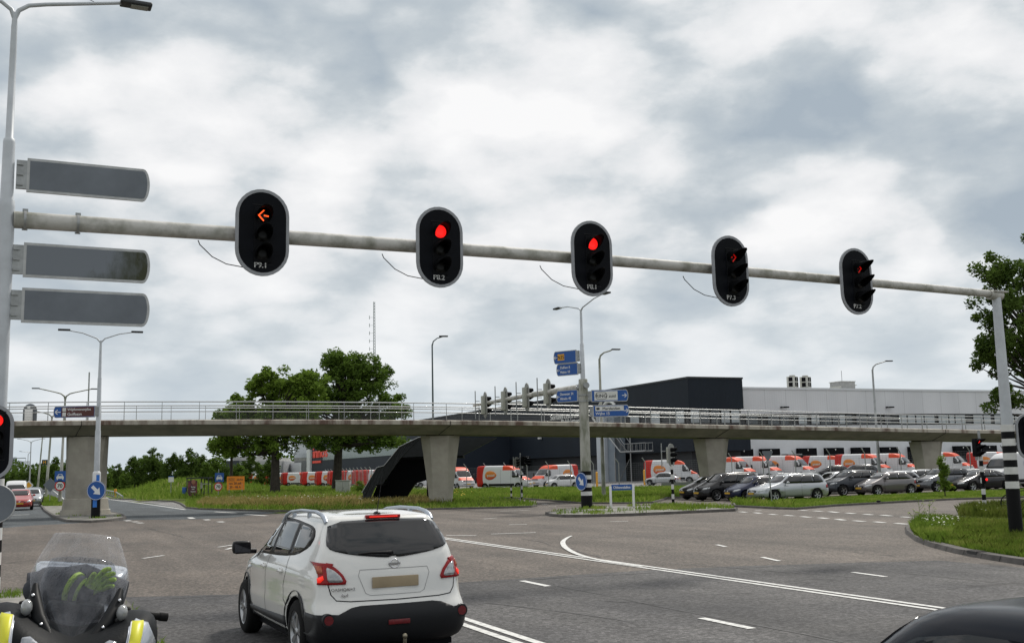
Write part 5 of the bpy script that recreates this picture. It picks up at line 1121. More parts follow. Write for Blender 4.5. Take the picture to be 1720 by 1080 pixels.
        for k_, xx in enumerate(sx[-(2 if n_p == 3 else 1)-0:]): 
            line_decal(bv, [(xx-h2, bt_-.06), (xx-h2+.01, .6), (xx-h2-.02, .30)], side, .012, 'door_seam', M_BLACKM, t)
            yy = bv.ray_cast(Vector((xx-h2-.16, 6 if side == 'L' else -6, bt-.10)), Vector((0, -1 if side == 'L' else 1, 0)))[0]
            if yy and k_ < 2: mb = MB(); mb.bbox((yy.x-.05, yy.y, yy.z), (.17, .035, .03), .008); mb.build('door_handle', col, t)
        decal(bv, [(K['wb'][0]+R+.1-h2, bz_+.03), (K['wb'][1]-R-.1-h2, bz_+.03), (K['wb'][1]-R-.1-h2, bz_+.13), (K['wb'][0]+R+.1-h2, bz_+.13)], side, 'sill', M_BLACK, t, .006, .3, .01)
        sg = 1 if side == 'L' else -1; mirror_part(t, gx(bt_, 1)-.42-h2, sg*w*.90, bt+.06, sg, wing or col if kind != 'old' else M_BLACK, .85)
    wy = w*.70
    decal(bv, chaikin([(-wy*1.0, bt+.075), (wy*1.0, bt+.075), (wy*.86, H-.11), (-wy*.86, H-.11)], 2, .12), 'front', 'windscreen', M_GLASS, t, .006, .15, .012)
    if kind not in ('sedan', 'saloon'): decal(bv, chaikin([(-wy*.93, bt+.09), (wy*.93, bt+.09), (wy*.82, H-.13), (-wy*.82, H-.13)], 2, .14), 'rear', 'rear_window', M_GLASS, t, .006, .15, .012)
    else: decal(bv, chaikin([(-wy*.93, bt+.08), (wy*.93, bt+.08), (wy*.8, H-.12), (-wy*.8, H-.12)], 2, .14), 'rear', 'rear_window', M_GLASS, t, .006, .15, .012)
    for sg in (1, -1):
        hl = [(sg*w*.50, hd-.17), (sg*w*.60, hd-.20), (sg*w*.84, hd-.13), (sg*w*.86, hd-.04), (sg*w*.76, hd-.04), (sg*w*.55, hd-.09)]
        decal(bv, chaikin(hl if sg > 0 else hl[::-1], 1, .2), 'front', 'headlight', M_HEAD, t, .008, .1, .02)
        decal(bv, [(sg*w*.62, bt-.30), (sg*w*.87, bt-.30), (sg*w*.87, bt-.07), (sg*w*.70, bt-.09)][::sg], 'rear', 'tail_light', M_RED, t, .008, .1, .02)
        decal(bv, [(-h2+.22, bt-.28), (-h2+.36, bt-.26), (-h2+.34, bt-.10), (-h2+.24, bt-.08)], 'L' if sg > 0 else 'Rt', 'tail_light', M_RED, t, .008, .1, .02)
        decal(bv, chaikin([(sg*w*.62, .30), (sg*w*.84, .30), (sg*w*.84, .38), (sg*w*.62, .38)][::sg], 1), 'front', 'fog_light', M_BLACK, t, .006, .1, .02)
    decal(bv, chaikin([(-w*.42, hd-.24), (w*.42, hd-.24), (w*.46, hd-.10), (-w*.46, hd-.10)], 1), 'front', 'grille', M_BLACK, t, .006, .12, .02)
    decal(bv, chaikin([(-w*.55, .24), (w*.55, .24), (w*.48, .38), (-w*.48, .38)], 1), 'front', 'air_intake', M_BLACK, t, .005, .15, .02)
    mb = MB(); hit = bv.ray_cast(Vector((6, 0, hd-.15)), Vector((-1, 0, 0)))[0]; mb.ball((hit.x+.008, 0, hd-.16), .055, 12, (.3, 1, 1)); mb.build('badge', M_CHROME, t)
    if plate:
        hit = bv.ray_cast(Vector((6, 0, .46)), Vector((-1, 0, 0)))[0]; mb = MB(); mb.box(hit.x, hit.x+.02, -.26, .26, .43, .53); mb.build('number_plate', M_YEL, t)
        hit = bv.ray_cast(Vector((-6, 0, .75)), Vector((1, 0, 0)))[0]; mb = MB(); mb.box(hit.x-.02, hit.x, -.26, .26, .70, .80); mb.build('number_plate', M_YEL, t)
    for x in K['wb']:
        for sg in (1, -1): wheel(t, x-h2, sg*(w-.115), R, spokes=rim, sg=sg)
    if rails:
        for sg in (1, -1):
            y = sg*w*.62; m = MB(); m.tube([(rr+.1-h2, y, H-.10), (rr+.2-h2, y, H-.01), (rf-.25-h2, y, H+.0), (rf-.1-h2, y, H-.07)], .018, 8); m.build('roof_rail', M_ALLOY, t)
    return t
# ---- the white crossover waiting at the light
def hero():
    L, W, H = 4.54, 1.78, 1.62; w = W/2; R = .345; wb = (.96, 3.72); M_P = mat('pearl_white_paint', (.68, .68, .65), .22, coat=1.0, var=.03, vscale=1.2)
    lv = [(.34, L-.3, w*.82, .22, .24, dict(n=3.6)),
          (.12, L-.06, w*.955, .29, .30, dict(n=3.9, tf=.10, tr=.05)),
          (.035, L-.01, w*.985, .40, .42, dict(n=4.0, tf=.12, tr=.05)),
          (.0, L, w*1.0, .545, .52, dict(n=3.9, tf=.12, tr=.05)),
          (.02, L, w*1.0, .63, .58, dict(n=3.8, tf=.13, tr=.05)),
          (.085, L-.04, w*.985, .72, .66, dict(n=3.6, tf=.15, tr=.06)),
          (.10, L-.06, w*.995, .88, .76, dict(n=3.5, tf=.16, tr=.07)),
          (.115, L-.10, w*.985, 1.00, .86, dict(n=3.5, tf=.17, tr=.08, zp=2.0)),
          (.15, L-.18, w*.93, 1.12, .93, dict(n=3.5, tf=.18, tr=.09, zp=2.6)),
          (.185, 3.42, w*.895, 1.20, 1.08, dict(n=4.4, tf=.05, tr=.08)),
          (.26, 3.15, w*.85, 1.31, 1.22, dict(n=4.6, tf=.06, tr=.08)),
          (.37, 2.92, w*.80, 1.42, 1.36, dict(n=4.8, tf=.06, tr=.08)),
          (.48, 2.66, w*.745, 1.525, 1.49, dict(n=4.8, tf=.06, tr=.07)),
          (.50, 2.52, w*.70, 1.572, 1.555, dict(n=4.6, tf=.06, tr=.06, crown=.02)),
          (.60, 2.35, w*.58, 1.597, 1.585, dict(n=3.8, crown=.03)),
          (1.0, 2.0, w*.30, 1.605, 1.60, dict(n=3, crown=.03))]
    b = body_mesh(lv, L, wb, W, 2, R+.055); bv = bvh_of(b)
    px, pv = UV(3.44, 11.25+L/2-.06); t = thing('white_crossover', 'white crossover car with roof rails waiting at the red lights, seen from behind', 'car', (px, pv, 0.0), YAW+math.pi/2+R_(2.0))
    set_mats(b, [M_P, M_BLACKM, mat('cladding_low', (.010, .011, .013), .6, spec=.2)])
    for p_ in b.polygons:
        if p_.center.z < .33 and p_.material_index == 0: p_.material_index = 2
    link('body', b, t); h2 = L/2
    M_CLAD = mat('cladding', (.013, .014, .016), .5, bump=.15, bscale=120, spec=.25)
    # lower cladding: bumper, sills
    bump = [(-.84, .27), (.84, .27), (.84, .60), (.70, .605), (.64, .60), (.50, .655), (.40, .67), (-.40, .67), (-.50, .655), (-.64, .60), (-.70, .605), (-.84, .60)]
    decal(bv, bump, 'rear', 'rear_bumper', M_CLAD, t, .026, .03, .04)
    for side, sg in (('L', 1), ('Rt', -1)):
        x0, x1 = wb[0]-h2, wb[1]-h2
        decal(bv, [(-h2+.19, .30), (x0-.40, .28), (x0-.415, .60), (-h2+.19, .60)], side, 'bumper_corner', M_CLAD, t, .016, .04, .03)
        decal(bv, [(x0+.41, .25), (x1-.41, .25), (x1-.41, .42), (x0+.41, .47)], side, 'sill', M_CLAD, t, .014, .12, .03)
        decal(bv, [(x1+.41, .28), (h2-.36, .30), (h2-.36, .50), (x1+.41, .52)], side, 'bumper_corner', M_CLAD, t, .010, .1, .03)
        for xc in (x0, x1):
            A0, A1 = (-18, 198); n = 30; R1, R2 = R+.050, R+.115
            o = [(xc+R2*math.cos(R_(A0+(A1-A0)*i/n)), .33+R2*math.sin(R_(A0+(A1-A0)*i/n))) for i in range(n+1)]+[(xc+R1*math.cos(R_(A1-(A1-A0)*i/n)), .33+R1*math.sin(R_(A1-(A1-A0)*i/n))) for i in range(n+1)]
            decal(bv, o, side, 'wheel_arch', M_CLAD, t, .012, .12, .03)
        # glasshouse
        tr_ = [(1.20, 1.065), (-.55, 1.115), (-1.10, 1.16), (-1.46, 1.26), (-1.53, 1.36), (-1.44, 1.45), (-1.25, 1.49), (-.5, 1.535), (.30, 1.535), (.62, 1.48), (.92, 1.31), (1.13, 1.14)]
        if side == 'Rt': tr_ = tr_[::-1]
        decal(bv, chaikin(tr_, 1, .2), side, 'window_trim', M_BLACK, t, .003, .1, .01)
        wins = [[(1.05, 1.10), (.15, 1.115), (.07, 1.50), (.30, 1.51), (.60, 1.455), (.88, 1.29)],
                [(.06, 1.12), (-.78, 1.145), (-.80, 1.49), (-.40, 1.51), (-.02, 1.50)],
                [(-.88, 1.155), (-1.20, 1.205), (-1.43, 1.285), (-1.48, 1.36), (-1.39, 1.43), (-1.20, 1.465), (-.90, 1.485)]]
        for q in wins: decal(bv, chaikin(q if side == 'L' else q[::-1], 1, .1), side, 'side_window', M_GLASS, t, .008, .09, .012)
        for pl in ([(.10, 1.10), (.12, .9), (.11, .6), (.07, .42)], [(-.82, 1.13), (-.86, .95), (-.78, .80), (-.80, .66), (-.92, .60)], [(1.12, 1.06), (1.16, .8), (1.10, .45)]):
            line_decal(bv, pl, side, .010, 'door_seam', M_BLACKM, t)
        
        for hx in (.26, -.62):
            y = bv.ray_cast(Vector((hx, sg*6, .955)), Vector((0, -sg, 0)))[0].y; mb = MB(); mb.bbox((hx-.02, y+sg*.015, .955), (.19, .035, .032), .012); mb.bbox((hx-.02, y, .95), (.10, .012, .075), .005); mb.build('door_handle', M_P, t)
        mb = MB(); y = sg*(w*.93); mb.bbox((1.02, y+sg*.16, 1.14), (.12, .24, .165), .05); mb.tube([(1.06, y-sg*.03, 1.085), (1.03, y+sg*.08, 1.09)], .035, 10); mr = mb.build('mirror', M_BLACK, t)
        g = MB(); g.box(.950, .957, min(y+sg*.06, y+sg*.26), max(y+sg*.06, y+sg*.26), 1.08, 1.20); g.build('mirror_glass', mat('mirror_dark', (.03, .03, .035), .05, .6), mr)
        mb = MB(); yr = sg*.615
        def rz_(x): h_ = bv.ray_cast(Vector((x, yr, 4)), Vector((0, 0, -1)))[0]; return h_.z
        pts = [(x, yr, rz_(x)+d) for x, d in ((-1.66, -.005), (-1.60, .025), (-1.48, .05), (-1.25, .065), (-.6, .065), (-.1, .06), (.12, .04), (.28, -.005))]
        mb.tube(pts, [.026, .030, .024, .021, .020, .020, .024, .03], 10)
        for xx in (-.95, -.25): mb.box(xx-.03, xx+.03, yr-.018, yr+.018, rz_(xx)-.03, rz_(xx)+.06)
        mb.build('roof_rail', mat('rail_silver', (.40, .44, .50), .35, .6), t)
        # tail lamp: rear part and its wrap on to the side
        Lo = [(-h2+.19, .90), (-h2+.225, 1.11), (-h2+.27, 1.12), (-h2+.285, 1.08), (-h2+.29, 1.0), (-h2+.29, .90)]
        tl = decal(bv, Lo if sg > 0 else Lo[::-1], side, 'tail_light', M_RED, t, .018, .022, .03)
        k = [(sg*.785, .90), (sg*.785, 1.12), (sg*.70, 1.115), (sg*.63, 1.07), (sg*.565, 1.0), (sg*.53, .935), (sg*.54, .90)]
        tl = decal(bv, k[::-sg] if sg > 0 else k, 'rear', 'tail_light', M_RED, t, .016, .025, .03)
        k = [(sg*.71, .925), (sg*.71, 1.075), (sg*.65, 1.045), (sg*.59, .985), (sg*.565, .935), (sg*.59, .922)]
        il = decal(bv, chaikin(k, 1, .15), 'rear', 'reversing_light', mat('clear_lamp', (.42, .43, .44), .12, .3, coat=1, var=.4, vscale=22), tl, .022, .03, .01)
        k = [(sg*.745, 1.01), (sg*.745, 1.08), (sg*.785, 1.09), (sg*.785, 1.01)]; decal(bv, k, 'rear', 'indicator_light', mat('lamp_pink', (.50, .13, .07), .25, spec=.3, var=.45, vscale=40), tl, .024, .03, .01)
        k = [(sg*.74, .955), (sg*.745, .99), (sg*.79, .965), (sg*.79, .92), (sg*.77, .92)]; decal(bv, k, 'rear', 'brake_light', mat('lit_brake', (.6, .01, .01), .3, emit=(1, .035, .015), estr=.55, var=.3, vscale=60), tl, .024, .03, .01)
        mb = MB(); hit = bv.ray_cast(Vector((-6, sg*.745, .565)), Vector((1, 0, 0)))[0]; mb.tube([(hit.x+.09, hit.y, .555), (hit.x-.050, hit.y, .555)], .066, 24); rb = mb.build('reflector_ring', M_CLAD, t)
        mb = MB(); mb.tube([(hit.x-.045, hit.y, .555), (hit.x-.056, hit.y, .555)], .048, 20); mb.build('reflector', mat('reflector_red', (.16, .008, .012), .3, var=.4, vscale=40), rb)
    # tailgate
    gl = [(-.685, 1.30), (-.655, 1.245), (-.45, 1.195), (-.20, 1.165), (-.08, 1.155), (-.05, 1.155), (0, 1.17), (.05, 1.155), (.08, 1.155), (.20, 1.165), (.45, 1.195), (.655, 1.245), (.685, 1.30), (.60, 1.530), (0, 1.548), (-.60, 1.530)]
    gl = chaikin(gl, 1, .2)
    M_RG = mat('rear_glass', (.010, .011, .012), .03, spec=.55)
    rg_ = decal(bv, gl, 'rear', 'rear_window', M_RG, t, .013, .05, .02)
    for sg in (1, -1): line_decal(bv, [(sg*.715, .91), (sg*.69, .80), (sg*.64, .74), (sg*.5, .725), (0, .72)], 'rear', .010, 'tailgate_seam', M_BLACKM, t)
    line_decal(bv, [(-.38, 1.04), (.38, 1.04)], 'rear', .006, 'tailgate_crease', mat('seam_grey', (.25, .25, .25), .6), t)
    line_decal(bv, [(-.38, 1.04), (-.40, .98), (-.33, .80), (-.28, .775), (.28, .775), (.33, .80), (.40, .98), (.38, 1.04)], 'rear', .005, 'tailgate_crease', mat('seam_grey', (.25, .25, .25), .6), t)
    mb = MB(); hit = bv.ray_cast(Vector((-6, .02, 1.215)), Vector((1, 0, 0)))[0]
    mb.tube([(hit.x-.012, .02, 1.20), (hit.x-.03, .02, 1.20)], .025, 12); mb.tube([(hit.x-.03, .02, 1.205), (hit.x-.028, .25, 1.212), (hit.x+.02, .43, 1.20)], [.022, .014, .008], 8); mb.build('wiper', M_BLACK, t)
    hit = bv.ray_cast(Vector((-6, 0, 1.09)), Vector((1, 0, 0)))[0]; mb = MB(); mb.tube([(hit.x-.012, .052*math.cos(a), 1.09+.045*math.sin(a)) for a in [2*math.pi*i/28 for i in range(29)]], .0075, 6); mb.box(hit.x-.02, hit.x-.006, -.066, .066, 1.080, 1.100); mb.build('badge', M_CHROME, t)
    hit = bv.ray_cast(Vector((-6, 0, .90)), Vector((1, 0, 0)))[0]; mb = MB(); mb.bbox((hit.x-.01, 0, .905), (.016, .52, .115), .005); mb.build('number_plate', mat('plate_tan', (.34, .27, .17), .6, var=.15, vscale=4), t)
    Tt = Matrix.Rotation(-math.pi/2, 4, 'Z')
    hx_ = bv.ray_cast(Vector((-6, .60, .85)), Vector((1, 0, 0)))[0].x
    text('model_badge', 'QASHQAI+2', .030, M_CHROME, t, (hx_-.012, .70, .838), Tt @ Matrix.Rotation(-.06, 4, 'Z'), align='LEFT', th=.004, xs=1.1); text('model_badge', '4x4', .035, M_CHROME, t, (hx_-.030, .60, .775), Tt, align='LEFT', th=.004, xs=1.1)
    k = [(-.19, 1.565), (.19, 1.565), (.19, 1.592), (-.19, 1.592)]
    hb = bv.ray_cast(Vector((-6, 0, 1.565)), Vector((1, 0, 0)))[0]
    mb = MB(); mb.bbox((hb.x+.01, 0, 1.577), (.07, .40, .042), .012); bl = mb.build('high_brake_light', M_RED, t); mb = MB(); mb.bbox((hb.x-.022, 0, 1.577), (.012, .33, .016), .004); mb.build('lit_strip', MATS['lit_brake'], bl)
    # black top edge of the cladding, fog lamp, hitch, aerial
    mb = MB(); hit = bv.ray_cast(Vector((-6, 0, .52)), Vector((1, 0, 0)))[0]; mb.bbox((hit.x-.030, 0, .50), (.014, .24, .05), .005); mb.build('fog_light', MATS['reflector_red'], t)
    line_decal(bv, [(-.62, .30), (-.60, .50), (-.52, .62)], 'rear', .008, 'bumper_seam', M_BLACKM, t, .014); line_decal(bv, [(.62, .30), (.60, .50), (.52, .62)], 'rear', .008, 'bumper_seam', M_BLACKM, t, .014)
    mb = MB(); mb.tube([(hit.x+.15, -.02, .23), (hit.x-.05, -.02, .22), (hit.x-.13, -.02, .25), (hit.x-.14, -.02, .34)], .02, 10); mb.ball((hit.x-.14, -.02, .365), .028, 12); mb.bbox((hit.x-.06, .04, .21), (.06, .14, .06), .01); mb.build('tow_bar', mat('worn_steel', (.30, .27, .2), .4, .8), t)
    mb = MB(); mb.ball((-1.55, 0, 1.60), .05, 12, (1.3, .8, .6)); mb.tube([(-1.55, 0, 1.61), (-1.95+.2, 0, 2.02)], [.005, .003], 6); mb.build('aerial', M_BLACK, t)
    mb = MB(); mb.box(-h2+.3, h2-.4, -.72, .72, .18, .24); mb.build('underbody', M_BLACKM, t)
    mb = MB()
    wy = .66; decal(bv, chaikin([(-wy, 1.12), (wy, 1.12), (wy*.86, 1.50), (-wy*.86, 1.50)], 2, .12), 'front', 'windscreen', M_GLASS, t, .006, .15, .012)
    for sg in (1, -1): decal(bv, [(sg*.42, .72), (sg*.80, .76), (sg*.84, .90), (sg*.5, .83)][::sg], 'front', 'headlight', M_HEAD, t, .008, .1, .02)
    decal(bv, [(-.4, .62), (.4, .62), (.4, .78), (-.4, .78)], 'front', 'grille', M_BLACK, t, .006, .12, .02)
    for x in wb:
        for sg in (1, -1): wheel(t, x-h2, sg*(w-.125), R, spokes=5, sg=sg, twin=True)
hero()
# ---- traffic and parked cars
def pt(name, c, **k): return paint(name, c, **k)
P_BLK = pt('black', (.010, .010, .012)); P_NAVY = pt('navy', (.008, .014, .045)); P_SIL = pt('silver', (.40, .42, .44), rough=.3, metal=.55); P_DKG = pt('dark_grey', (.035, .040, .048), rough=.25, metal=.4)
P_BRN = pt('warm_grey', (.135, .125, .125), rough=.3, metal=.55); P_GRY = pt('mid_grey', (.10, .105, .115), rough=.25, metal=.5); P_WHT = pt('white', (.62, .63, .63)); P_RED = pt('red', (.33, .022, .015)); P_PS = pt('pale_silver', (.45, .47, .49), rough=.35, metal=.4)
HQ = math.atan2(-NY, -NX)+R_(-2)                      # queue faces back towards the main road
hq = Vector((math.cos(HQ), math.sin(HQ), 0))
def queue(label, col, kind, nosepx, Y, off=.45, **k):
    L = dict(hatch=4.0, clio=4.06, wagon=4.82, suv=4.35, sedan=4.95, saloon=4.6, micro=3.55, mpv=4.4, pass_=4.77)[kind]
    nx = XA(nosepx, Y)+.35; c = Vector((nx, Y, 0))-hq*(L/2)
    return car(label, col, kind, (c.x, c.y, .004), HQ, group='cars queueing at the side road', **k)
queue('silver estate car at the front of the side road queue', P_SIL, 'wagon', 1251, 60.6, rails=True)
queue('dark navy hatchback just behind the bonnet of the silver estate', P_NAVY, 'hatch', 1212, 62.6)
queue('black hatchback with alloy wheels, second from the left of the queue', P_BLK, 'mpv', 1160, 64.8)
queue('black hatchback, leftmost of the queueing cars', P_BLK, 'clio', 1136, 67.6)
queue('grey-brown small hatchback with a diamond badge behind the silver estate', P_BRN, 'clio', 1433, 67.6)
queue('dark grey crossover half hidden between the silver estate and grey-brown hatchback', P_DKG, 'suv', 1374, 68.6)
queue('silver car mostly hidden behind the grey-brown hatchback', P_PS, 'hatch', 1452, 73.0)
queue('white car whose roof just shows behind the black and navy hatchbacks', P_WHT, 'hatch', 1188, 70.8)
queue('silver car with only its roof visible behind the silver estate', P_PS, 'pass_', 1345, 73.2)
queue('mid grey crossover behind the leafy sapling', P_GRY, 'suv', 1532, 72.0)
queue('low black saloon with swept headlights near the right signal post', P_BLK, 'sedan', 1588, 71.6)
queue('white hatchback between the grey crossover and the white van', P_WHT, 'hatch', 1592, 77.2)
queue('pale car roof showing behind the grey crossover', P_SIL, 'pass_', 1480, 77.5)
# main-road traffic coming towards us
HR = math.atan2(-NX, NY)
def onc(label, col, kind, px, Y, **k): return car(label, col, kind, (XA(px, Y), Y, .006), HR, group='oncoming cars on the main road', name='oncoming_car', **k)
onc('red estate car with lit headlights, first in the oncoming lane', P_RED, 'pass_', 33, 79.2, rails=True)
onc('silver hatchback partly hidden behind the red estate', P_SIL, 'hatch', 53, 90)
onc('dark hatchback far back in the oncoming lane', P_DKG, 'hatch', 57, 104)
for sx in (.62, -.62): pass
yu = G(935, 817)
car('small white hatchback parked between the two delivery vans and the centre mast', P_WHT, 'micro', (XA(943, 117), 117, yz(5)), R_(180+22), group='cars parked in the yard')
car('old pale silver hatchback parked inside the fence beside the striped post', P_PS, 'old', (XA(1113, 112), 112, yz(XA(1113, 112))), R_(158), group='cars parked in the yard')
car('dark hatchback parked in the yard behind the queue near the tall lamp', P_DKG, 'hatch', (XA(1441, 100), 100, yz(40)), R_(168), group='cars parked in the yard')
car('dark low car parked in the yard left of the second lamp', P_BLK, 'saloon', (XA(1400, 103), 103, yz(40)), R_(175), group='cars parked in the yard')
# ---- delivery vans
M_VO = (.66, .075, .025); M_VR = (.46, .022, .014)
def van_paint(name, livery, base=(.60, .61, .62)):
    if name in MATS: return MATS[name]
    M = bpy.data.materials.new(name); M.use_nodes = True; nt = M.node_tree; N = nt.nodes; L = nt.links; b = N['Principled BSDF']; b.inputs['Roughness'].default_value = .45; b.inputs['Specular IOR Level'].default_value = .25
    if not livery: b.inputs['Base Color'].default_value = (*base, 1); MATS[name] = M; return M
    tc = N.new('ShaderNodeTexCoord'); s = N.new('ShaderNodeSeparateXYZ'); L.new(tc.outputs['Object'], s.inputs[0])
    def mm(op, a, b_=0.0):
        n = N.new('ShaderNodeMath'); n.operation = op
        for i, v in enumerate((a, b_)):
            if isinstance(v, (int, float)): n.inputs[i].default_value = v
            else: L.new(v, n.inputs[i])
        return n.outputs[0]
    X, Z = s.outputs[0], s.outputs[2]
    # rear: red behind a curved edge ; front: orange roof cap and bonnet
    zc = mm('SUBTRACT', Z, 1.35); edge = mm('ADD', mm('MULTIPLY', mm('MULTIPLY', zc, zc), .16), -2.20); rear = mm('LESS_THAN', X, edge)
    roof = mm('MULTIPLY', mm('GREATER_THAN', X, .15), mm('GREATER_THAN', Z, 2.06)); hood = mm('MULTIPLY', mm('GREATER_THAN', X, 2.18), mm('MULTIPLY', mm('GREATER_THAN', Z, 1.02), mm('LESS_THAN', Z, 1.45)))
    fr = mm('MINIMUM', mm('ADD', roof, hood), 1.0); m1 = N.new('ShaderNodeMix'); m1.data_type = 'RGBA'; L.new(rear, m1.inputs[0]); m1.inputs[6].default_value = (*base, 1); m1.inputs[7].default_value = (*M_VR, 1)
    m2 = N.new('ShaderNodeMix'); m2.data_type = 'RGBA'; L.new(fr, m2.inputs[0]); L.new(m1.outputs[2], m2.inputs[6]); m2.inputs[7].default_value = (*M_VO, 1); L.new(m2.outputs[2], b.inputs['Base Color']); MATS[name] = M; return M
M_LOGO = mat('logo_orange', (.62, .20, .02), .4); M_LOGOR = mat('logo_red', (.50, .06, .02), .4)
def make_van(label, name='delivery_van', livery=True, detail=True, group=None, tt=None):
    L, W, H = 6.0, 2.0, 2.58; w = W/2; h2 = L/2
    lv = [(.15, L-.25, w*.92, .30, .30, dict(n=4.5)), (.02, L-.03, w*.985, .42, .38, dict(n=5, tf=.08)), (.0, L, w, .62, .60, dict(n=5, tf=.09)), (.0, L-.05, w, .95, .82, dict(n=5, tf=.10)),
          (.0, L-.16, w, 1.10, 1.02, dict(n=5, tf=.12)), (.0, L-.45, w*.99, 1.22, 1.20, dict(n=5.5, tf=.10)), (.01, L-.86, w*.985, 1.34, 1.34, dict(n=6, tf=.04)), (.02, L-1.25, w*.96, 1.85, 1.85, dict(n=7, tf=.04)),
          (.04, L-1.62, w*.93, 2.28, 2.26, dict(n=7, tf=.04)), (.08, L-1.95, w*.89, 2.50, 2.46, dict(n=6, tf=.04)), (.2, L-2.3, w*.78, 2.575, 2.54, dict(n=5)), (.8, L-2.9, w*.4, 2.59, 2.57, dict(n=4))]
    if 'van' not in WHEELS: b = body_mesh(lv, L, (1.05, 4.95), W, 1, .40); WHEELS['van'] = (b, bvh_of(b))
    b0, bv = WHEELS['van']; t = thing(name, label, 'van', (0, 0, 0), 0, group); me = b0.copy(); set_mats(me, [van_paint('van_livery' if livery else 'van_white', livery), M_BLACKM]); link('body', me, t)
    for side, sg in (('L', 1), ('Rt', -1)):
        q = [(1.92, 1.36), (1.28, 1.36), (1.30, 2.02), (1.52, 2.04)]; decal(bv, chaikin([(2.08, 1.33), (1.22, 1.28), (1.25, 2.04), (1.58, 2.02)], 1, .15)[::sg], side, 'side_window', M_GLASS, t, .008, .2, .01)
        line_decal(bv, [(1.12, 2.15), (1.12, .6)], side, .015, 'door_seam', M_BLACKM, t); line_decal(bv, [(-.1, 2.15), (-.1, .6)], side, .015, 'door_seam', M_BLACKM, t)
        decal(bv, [(-2.9, .42), (-2.45, .42), (-2.45, .62), (-2.9, .62)], side, 'rub_strip', M_BLACK, t, .01, .3, .01); decal(bv, [(-1.5, .44), (1.5, .44), (1.5, .66), (-1.5, .66)], side, 'rub_strip', M_BLACK, t, .012, .5, .01)
        mb = MB(); mb.bbox((2.02, sg*(w+.16), 1.52), (.14, .18, .40), .04); mb.tube([(2.1, sg*(w-.06), 1.42), (2.04, sg*(w+.12), 1.46)], .04, 8); mb.build('mirror', M_BLACK, t)
        decal(bv, chaikin([(sg*.60, .84), (sg*.92, .88), (sg*.94, 1.10), (sg*.70, 1.04)], 1)[::sg], 'front', 'headlight', M_HEAD, t, .008, .12, .02)
        mb = MB(); mb.bbox((-h2-.005, sg*.93, 1.15), (.05, .10, .42), .015); mb.build('tail_light', M_RED, t)
        if livery:
            o = [(-.52, .0), (-.70, .28), (-1.05, .46), (-1.50, .48), (-1.82, .34), (-1.95, .0), (-1.86, -.32), (-1.5, -.50), (-1.05, -.44), (-.72, -.24)]
            lg = decal(bv, [(x-.22+.22, z+1.55) for x, z in chaikin(o, 2, .2)][::sg], side, 'logo', M_LOGO, t, .008, .25, .004)
            o2 = [(x*.98-.02, z*.98+1.55) for x, z in chaikin(o, 2, .2) if z < -.02]
            decal(bv, [(-.55, 1.52), (-.75, 1.36), (-1.05, 1.15), (-1.5, 1.09), (-1.82, 1.26), (-1.9, 1.45), (-1.5, 1.33), (-1.0, 1.36)][::sg], side, 'logo_shade', M_LOGOR, t, .011, .25, .0)
            if detail: text('logo_text', 'postnl', .26, M_SW, t, (-1.22, -sg*-(w+.016), 1.44), Matrix.Rotation(math.pi if sg > 0 else 0, 4, 'Z'), bold=.012, xs=.95)
        for x in (1.05, 4.95): wheel(t, x-h2, sg*(w-.13), .35, .22, spokes=6, sg=sg, twin=False, dark=True)
    decal(bv, chaikin([(-.86, 1.44), (.86, 1.44), (.76, 2.14), (-.76, 2.14)], 2, .10), 'front', 'windscreen', M_GLASS, t, .008, .2, .01)
    decal(bv, chaikin([(-.58, .84), (.58, .84), (.62, 1.02), (-.62, 1.02)], 1), 'front', 'grille', M_BLACK, t, .008, .15, .02); decal(bv, [(-.8, .36), (.8, .36), (.85, .60), (-.85, .60)], 'front', 'bumper', M_BLACK, t, .01, .2, .02)
    decal(bv, [(-.85, .42), (.85, .42), (.85, .62), (-.85, .62)], 'rear', 'bumper', M_BLACK, t, .02, .3, .02)
    hit = bv.ray_cast(Vector((6, 0, .58)), Vector((-1, 0, 0)))[0]; mb = MB(); mb.box(hit.x+.0, hit.x+.03, -.26, .26, .54, .65); mb.build('number_plate', M_YEL, t)
    mb = MB(); mb.box(-h2-.012, -h2+.03, -.006, .006, .7, 2.3); [mb.box(-h2-.014, -h2+.02, sg*.45-.3, sg*.45+.3, 1.62, 2.12) for sg in ()]; mb.build('door_seam', M_BLACKM, t)
    return t
vproto = make_van('red and white delivery van nose right, just right of the second bridge pier', group='red and white delivery vans')
used_v = [False]
def van(label, x, y, rz, z=None):
    o = vproto if not used_v[0] else copy_tree(vproto); used_v[0] = True
    o.location = (x, y, (yz(x) if z is None else z)+.005); o.rotation_euler = (0, 0, rz); o['label'] = label; return o
def vc(nosepx, Y, ang):      # centre from the nose column
    x = XA(nosepx, Y); a = R_(ang); return x-3.0*math.cos(a)-.35, Y-3.0*math.sin(a)*1
van('red and white delivery van, nose to the right, just right of the second bridge pier', *vc(897, 116, -24), R_(-24))
def v_on_u(px, u):
    lo, hi = 20, 900
    for _ in range(50):
        v = (lo+hi)/2; x, y = UV(u, v); p = CAMM.transposed() @ Vector((x, y, 1-CAMH)); q = 860-F_PX*p.x/p.z
        if q > px: lo = v
        else: hi = v
    return v
x, y = XA(931, 124), 124.5; van('red and white delivery van facing left behind the small white hatchback', x, y, R_(180+38))
van('small front of a red and white delivery van showing just behind the second pier', XA(764, 126)+.2, 127, R_(-60))
van('red and white delivery van parked behind the old silver hatchback and third pier', *vc(1181, 119, -14), R_(-14))
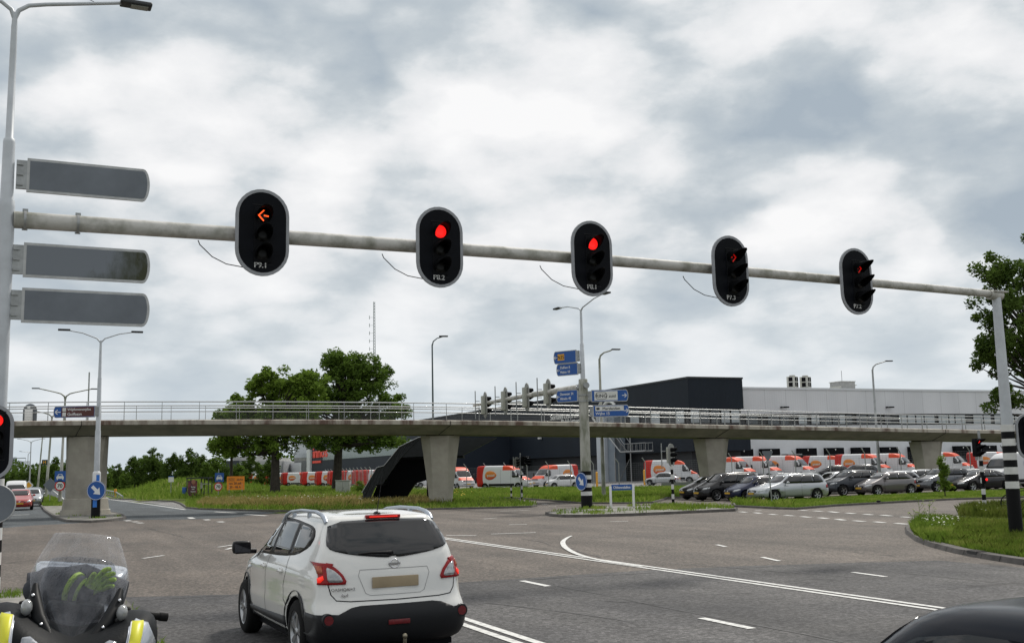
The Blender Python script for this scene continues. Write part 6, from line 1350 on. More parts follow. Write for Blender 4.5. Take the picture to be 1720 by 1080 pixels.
labs = ['red and white delivery van with its nose just right of the third pier', 'red and white delivery van behind the navy hatchback, roof above the triangle sign post', 'red and white delivery van right of the triangle sign, over the silver estate',
        None, 'red and white delivery van with its whole side visible left of the tall curved lamp', 'red and white delivery van whose nose is cut by the fourth pier', None, 'red and white delivery van just right of the fourth pier']
for i, (npx, Y) in enumerate(((1275, 115), (1319, 116), (1374, 116.5), (0, 0), (1503, 118), (1549, 119), (0, 0), (1641, 120))):
    if labs[i]: van(labs[i], *vc(npx, Y, -40), R_(-40))
van('red and white delivery van in the second row, rear showing left of the tall lamp', XA(1395, 133), 133.5, R_(-30)); van('red and white delivery van in the second row near the right signal post', XA(1672, 131), 131, R_(-10))
van('red and white delivery van in the second row behind the third van noses', XA(1236, 131), 131, R_(-28))
for i in range(14):                                  # the long row along the left fence, rears towards us
    v = v_on_u((640, 622, 603, 586, 568, 545, 528, 500, 471, 454, 441, 428, 415, 402)[i], 41.0)
    x, y = UV(44.2+(i % 2)*.4, v); nm = ['nearest', 'second', 'third', 'fourth', 'fifth', 'sixth', 'seventh', 'eighth', 'ninth', 'tenth', 'eleventh', 'twelfth', 'thirteenth', 'farthest'][i]
    van(nm+' of the red delivery vans parked side by side along the left fence', x, y, YAW+R_((i % 3-1)*2), .0)
wv = make_van('white panel van with blue lettering beside the right gantry post', 'white_van', False, False)
Yv = 76.5; wv.location = (XA(1648, Yv)+3.3, Yv+1.7, .01); wv.rotation_euler = (0, 0, HQ+R_(4))
text('van_lettering', 'De', .30, mat('letter_blue', (.01, .05, .35), .5), wv, (-.9+.9, 1.012, 1.62), Matrix.Rotation(math.pi, 4, 'Z'), bold=.01); text('van_lettering', 'Service', .16, mat('letter_cyan', (.03, .30, .50), .5), wv, (-.2+.0, 1.012, 1.30), Matrix.Rotation(math.pi, 4, 'Z'), bold=.006)
ov = copy_tree(wv); ov.location = (XA(26, 98), 98, .005); ov.rotation_euler = (0, 0, HR); ov['label'] = 'white van behind the red estate in the oncoming lane'; ov['group'] = 'oncoming vans'; ov.scale = (.9, .9, .82)
for c in list(ov.children):
    if c.name.startswith('van_lettering'): bpy.data.objects.remove(c)
# ---- dark car beside the camera at the right
fc = car('dark blue-black car beside the camera, only its roof and window edge in frame', mat('paint_blue_black', (.003, .005, .010), .22, spec=.14), 'pass_', (0, 0, 0), 0, name='foreground_car')
fx, fy = 2.20, 4.22; fc.location = (fx, fy, 0); fc.scale = (1.02, 1.02, 1.03)
for c_ in fc.children:
    if 'window' in c_.name or 'windscreen' in c_.name: c_.data.materials[0] = mat('privacy_glass', (.003, .004, .005), .08, spec=.12); fc.rotation_euler = (0, 0, YAW+math.pi/2)
# ================================================================== MOTORCYCLE (front towards the camera)
def motorcycle():
    x0, y0 = -2.80, 6.57; RB = R_(21); SB = 1.085
    t = thing('motorcycle', 'black and silver touring motorcycle with yellow stripes and a tall clear windscreen', 'motorcycle', (x0, y0, .12), RB); t.scale = (SB,)*3; t.rotation_euler = (0, R_(7), RB); TB = t
    # local: -y is forward (towards the camera)
    MS = mat('moto_silver', (.42, .45, .50), .25, .45, coat=.8, var=.1, vscale=3); MK = mat('moto_black', (.006, .007, .008), .5, spec=.15); MM = mat('moto_matt', (.007, .008, .009), .5, spec=.10, bump=.1, bscale=90)
    MY = mat('stripe_yellow', (.62, .60, .02), .4); MW = mat('stripe_edge', (.60, .60, .60), .5)
    # lofted fairing: rings of (x,z) along y
    def loft(rings, name, m_, smooth=True, sub=2, close=True):
        bm = bmesh.new(); R = [[bm.verts.new(p) for p in r] for r in rings]; n = len(R[0])
        for a, b in zip(R[:-1], R[1:]):
            for k in range(n): bm.faces.new((a[k], a[(k+1) % n], b[(k+1) % n], b[k]))
        if close:
            for r in (R[0], R[-1]):
                try: bm.faces.new(r)
                except Exception: pass
        bmesh.ops.recalc_face_normals(bm, faces=bm.faces[:]); me = bpy.data.meshes.new(name); bm.to_mesh(me); bm.free(); o = bpy.data.objects.new('tmp', me); COL.objects.link(o)
        s = o.modifiers.new('s', 'SUBSURF'); s.levels = sub; s.render_levels = sub; bpy.context.view_layer.update()
        m2 = bpy.data.meshes.new_from_object(o.evaluated_get(bpy.context.evaluated_depsgraph_get())); bpy.data.objects.remove(o); m2.name = name; m2.materials.clear(); m2.materials.append(m_); m2.polygons.foreach_set('use_smooth', [True]*len(m2.polygons)); return m2
    def ring(y, w, zb, zt, top=.5, bul=1.0): return [(-w, y, zb+(zt-zb)*.45), (-w*.95, y, zb+(zt-zb)*.86), (-w*top*1.3, y, zt), (0, y-.01, zt-(.03 if top < .6 else 0)), (w*top*1.3, y, zt), (w*.95, y, zb+(zt-zb)*.86), (w, y, zb+(zt-zb)*.45), (w*.75, y, zb), (0, y, zb-.02), (-w*.75, y, zb)]
    def fr_(y, w, zb, zs, zc): return [(-w, y, zb+(zs-zb)*.5), (-w*.97, y, zs-.06), (-w*.74, y, zs), (0, y, zc), (w*.74, y, zs), (w*.97, y, zs-.06), (w, y, zb+(zs-zb)*.5), (w*.75, y, zb), (0, y, zb-.02), (-w*.75, y, zb)]
    fm = loft([fr_(-.66, .12, .74, .88, .86), fr_(-.60, .30, .66, 1.01, .92), fr_(-.45, .42, .58, 1.11, .94), fr_(-.22, .465, .54, 1.155, .98), fr_(.02, .45, .52, 1.13, 1.0), fr_(.25, .36, .5, 1.02, .98), fr_(.38, .28, .5, .93, .92)], 'fairing', MM)
    link('fairing', fm, t); bv = bvh_of(fm)
    DIRS['mfront'] = ((0, -1, 0), (0, 1, 0))
    def mdec(pts, name, m_, par=t, eps=.006, grid=.04):
        bm = bmesh.new(); vs = [bm.verts.new((p[0], 0, p[1])) for p in pts]; bm.faces.new(vs)
        for a in (0, 2):
            lo = min(v.co[a] for v in bm.verts); hi = max(v.co[a] for v in bm.verts); g = lo+grid; nr = Vector((0, 0, 0)); nr[a] = 1
            while g < hi-1e-4:
                co = Vector((0, 0, 0)); co[a] = g; bmesh.ops.bisect_plane(bm, geom=bm.verts[:]+bm.edges[:]+bm.faces[:], plane_co=co, plane_no=nr); g += grid
        for v in bm.verts:
            h = bv.ray_cast(Vector((v.co.x, -5, v.co.z)), Vector((0, 1, 0)))
            if h[0] is None: h = bv.find_nearest(Vector((v.co.x, -.3, v.co.z)))
            v.co = h[0]+h[1]*eps
        r = bmesh.ops.extrude_edge_only(bm, edges=[e for e in bm.edges if e.is_boundary])
        for v in [g for g in r['geom'] if isinstance(g, bmesh.types.BMVert)]: v.co.y += .02
        bmesh.ops.recalc_face_normals(bm, faces=bm.faces[:]); me = bpy.data.meshes.new(name); bm.to_mesh(me); bm.free(); me.materials.append(m_); me.polygons.foreach_set('use_smooth', [True]*len(me.polygons)); return link(name, me, par)
    for sg in (1, -1):
        f = lambda P: [(sg*a, b) for a, b in P][::sg]
        mdec(f([(.235, .70), (.43, .70), (.445, .84), (.42, .98), (.37, 1.07), (.31, 1.085), (.275, 1.05), (.25, .86)]), 'side_panel', MS)
        mdec(f([(.24, .70), (.295, .70), (.345, 1.075), (.29, 1.07)]), 'yellow_stripe', MY, eps=.012)
        mdec(f([(.234, .70), (.241, .70), (.291, 1.07), (.284, 1.065)]), 'stripe_edge', MW, eps=.012)
        h = mdec(f([(.045, .76), (.20, .74), (.222, .86), (.222, .985), (.19, .99), (.06, .91)]), 'headlight', mat('moto_lamp', (.35, .37, .40), .1, .4, coat=1, var=.6, vscale=16), eps=.010)
        m = MB(); m.tube([(sg*.17, -.60, .93), (sg*.17, -.625, .93)], .025, 16); m.build('lamp_projector', M_BLACKM, h)
        # front indicator on the fairing shoulder
        m = MB(); m.ball((sg*.235, -.34, 1.11), .055, 14, (.55, .9, .8)); m.build('indicator', mat('smoked_lens', (.30, .31, .31), .15, coat=1, var=.3, vscale=20), t)
    # handlebar
    m = MB()
    for sg in (1, -1):
        m.tube([(0, -.02, 1.04), (sg*.16, -.02, 1.06), (sg*.26, .03, 1.065)], .016, 10)
    m.build('handlebar', MK, t)
    for sg in (1, -1):
        m = MB(); m.tube([(sg*.26, .03, 1.065), (sg*.34, .05, 1.062), (sg*.46, .075, 1.055)], [.017, .020, .020], 12); m.tube([(sg*.455, .074, 1.055), (sg*.50, .083, 1.053)], .024, 12); m.bbox((sg*.25, .02, 1.07), (.09, .08, .07), .02)
        m.tube([(sg*.24, -.03, 1.06), (sg*.30, -.06, 1.045), (sg*.42, -.03, 1.035)], [.012, .010, .009], 8); m.ball((sg*.425, -.03, 1.035), .014, 8); m.build('grip', M_RUBBER, t)
    # outer tall clear screen
    def screen(w0, w1, z0, z1, y0_, y1_, curve, thick, name, m_, nx=36, nz=26, notch=.0, xoff=0.0, par=t):
        vs = []
        for j in range(nz+1):
            f = j/nz; w = w0+(w1-w0)*math.sin(f*math.pi*.62)/math.sin(math.pi*.62); w = w*(1-(.34 if thick < .0045 and w1 > .2 else .16)*max(0, f-.55)/.45)
            for i in range(nx+1):
                s = -1+2*i/nx; x = w*math.sin(s*1.25)/math.sin(1.25); y = y0_+(y1_-y0_)*f**.9+curve*(1-math.cos(s*1.25)); z = z0+(z1-z0)*f+ (.035*abs(s)**2*(-1))*max(0, f-.5) - notch*(1-s*s)*max(0, f-.6)
                vs.append((x+xoff*f, y, z))
        n = nx+1; fs = [(j*n+i, j*n+i+1, (j+1)*n+i+1, (j+1)*n+i) for j in range(nz) for i in range(nx)]
        bm = bmesh.new(); V = [bm.verts.new(v) for v in vs]; [bm.faces.new([V[k] for k in q]) for q in fs]; bmesh.ops.solidify(bm, geom=bm.faces[:], thickness=thick); bmesh.ops.recalc_face_normals(bm, faces=bm.faces[:])
        me = bpy.data.meshes.new(name); bm.to_mesh(me); bm.free(); me.materials.append(m_); me.polygons.foreach_set('use_smooth', [True]*len(me.polygons)); return link(name, me, par)
    def clear(name, tint, mixf, rough=.02):
        M = bpy.data.materials.new(name); M.use_nodes = True; nt = M.node_tree; N = nt.nodes; L_ = nt.links; N.remove(N['Principled BSDF'])
        tr = N.new('ShaderNodeBsdfTransparent'); tr.inputs[0].default_value = (*tint, 1); gl = N.new('ShaderNodeBsdfGlossy'); gl.inputs['Roughness'].default_value = rough; gl.inputs[0].default_value = (.9, .9, .92, 1)
        df = N.new('ShaderNodeBsdfDiffuse'); df.inputs[0].default_value = (.55, .55, .56, 1)
        fr = N.new('ShaderNodeFresnel'); fr.inputs[0].default_value = 1.45; a = N.new('ShaderNodeMixShader'); ge = N.new('ShaderNodeNewGeometry'); fm_ = N.new('ShaderNodeMath'); fm_.operation = 'SUBTRACT'; fm_.use_clamp = True; L_.new(fr.outputs[0], fm_.inputs[0]); L_.new(ge.outputs['Backfacing'], fm_.inputs[1]); L_.new(fm_.outputs[0], a.inputs[0]); L_.new(tr.outputs[0], a.inputs[1]); L_.new(gl.outputs[0], a.inputs[2])
        tc = N.new('ShaderNodeTexCoord'); mp = N.new('ShaderNodeMapping'); mp.inputs['Scale'].default_value = (7, 7, 1.6); L_.new(tc.outputs['Object'], mp.inputs[0]); n = N.new('ShaderNodeTexNoise'); n.inputs['Scale'].default_value = 2.2; n.inputs['Detail'].default_value = 6; L_.new(mp.outputs[0], n.inputs['Vector'])
        mr = N.new('ShaderNodeMapRange'); L_.new(n.outputs['Fac'], mr.inputs[0]); mr.inputs[1].default_value = .42; mr.inputs[2].default_value = .75; mr.inputs[3].default_value = mixf*.3; mr.inputs[4].default_value = mixf
        b = N.new('ShaderNodeMixShader'); L_.new(mr.outputs[0], b.inputs[0]); L_.new(a.outputs[0], b.inputs[1]); L_.new(df.outputs[0], b.inputs[2]); L_.new(b.outputs[0], N['Material Output'].inputs[0]); return M
    screen(.19, .262, .98, 1.49, -.34, .06, .13, .004, 'windscreen', clear('clear_screen', (.88, .89, .90), .30), notch=.0, xoff=.0)
    isc = screen(.05, .195, .95, 1.36, -.50, -.14, .12, .004, 'inner_screen', clear('smoke_screen', (.60, .62, .65), .05), notch=-.03, xoff=.0)
    for sg in (1, -1):
        m = MB(); pts = [(sg*.215, -.22, 1.22), (sg*.205, -.27, 1.15), (sg*.165, -.36, 1.06), (sg*.10, -.45, .985)]
        m.tube(pts, [.014, .034, .036, .02], 8); m.build('screen_frame', MK, t)
        m = MB()
        for (a, b, c) in ((sg*.215, -.30, 1.17), (sg*.15, -.42, 1.04)): m.ball((a, b, c), .010, 8)
        m.build('screw', M_CHROME, t)
    # dashboard, tank, seat, rear, top box
    m = MB(); m.bbox((0, -.12, 1.08), (.30, .16, .10), .03); m.bbox((.10, -.02, 1.25), (.13, .03, .08), .01); m.build('dashboard', MK, t)
    link('tank', loft([ring(.05, .14, .85, 1.06), ring(.22, .24, .80, 1.12), ring(.48, .24, .75, 1.10), ring(.72, .15, .75, .98)], 'tank', MS), t)
    link('seat', loft([ring(.62, .10, .80, .94), ring(.80, .17, .78, .93), ring(1.1, .18, .80, .98), ring(1.4, .15, .84, 1.0)], 'seat', M_RUBBER), t)
    link('top_box', loft([ring(1.20, .20, .88, 1.04, .8), ring(1.26, .285, .83, 1.16, .8), ring(1.5, .31, .82, 1.19, .8), ring(1.75, .285, .83, 1.16, .8), ring(1.80, .2, .86, 1.08, .8)], 'top_box', MK), t)
    lid = loft([ring(1.185, .20, 1.06, 1.12, .8), ring(1.245, .29, 1.055, 1.205, .72), ring(1.5, .32, 1.055, 1.235, .72), ring(1.75, .29, 1.055, 1.20, .72), ring(1.82, .2, 1.07, 1.14, .8)], 'box_lid', MS); link('box_lid', lid, [c for c in t.children if c.name.startswith('top_box')][0])
    for sg in (1, -1): link('pannier', loft([[(x+sg*.36, y, z) for x, y, z in ring(yy, w_, a, b, .8)] for yy, w_, a, b in ((.95, .08, .5, .80), (1.05, .13, .42, .88), (1.4, .14, .42, .88), (1.55, .09, .5, .8))], 'pannier', MS), t)
    # lower: engine, forks, wheels
    m = MB(); m.bbox((0, .35, .52), (.42, .6, .45), .08); m.bbox((0, .9, .55), (.25, .6, .2), .05); m.build('engine', M_BLACKM, t)
    m = MB(); [m.tube([(sg*.11, -.62, .30), (sg*.11, -.30, 1.0)], .026, 10) for sg in (1, -1)]; m.build('fork', M_ALLOY, t)
    for yy in (-.66, .95):
        wh = wheel(t, 0, yy, .30, .14, spokes=5, sg=1); wh.rotation_euler = (0, 0, math.pi/2)
    m = MB(); m.add([(x, -.66+.335*math.cos(a), .30+.335*math.sin(a)) for a in [R_(20+14*i) for i in range(11)] for x in (-.09, .09)], [(2*i, 2*i+1, 2*i+3, 2*i+2) for i in range(10)]); m.build('mudguard', MS, t)
    m = MB(); m.tube([(-.2, .6, .3), (-.34, .7, .02)], .015, 8); m.build('side_stand', M_STEEL, t)
    # jacket and glove resting on the tank behind the inner screen
    jk = thing('jacket', 'black motorcycle jacket sleeve with neon yellow bands lying on the motorcycle', 'jacket', (x0, y0, .12), RB); jk.scale = (SB,)*3; jk.rotation_euler = (0, R_(7), RB)
    MJ = mat('jacket_black', (.022, .025, .034), .85, bump=.5, bscale=14); MN = mat('neon_yellow', (.50, .75, .03), .6, emit=(.4, .62, .02), estr=.0, bump=.3, bscale=20)
    def lump(pts, rad, name, m_, par, n=14):
        mb = MB(); P = [Vector(p) for p in pts]; mb.tube(P, rad, n); return mb.build(name, m_, par)
    lump([(-.24, .30, 1.13), (-.16, .20, 1.18), (-.06, .06, 1.20), (.02, .0, 1.17), (.08, -.03, 1.15)], [.07, .105, .10, .075, .05], 'sleeve', MJ, jk)
    lump([(-.28, .35, 1.14), (.02, .38, 1.17), (.26, .34, 1.14)], [.09, .13, .08], 'folded_body', MJ, jk)
    lump([(-.20, .18, 1.20), (-.19, .15, 1.20)], [.03, .035], 'yellow_patch', MN, jk)
    lump([(-.030, .018, 1.186), (-.014, .009, 1.182)], [.097, .093], 'yellow_band', MN, jk); lump([(.014, .002, 1.172), (.028, -.004, 1.168)], [.083, .079], 'yellow_band', MN, jk)
    gv = thing('glove', 'neon yellow and black motorcycle glove lying by the sleeve behind the windscreen', 'glove', (0, 0, 0), RB+R_(-16)); gv.location = Vector((x0, y0, .12))+(Matrix.Rotation(RB, 3, 'Z') @ Matrix.Rotation(R_(7), 3, 'Y') @ Vector((.035, .0, 1.165)))*SB; gv.scale = (1.1,)*3
    # one continuous palm and five fingers grown with a skin
    V = [(0, 0, 0), (.045, -.005, .012), (.085, -.005, .02)]; E_ = [(0, 1), (1, 2)]; Rr = [.040, .043, .040]
    def fing(root, pts, r0, r1):
        k = len(V); 
        for i, p in enumerate(pts): V.append(p); Rr.append(r0+(r1-r0)*i/(len(pts)-1)); E_.append((root if i == 0 else k+i-1, k+i))
    for j, (dz, ln) in enumerate(((.040, .085), (.016, .098), (-.010, .092), (-.034, .070))):
        fing(2, [(.105, -.012, .02+dz), (.105+ln*.45, -.030, .03+dz*1.2), (.105+ln*.8, -.045, .028+dz*1.25), (.105+ln, -.048, .018+dz*1.25)], .0165, .0125)
    fing(1, [(.055, -.035, .048), (.085, -.05, .075), (.110, -.055, .085)], .018, .013)
    me = bpy.data.meshes.new('g'); me.from_pydata(V, E_, []); o = bpy.data.objects.new('tmp', me); COL.objects.link(o); o.modifiers.new('k', 'SKIN')
    for v, r in zip(me.skin_vertices[0].data, Rr): v.radius = (r, r)
    me.skin_vertices[0].data[0].use_root = True; s = o.modifiers.new('s', 'SUBSURF'); s.levels = 2; s.render_levels = 2; bpy.context.view_layer.update()
    m2 = bpy.data.meshes.new_from_object(o.evaluated_get(bpy.context.evaluated_depsgraph_get())); bpy.data.objects.remove(o); m2.name = 'glove_hand'; m2.materials.clear(); m2.materials.append(MN); m2.polygons.foreach_set('use_smooth', [True]*len(m2.polygons)); m2.transform(Matrix.Rotation(-.35, 4, 'Y')); link('glove_hand', m2, gv)
    lump([(-.055, .01, -.03), (-.005, .0, -.005)], [.046, .044], 'cuff', MJ, gv)
motorcycle()
# ================================================================== BUILDINGS
def corr(name, c, scale=4.0, strength=.35, rough=.5, c2=None, axis='uv'):
    M = bpy.data.materials.new(name); M.use_nodes = True; nt = M.node_tree; N = nt.nodes; L = nt.links; b = N['Principled BSDF']; b.inputs['Roughness'].default_value = rough; b.inputs['Specular IOR Level'].default_value = .2
    tc = N.new('ShaderNodeTexCoord'); wv_ = N.new('ShaderNodeTexWave'); wv_.wave_type = 'BANDS'; wv_.bands_direction = 'DIAGONAL'; wv_.inputs['Scale'].default_value = scale; mp = N.new('ShaderNodeMapping'); mp.inputs['Scale'].default_value = (1, 1, 0); L.new(tc.outputs['Object'], mp.inputs[0]); L.new(mp.outputs[0], wv_.inputs[0])
    bp = N.new('ShaderNodeBump'); bp.inputs['Strength'].default_value = strength; bp.inputs['Distance'].default_value = .03; L.new(wv_.outputs[1], bp.inputs['Height']); L.new(bp.outputs[0], b.inputs['Normal'])
    n = N.new('ShaderNodeTexNoise'); n.inputs['Scale'].default_value = .25; n.inputs['Detail'].default_value = 7; mp2 = N.new('ShaderNodeMapping'); mp2.inputs['Scale'].default_value = (1, 1, .3); L.new(tc.outputs['Object'], mp2.inputs[0]); L.new(mp2.outputs[0], n.inputs[0]); r = N.new('ShaderNodeValToRGB'); L.new(n.outputs[0], r.inputs[0])
    r.color_ramp.elements[0].color = (*(c2 or [x*.8 for x in c]), 1); r.color_ramp.elements[1].color = (*c, 1); r.color_ramp.elements[0].position = .35; r.color_ramp.elements[1].position = .65
    # panel joints
    w2 = N.new('ShaderNodeTexWave'); w2.bands_direction = 'DIAGONAL'; w2.inputs['Scale'].default_value = scale/9; w2.wave_profile = 'SAW'; L.new(mp.outputs[0], w2.inputs[0]); mr = N.new('ShaderNodeMapRange'); L.new(w2.outputs[1], mr.inputs[0]); mr.inputs[1].default_value = 0; mr.inputs[2].default_value = .035; mr.inputs[3].default_value = .72; mr.inputs[4].default_value = 1
    sc = N.new('ShaderNodeVectorMath'); sc.operation = 'SCALE'; L.new(r.outputs[0], sc.inputs[0]); L.new(mr.outputs[0], sc.inputs['Scale']); L.new(sc.outputs[0], b.inputs['Base Color']); return M
M_DARKC = corr('dark_cladding', (.012, .018, .027), 3.0, .4, rough=.6); M_WHC = corr('white_cladding', (.66, .67, .69), 1.6, .12, c2=(.58, .59, .61)); M_WHB = mat('white_lower_wall', (.66, .68, .70), .6, var=.08, vscale=.5)
M_WIN = mat('window_glass', (.045, .06, .07), .08, spec=.7, var=.5, vscale=.4); M_WPALE = mat('window_blind', (.40, .44, .46), .35, var=.2, vscale=.6); M_DKTRIM = mat('dark_trim', (.012, .016, .02), .5)
V0 = 116.0; corner = XA(1160, 120)
def dist_on_v(px, v):   # u where column px meets the line v = const
    lo, hi = 0, 400
    for _ in range(50):
        u = (lo+hi)/2; x, y = UV(u, v); p = CAMM.transposed() @ Vector((x, y, 5-CAMH)); q = 860-F_PX*p.x/p.z
        if q < px: lo = u
        else: hi = u
    return u
VW = 121.0; VD = 117.5
uC = dist_on_v(1160, VD); uE = dist_on_v(1252, VD); uW = dist_on_v(1252, VW)
def hz_uv(px, py, u, v): x, y = UV(u, v); return HZ(px, py, y)
ztD = hz_uv(1160, 635, uC, VD); zbD = hz_uv(1160, 686, uC, VD); zbaseD = hz_uv(1200, 757, uC+3, VD)
bl = thing('white_hall', 'long white sorting hall with loading docks behind the delivery vans', 'building', (*UV(uW, VW), 0), YAW)
def zf_(px, py, u, v): return hz_uv(px, py, u, v)
ztW = hz_uv(1400, 655, dist_on_v(1400, VW), VW); zw1 = hz_uv(1400, 694.5, dist_on_v(1400, VW), VW); zw0 = hz_uv(1400, 714, dist_on_v(1400, VW), VW)
LW = 95
m = MB(); m.box(-6, LW, 0, 60, zw1, ztW); m.build('upper_wall', M_WHC, bl); m = MB(); m.box(-6, LW, .0, 60, 0, zw0); m.build('lower_wall', M_WHB, bl)
m = MB(); m.box(-6, LW+.2, -.12, 60, ztW, ztW+.28); m.build('roof_edge', mat('roof_edge', (.60, .62, .64), .4), bl); m = MB(); m.box(-6, LW, .35, 58, zw0+.002, zw1-.002); m.build('window_band', M_DKTRIM, bl)
random.seed(11); x = .4
while x < 82:
    wd_ = random.choice((1.1, 1.5, 1.5, 2.0)); pale = random.random() < .42
    m = MB(); m.box(x, x+wd_, .22, .36, zw0+.12, zw1-.08); f = m.build('window', M_DKTRIM, bl); m = MB(); m.box(x+.07, x+wd_-.07, .19, .215, zw0+.2, zw1-.15); m.build('pane', M_WPALE if pale else M_WIN, f); x += wd_+random.choice((.12, .12, .7, 1.6))
zd1 = hz_uv(1400, 752, dist_on_v(1400, VW), VW); u0s = [dist_on_v(px, VW)-uW for px in (1244, 1289, 1351, 1397, 1441.5, 1488, 1536, 1611, 1655, 1698, 1745)]
for k, uu in enumerate(u0s):
    m = MB(); m.box(uu-1.5, uu+1.5, -.7, 0, zd1-1.4, zd1); m.box(uu-1.5, uu-1.1, -.7, 0, zd1-4.0, zd1-1.4); m.box(uu+1.1, uu+1.5, -.7, 0, zd1-4.0, zd1-1.4); d_ = m.build('dock_shelter', M_BLACKM, bl)
    m = MB(); m.box(uu-1.1, uu+1.1, -.06, .03, zd1-4.0, zd1-1.4); m.build('dock_door', mat('dock_door', (.10, .11, .12), .5), d_)
    m = MB(); m.prism([(uu-.12, zd1-.15), (uu+.12, zd1-.15), (uu, zd1-.42)], -.72, -.705); m.build('dock_mark', M_SW, d_)
m = MB(); m.box(u0s[1]+2.2, u0s[2]-1.6, -1.4, 0, zd1-.9, zd1-.75); m.build('canopy', M_STEEL, bl)
for px in (1320, 1497):
    uu = dist_on_v(px, VW)-uW; zz_ = hz_uv(px, 684, uu+uW, VW); m = MB(); m.bbox((uu, -.5, zz_), (.7, .5, .18), .03); m.box(uu-.6, uu-.4, -.3, 0, zz_-.1, zz_+.1); m.build('wall_lamp', M_BLACKM, bl)
for i, px in enumerate((1337, 1359)):
    uu = dist_on_v(px, VW+4); x, y = UV(uu, VW+4); t = thing('roof_ventilator', ['pale ventilation tower on the white hall roof, left of the pair', 'pale ventilation tower on the white hall roof, right of the pair'][i], 'ventilator', (x, y, ztW+.2), YAW+.5, 'ventilation towers on the roof')
    M_VENT = mat('vent_grey', (.42, .42, .38), .6); m = MB(); m.bbox((0, 0, 1.0), (1.25, 1.25, 2.0), .05); m.build('tower', M_VENT, t); m = MB(); m.tube([(0, 0, 1.98), (0, 0, 2.2)], .42, 16); m.build('cap', M_VENT, t)
    for j in range(2):
        m = MB(); m.box(.08, .56, -.64, -.615, .55+j*.75, 1.15+j*.75); m.box(-.56, -.08, -.64, -.615, .55+j*.75, 1.15+j*.75); m.box(-.64, -.615, -.3, .3, .55+j*.75, 1.15+j*.75); m.build('louvre', M_BLACKM, t)
uu = dist_on_v(1431, VW+5); x, y = UV(uu, VW+5); t = thing('rooftop_unit', 'small grey box-shaped plant room with a short aerial on the white hall roof', 'plant room', (x, y, ztW+.1), YAW)
m = MB(); m.box(-1.3, 1.3, 0, 2.5, .3, 1.6); m.build('box', mat('plant_grey', (.34, .34, .33), .6, var=.25, vscale=2), t); m = MB(); m.box(-1.4, 1.4, -.08, 2.6, 1.6, 1.7); m.build('lid', M_STEELD, t); m = MB(); m.prism([(-1.9, .3), (-1.3, .3), (-1.3, 1.0)], 0, 2.5); m.prism([(1.3, 1.0), (1.75, 1.1), (1.3, 1.2)], 0, 2.5); m.build('hood', M_VENT, t); m = MB(); m.tube([(-.6, .6, 1.7), (-.6, .6, 3.3)], .03, 6); m.build('aerial', M_BLACKM, t)
# dark hall
dk = thing('dark_hall', 'dark blue-grey sorting hall with white lettering, beside the white hall', 'building', (*UV(uC, VD), 0), YAW)
WD = uE-uC; LD = 130
m = MB(); m.box(0, WD, 0, LD, zbD, ztD); m.build('upper_volume', M_DARKC, dk)
m = MB(); m.box(-.08, WD+.08, -.08, LD, ztD, ztD+.22); m.build('roof_edge', M_DKTRIM, dk)
zb2 = hz_uv(1160, 712, uC, VD)
m = MB(); m.box(.02, WD+.4, -.6, LD, zbaseD, zb2); m.build('middle_wall', M_DARKC, dk); m = MB(); m.box(.03, WD-.2, .4, LD-.2, zb2, zbD); m.build('window_band', M_DKTRIM, dk)
m = MB(); m.box(.9, WD, 1.2, LD, 0, zbaseD); m.build('ground_floor', mat('dark_ground_floor', (.014, .017, .02), .6), dk)
for a in range(5):
    m = MB(); xx = .3+a*(WD-.6)/5; m.box(xx, xx+(WD-.6)/5-.15, .28, .42, zb2+.1, zbD-.08); f = m.build('window', M_DKTRIM, dk); m = MB(); m.box(xx+.08, xx+(WD-.6)/5-.23, .25, .275, zb2+.18, zbD-.16); m.build('pane', M_WPALE if a in (0, 3, 4) else M_WIN, f)
for a, (v0, wl) in enumerate(((1.0, 2.2), (7, 2.4), (12.5, 2.6), (18, 2.0))):
    m = MB(); m.box(-.10, .04, v0, v0+wl, zb2+.1, zbD-.1); f = m.build('window', M_DKTRIM, dk); m = MB(); m.box(-.13, -.105, v0+.1, v0+wl-.1, zb2+.2, zbD-.2); m.build('pane', M_WPALE, f)
# lettering on the long side wall (faces -u)
def sidetext(s, px, py, hcap, xs=1.0, al='RIGHT'):
    lo, hi = 0, 300
    for _ in range(50):
        v = (lo+hi)/2; x, y = UV(uC, VD+v); p = CAMM.transposed() @ Vector((x, y, 6-CAMH)); q = 860-F_PX*p.x/p.z
        if q > px: lo = v
        else: hi = v
    x, y = UV(uC, VD+v); z = HZ(px, py, y); return v, z
v, z = sidetext('', 976, 700, 1.6); TL = Matrix.Rotation(-math.pi/2, 4, 'Z')
text('wall_lettering', 'Sorteercentrum', 0.95, M_SW, dk, (-.07, v, z), TL, align='RIGHT', th=.05, bold=.05, xs=1.2)
v, z = sidetext('', 976, 711, 1.6); text('wall_lettering', 'Pakketten', 0.95, M_SW, dk, (-.07, v, z), TL, align='RIGHT', th=.05, bold=.05, xs=1.2)
# diamond and ring ornament above the second sign
v, z = sidetext('', 1011, 700, 1); m = MB(); s_ = 1.9; m.tube([(-.1, v-s_*1.3, z), (-.1, v, z+s_), (-.1, v+s_*1.3, z), (-.1, v, z-s_), (-.1, v-s_*1.3, z)], .22, 6); m.build('wall_emblem', M_SW, dk)
v, z = sidetext('', 1026, 694, 1); m = MB(); m.tube([(-.1, v+2.2*math.cos(a), z+1.7*math.sin(a)) for a in [2*math.pi*i/24 for i in range(25)]], .25, 6); m.build('wall_emblem', M_SW, dk)
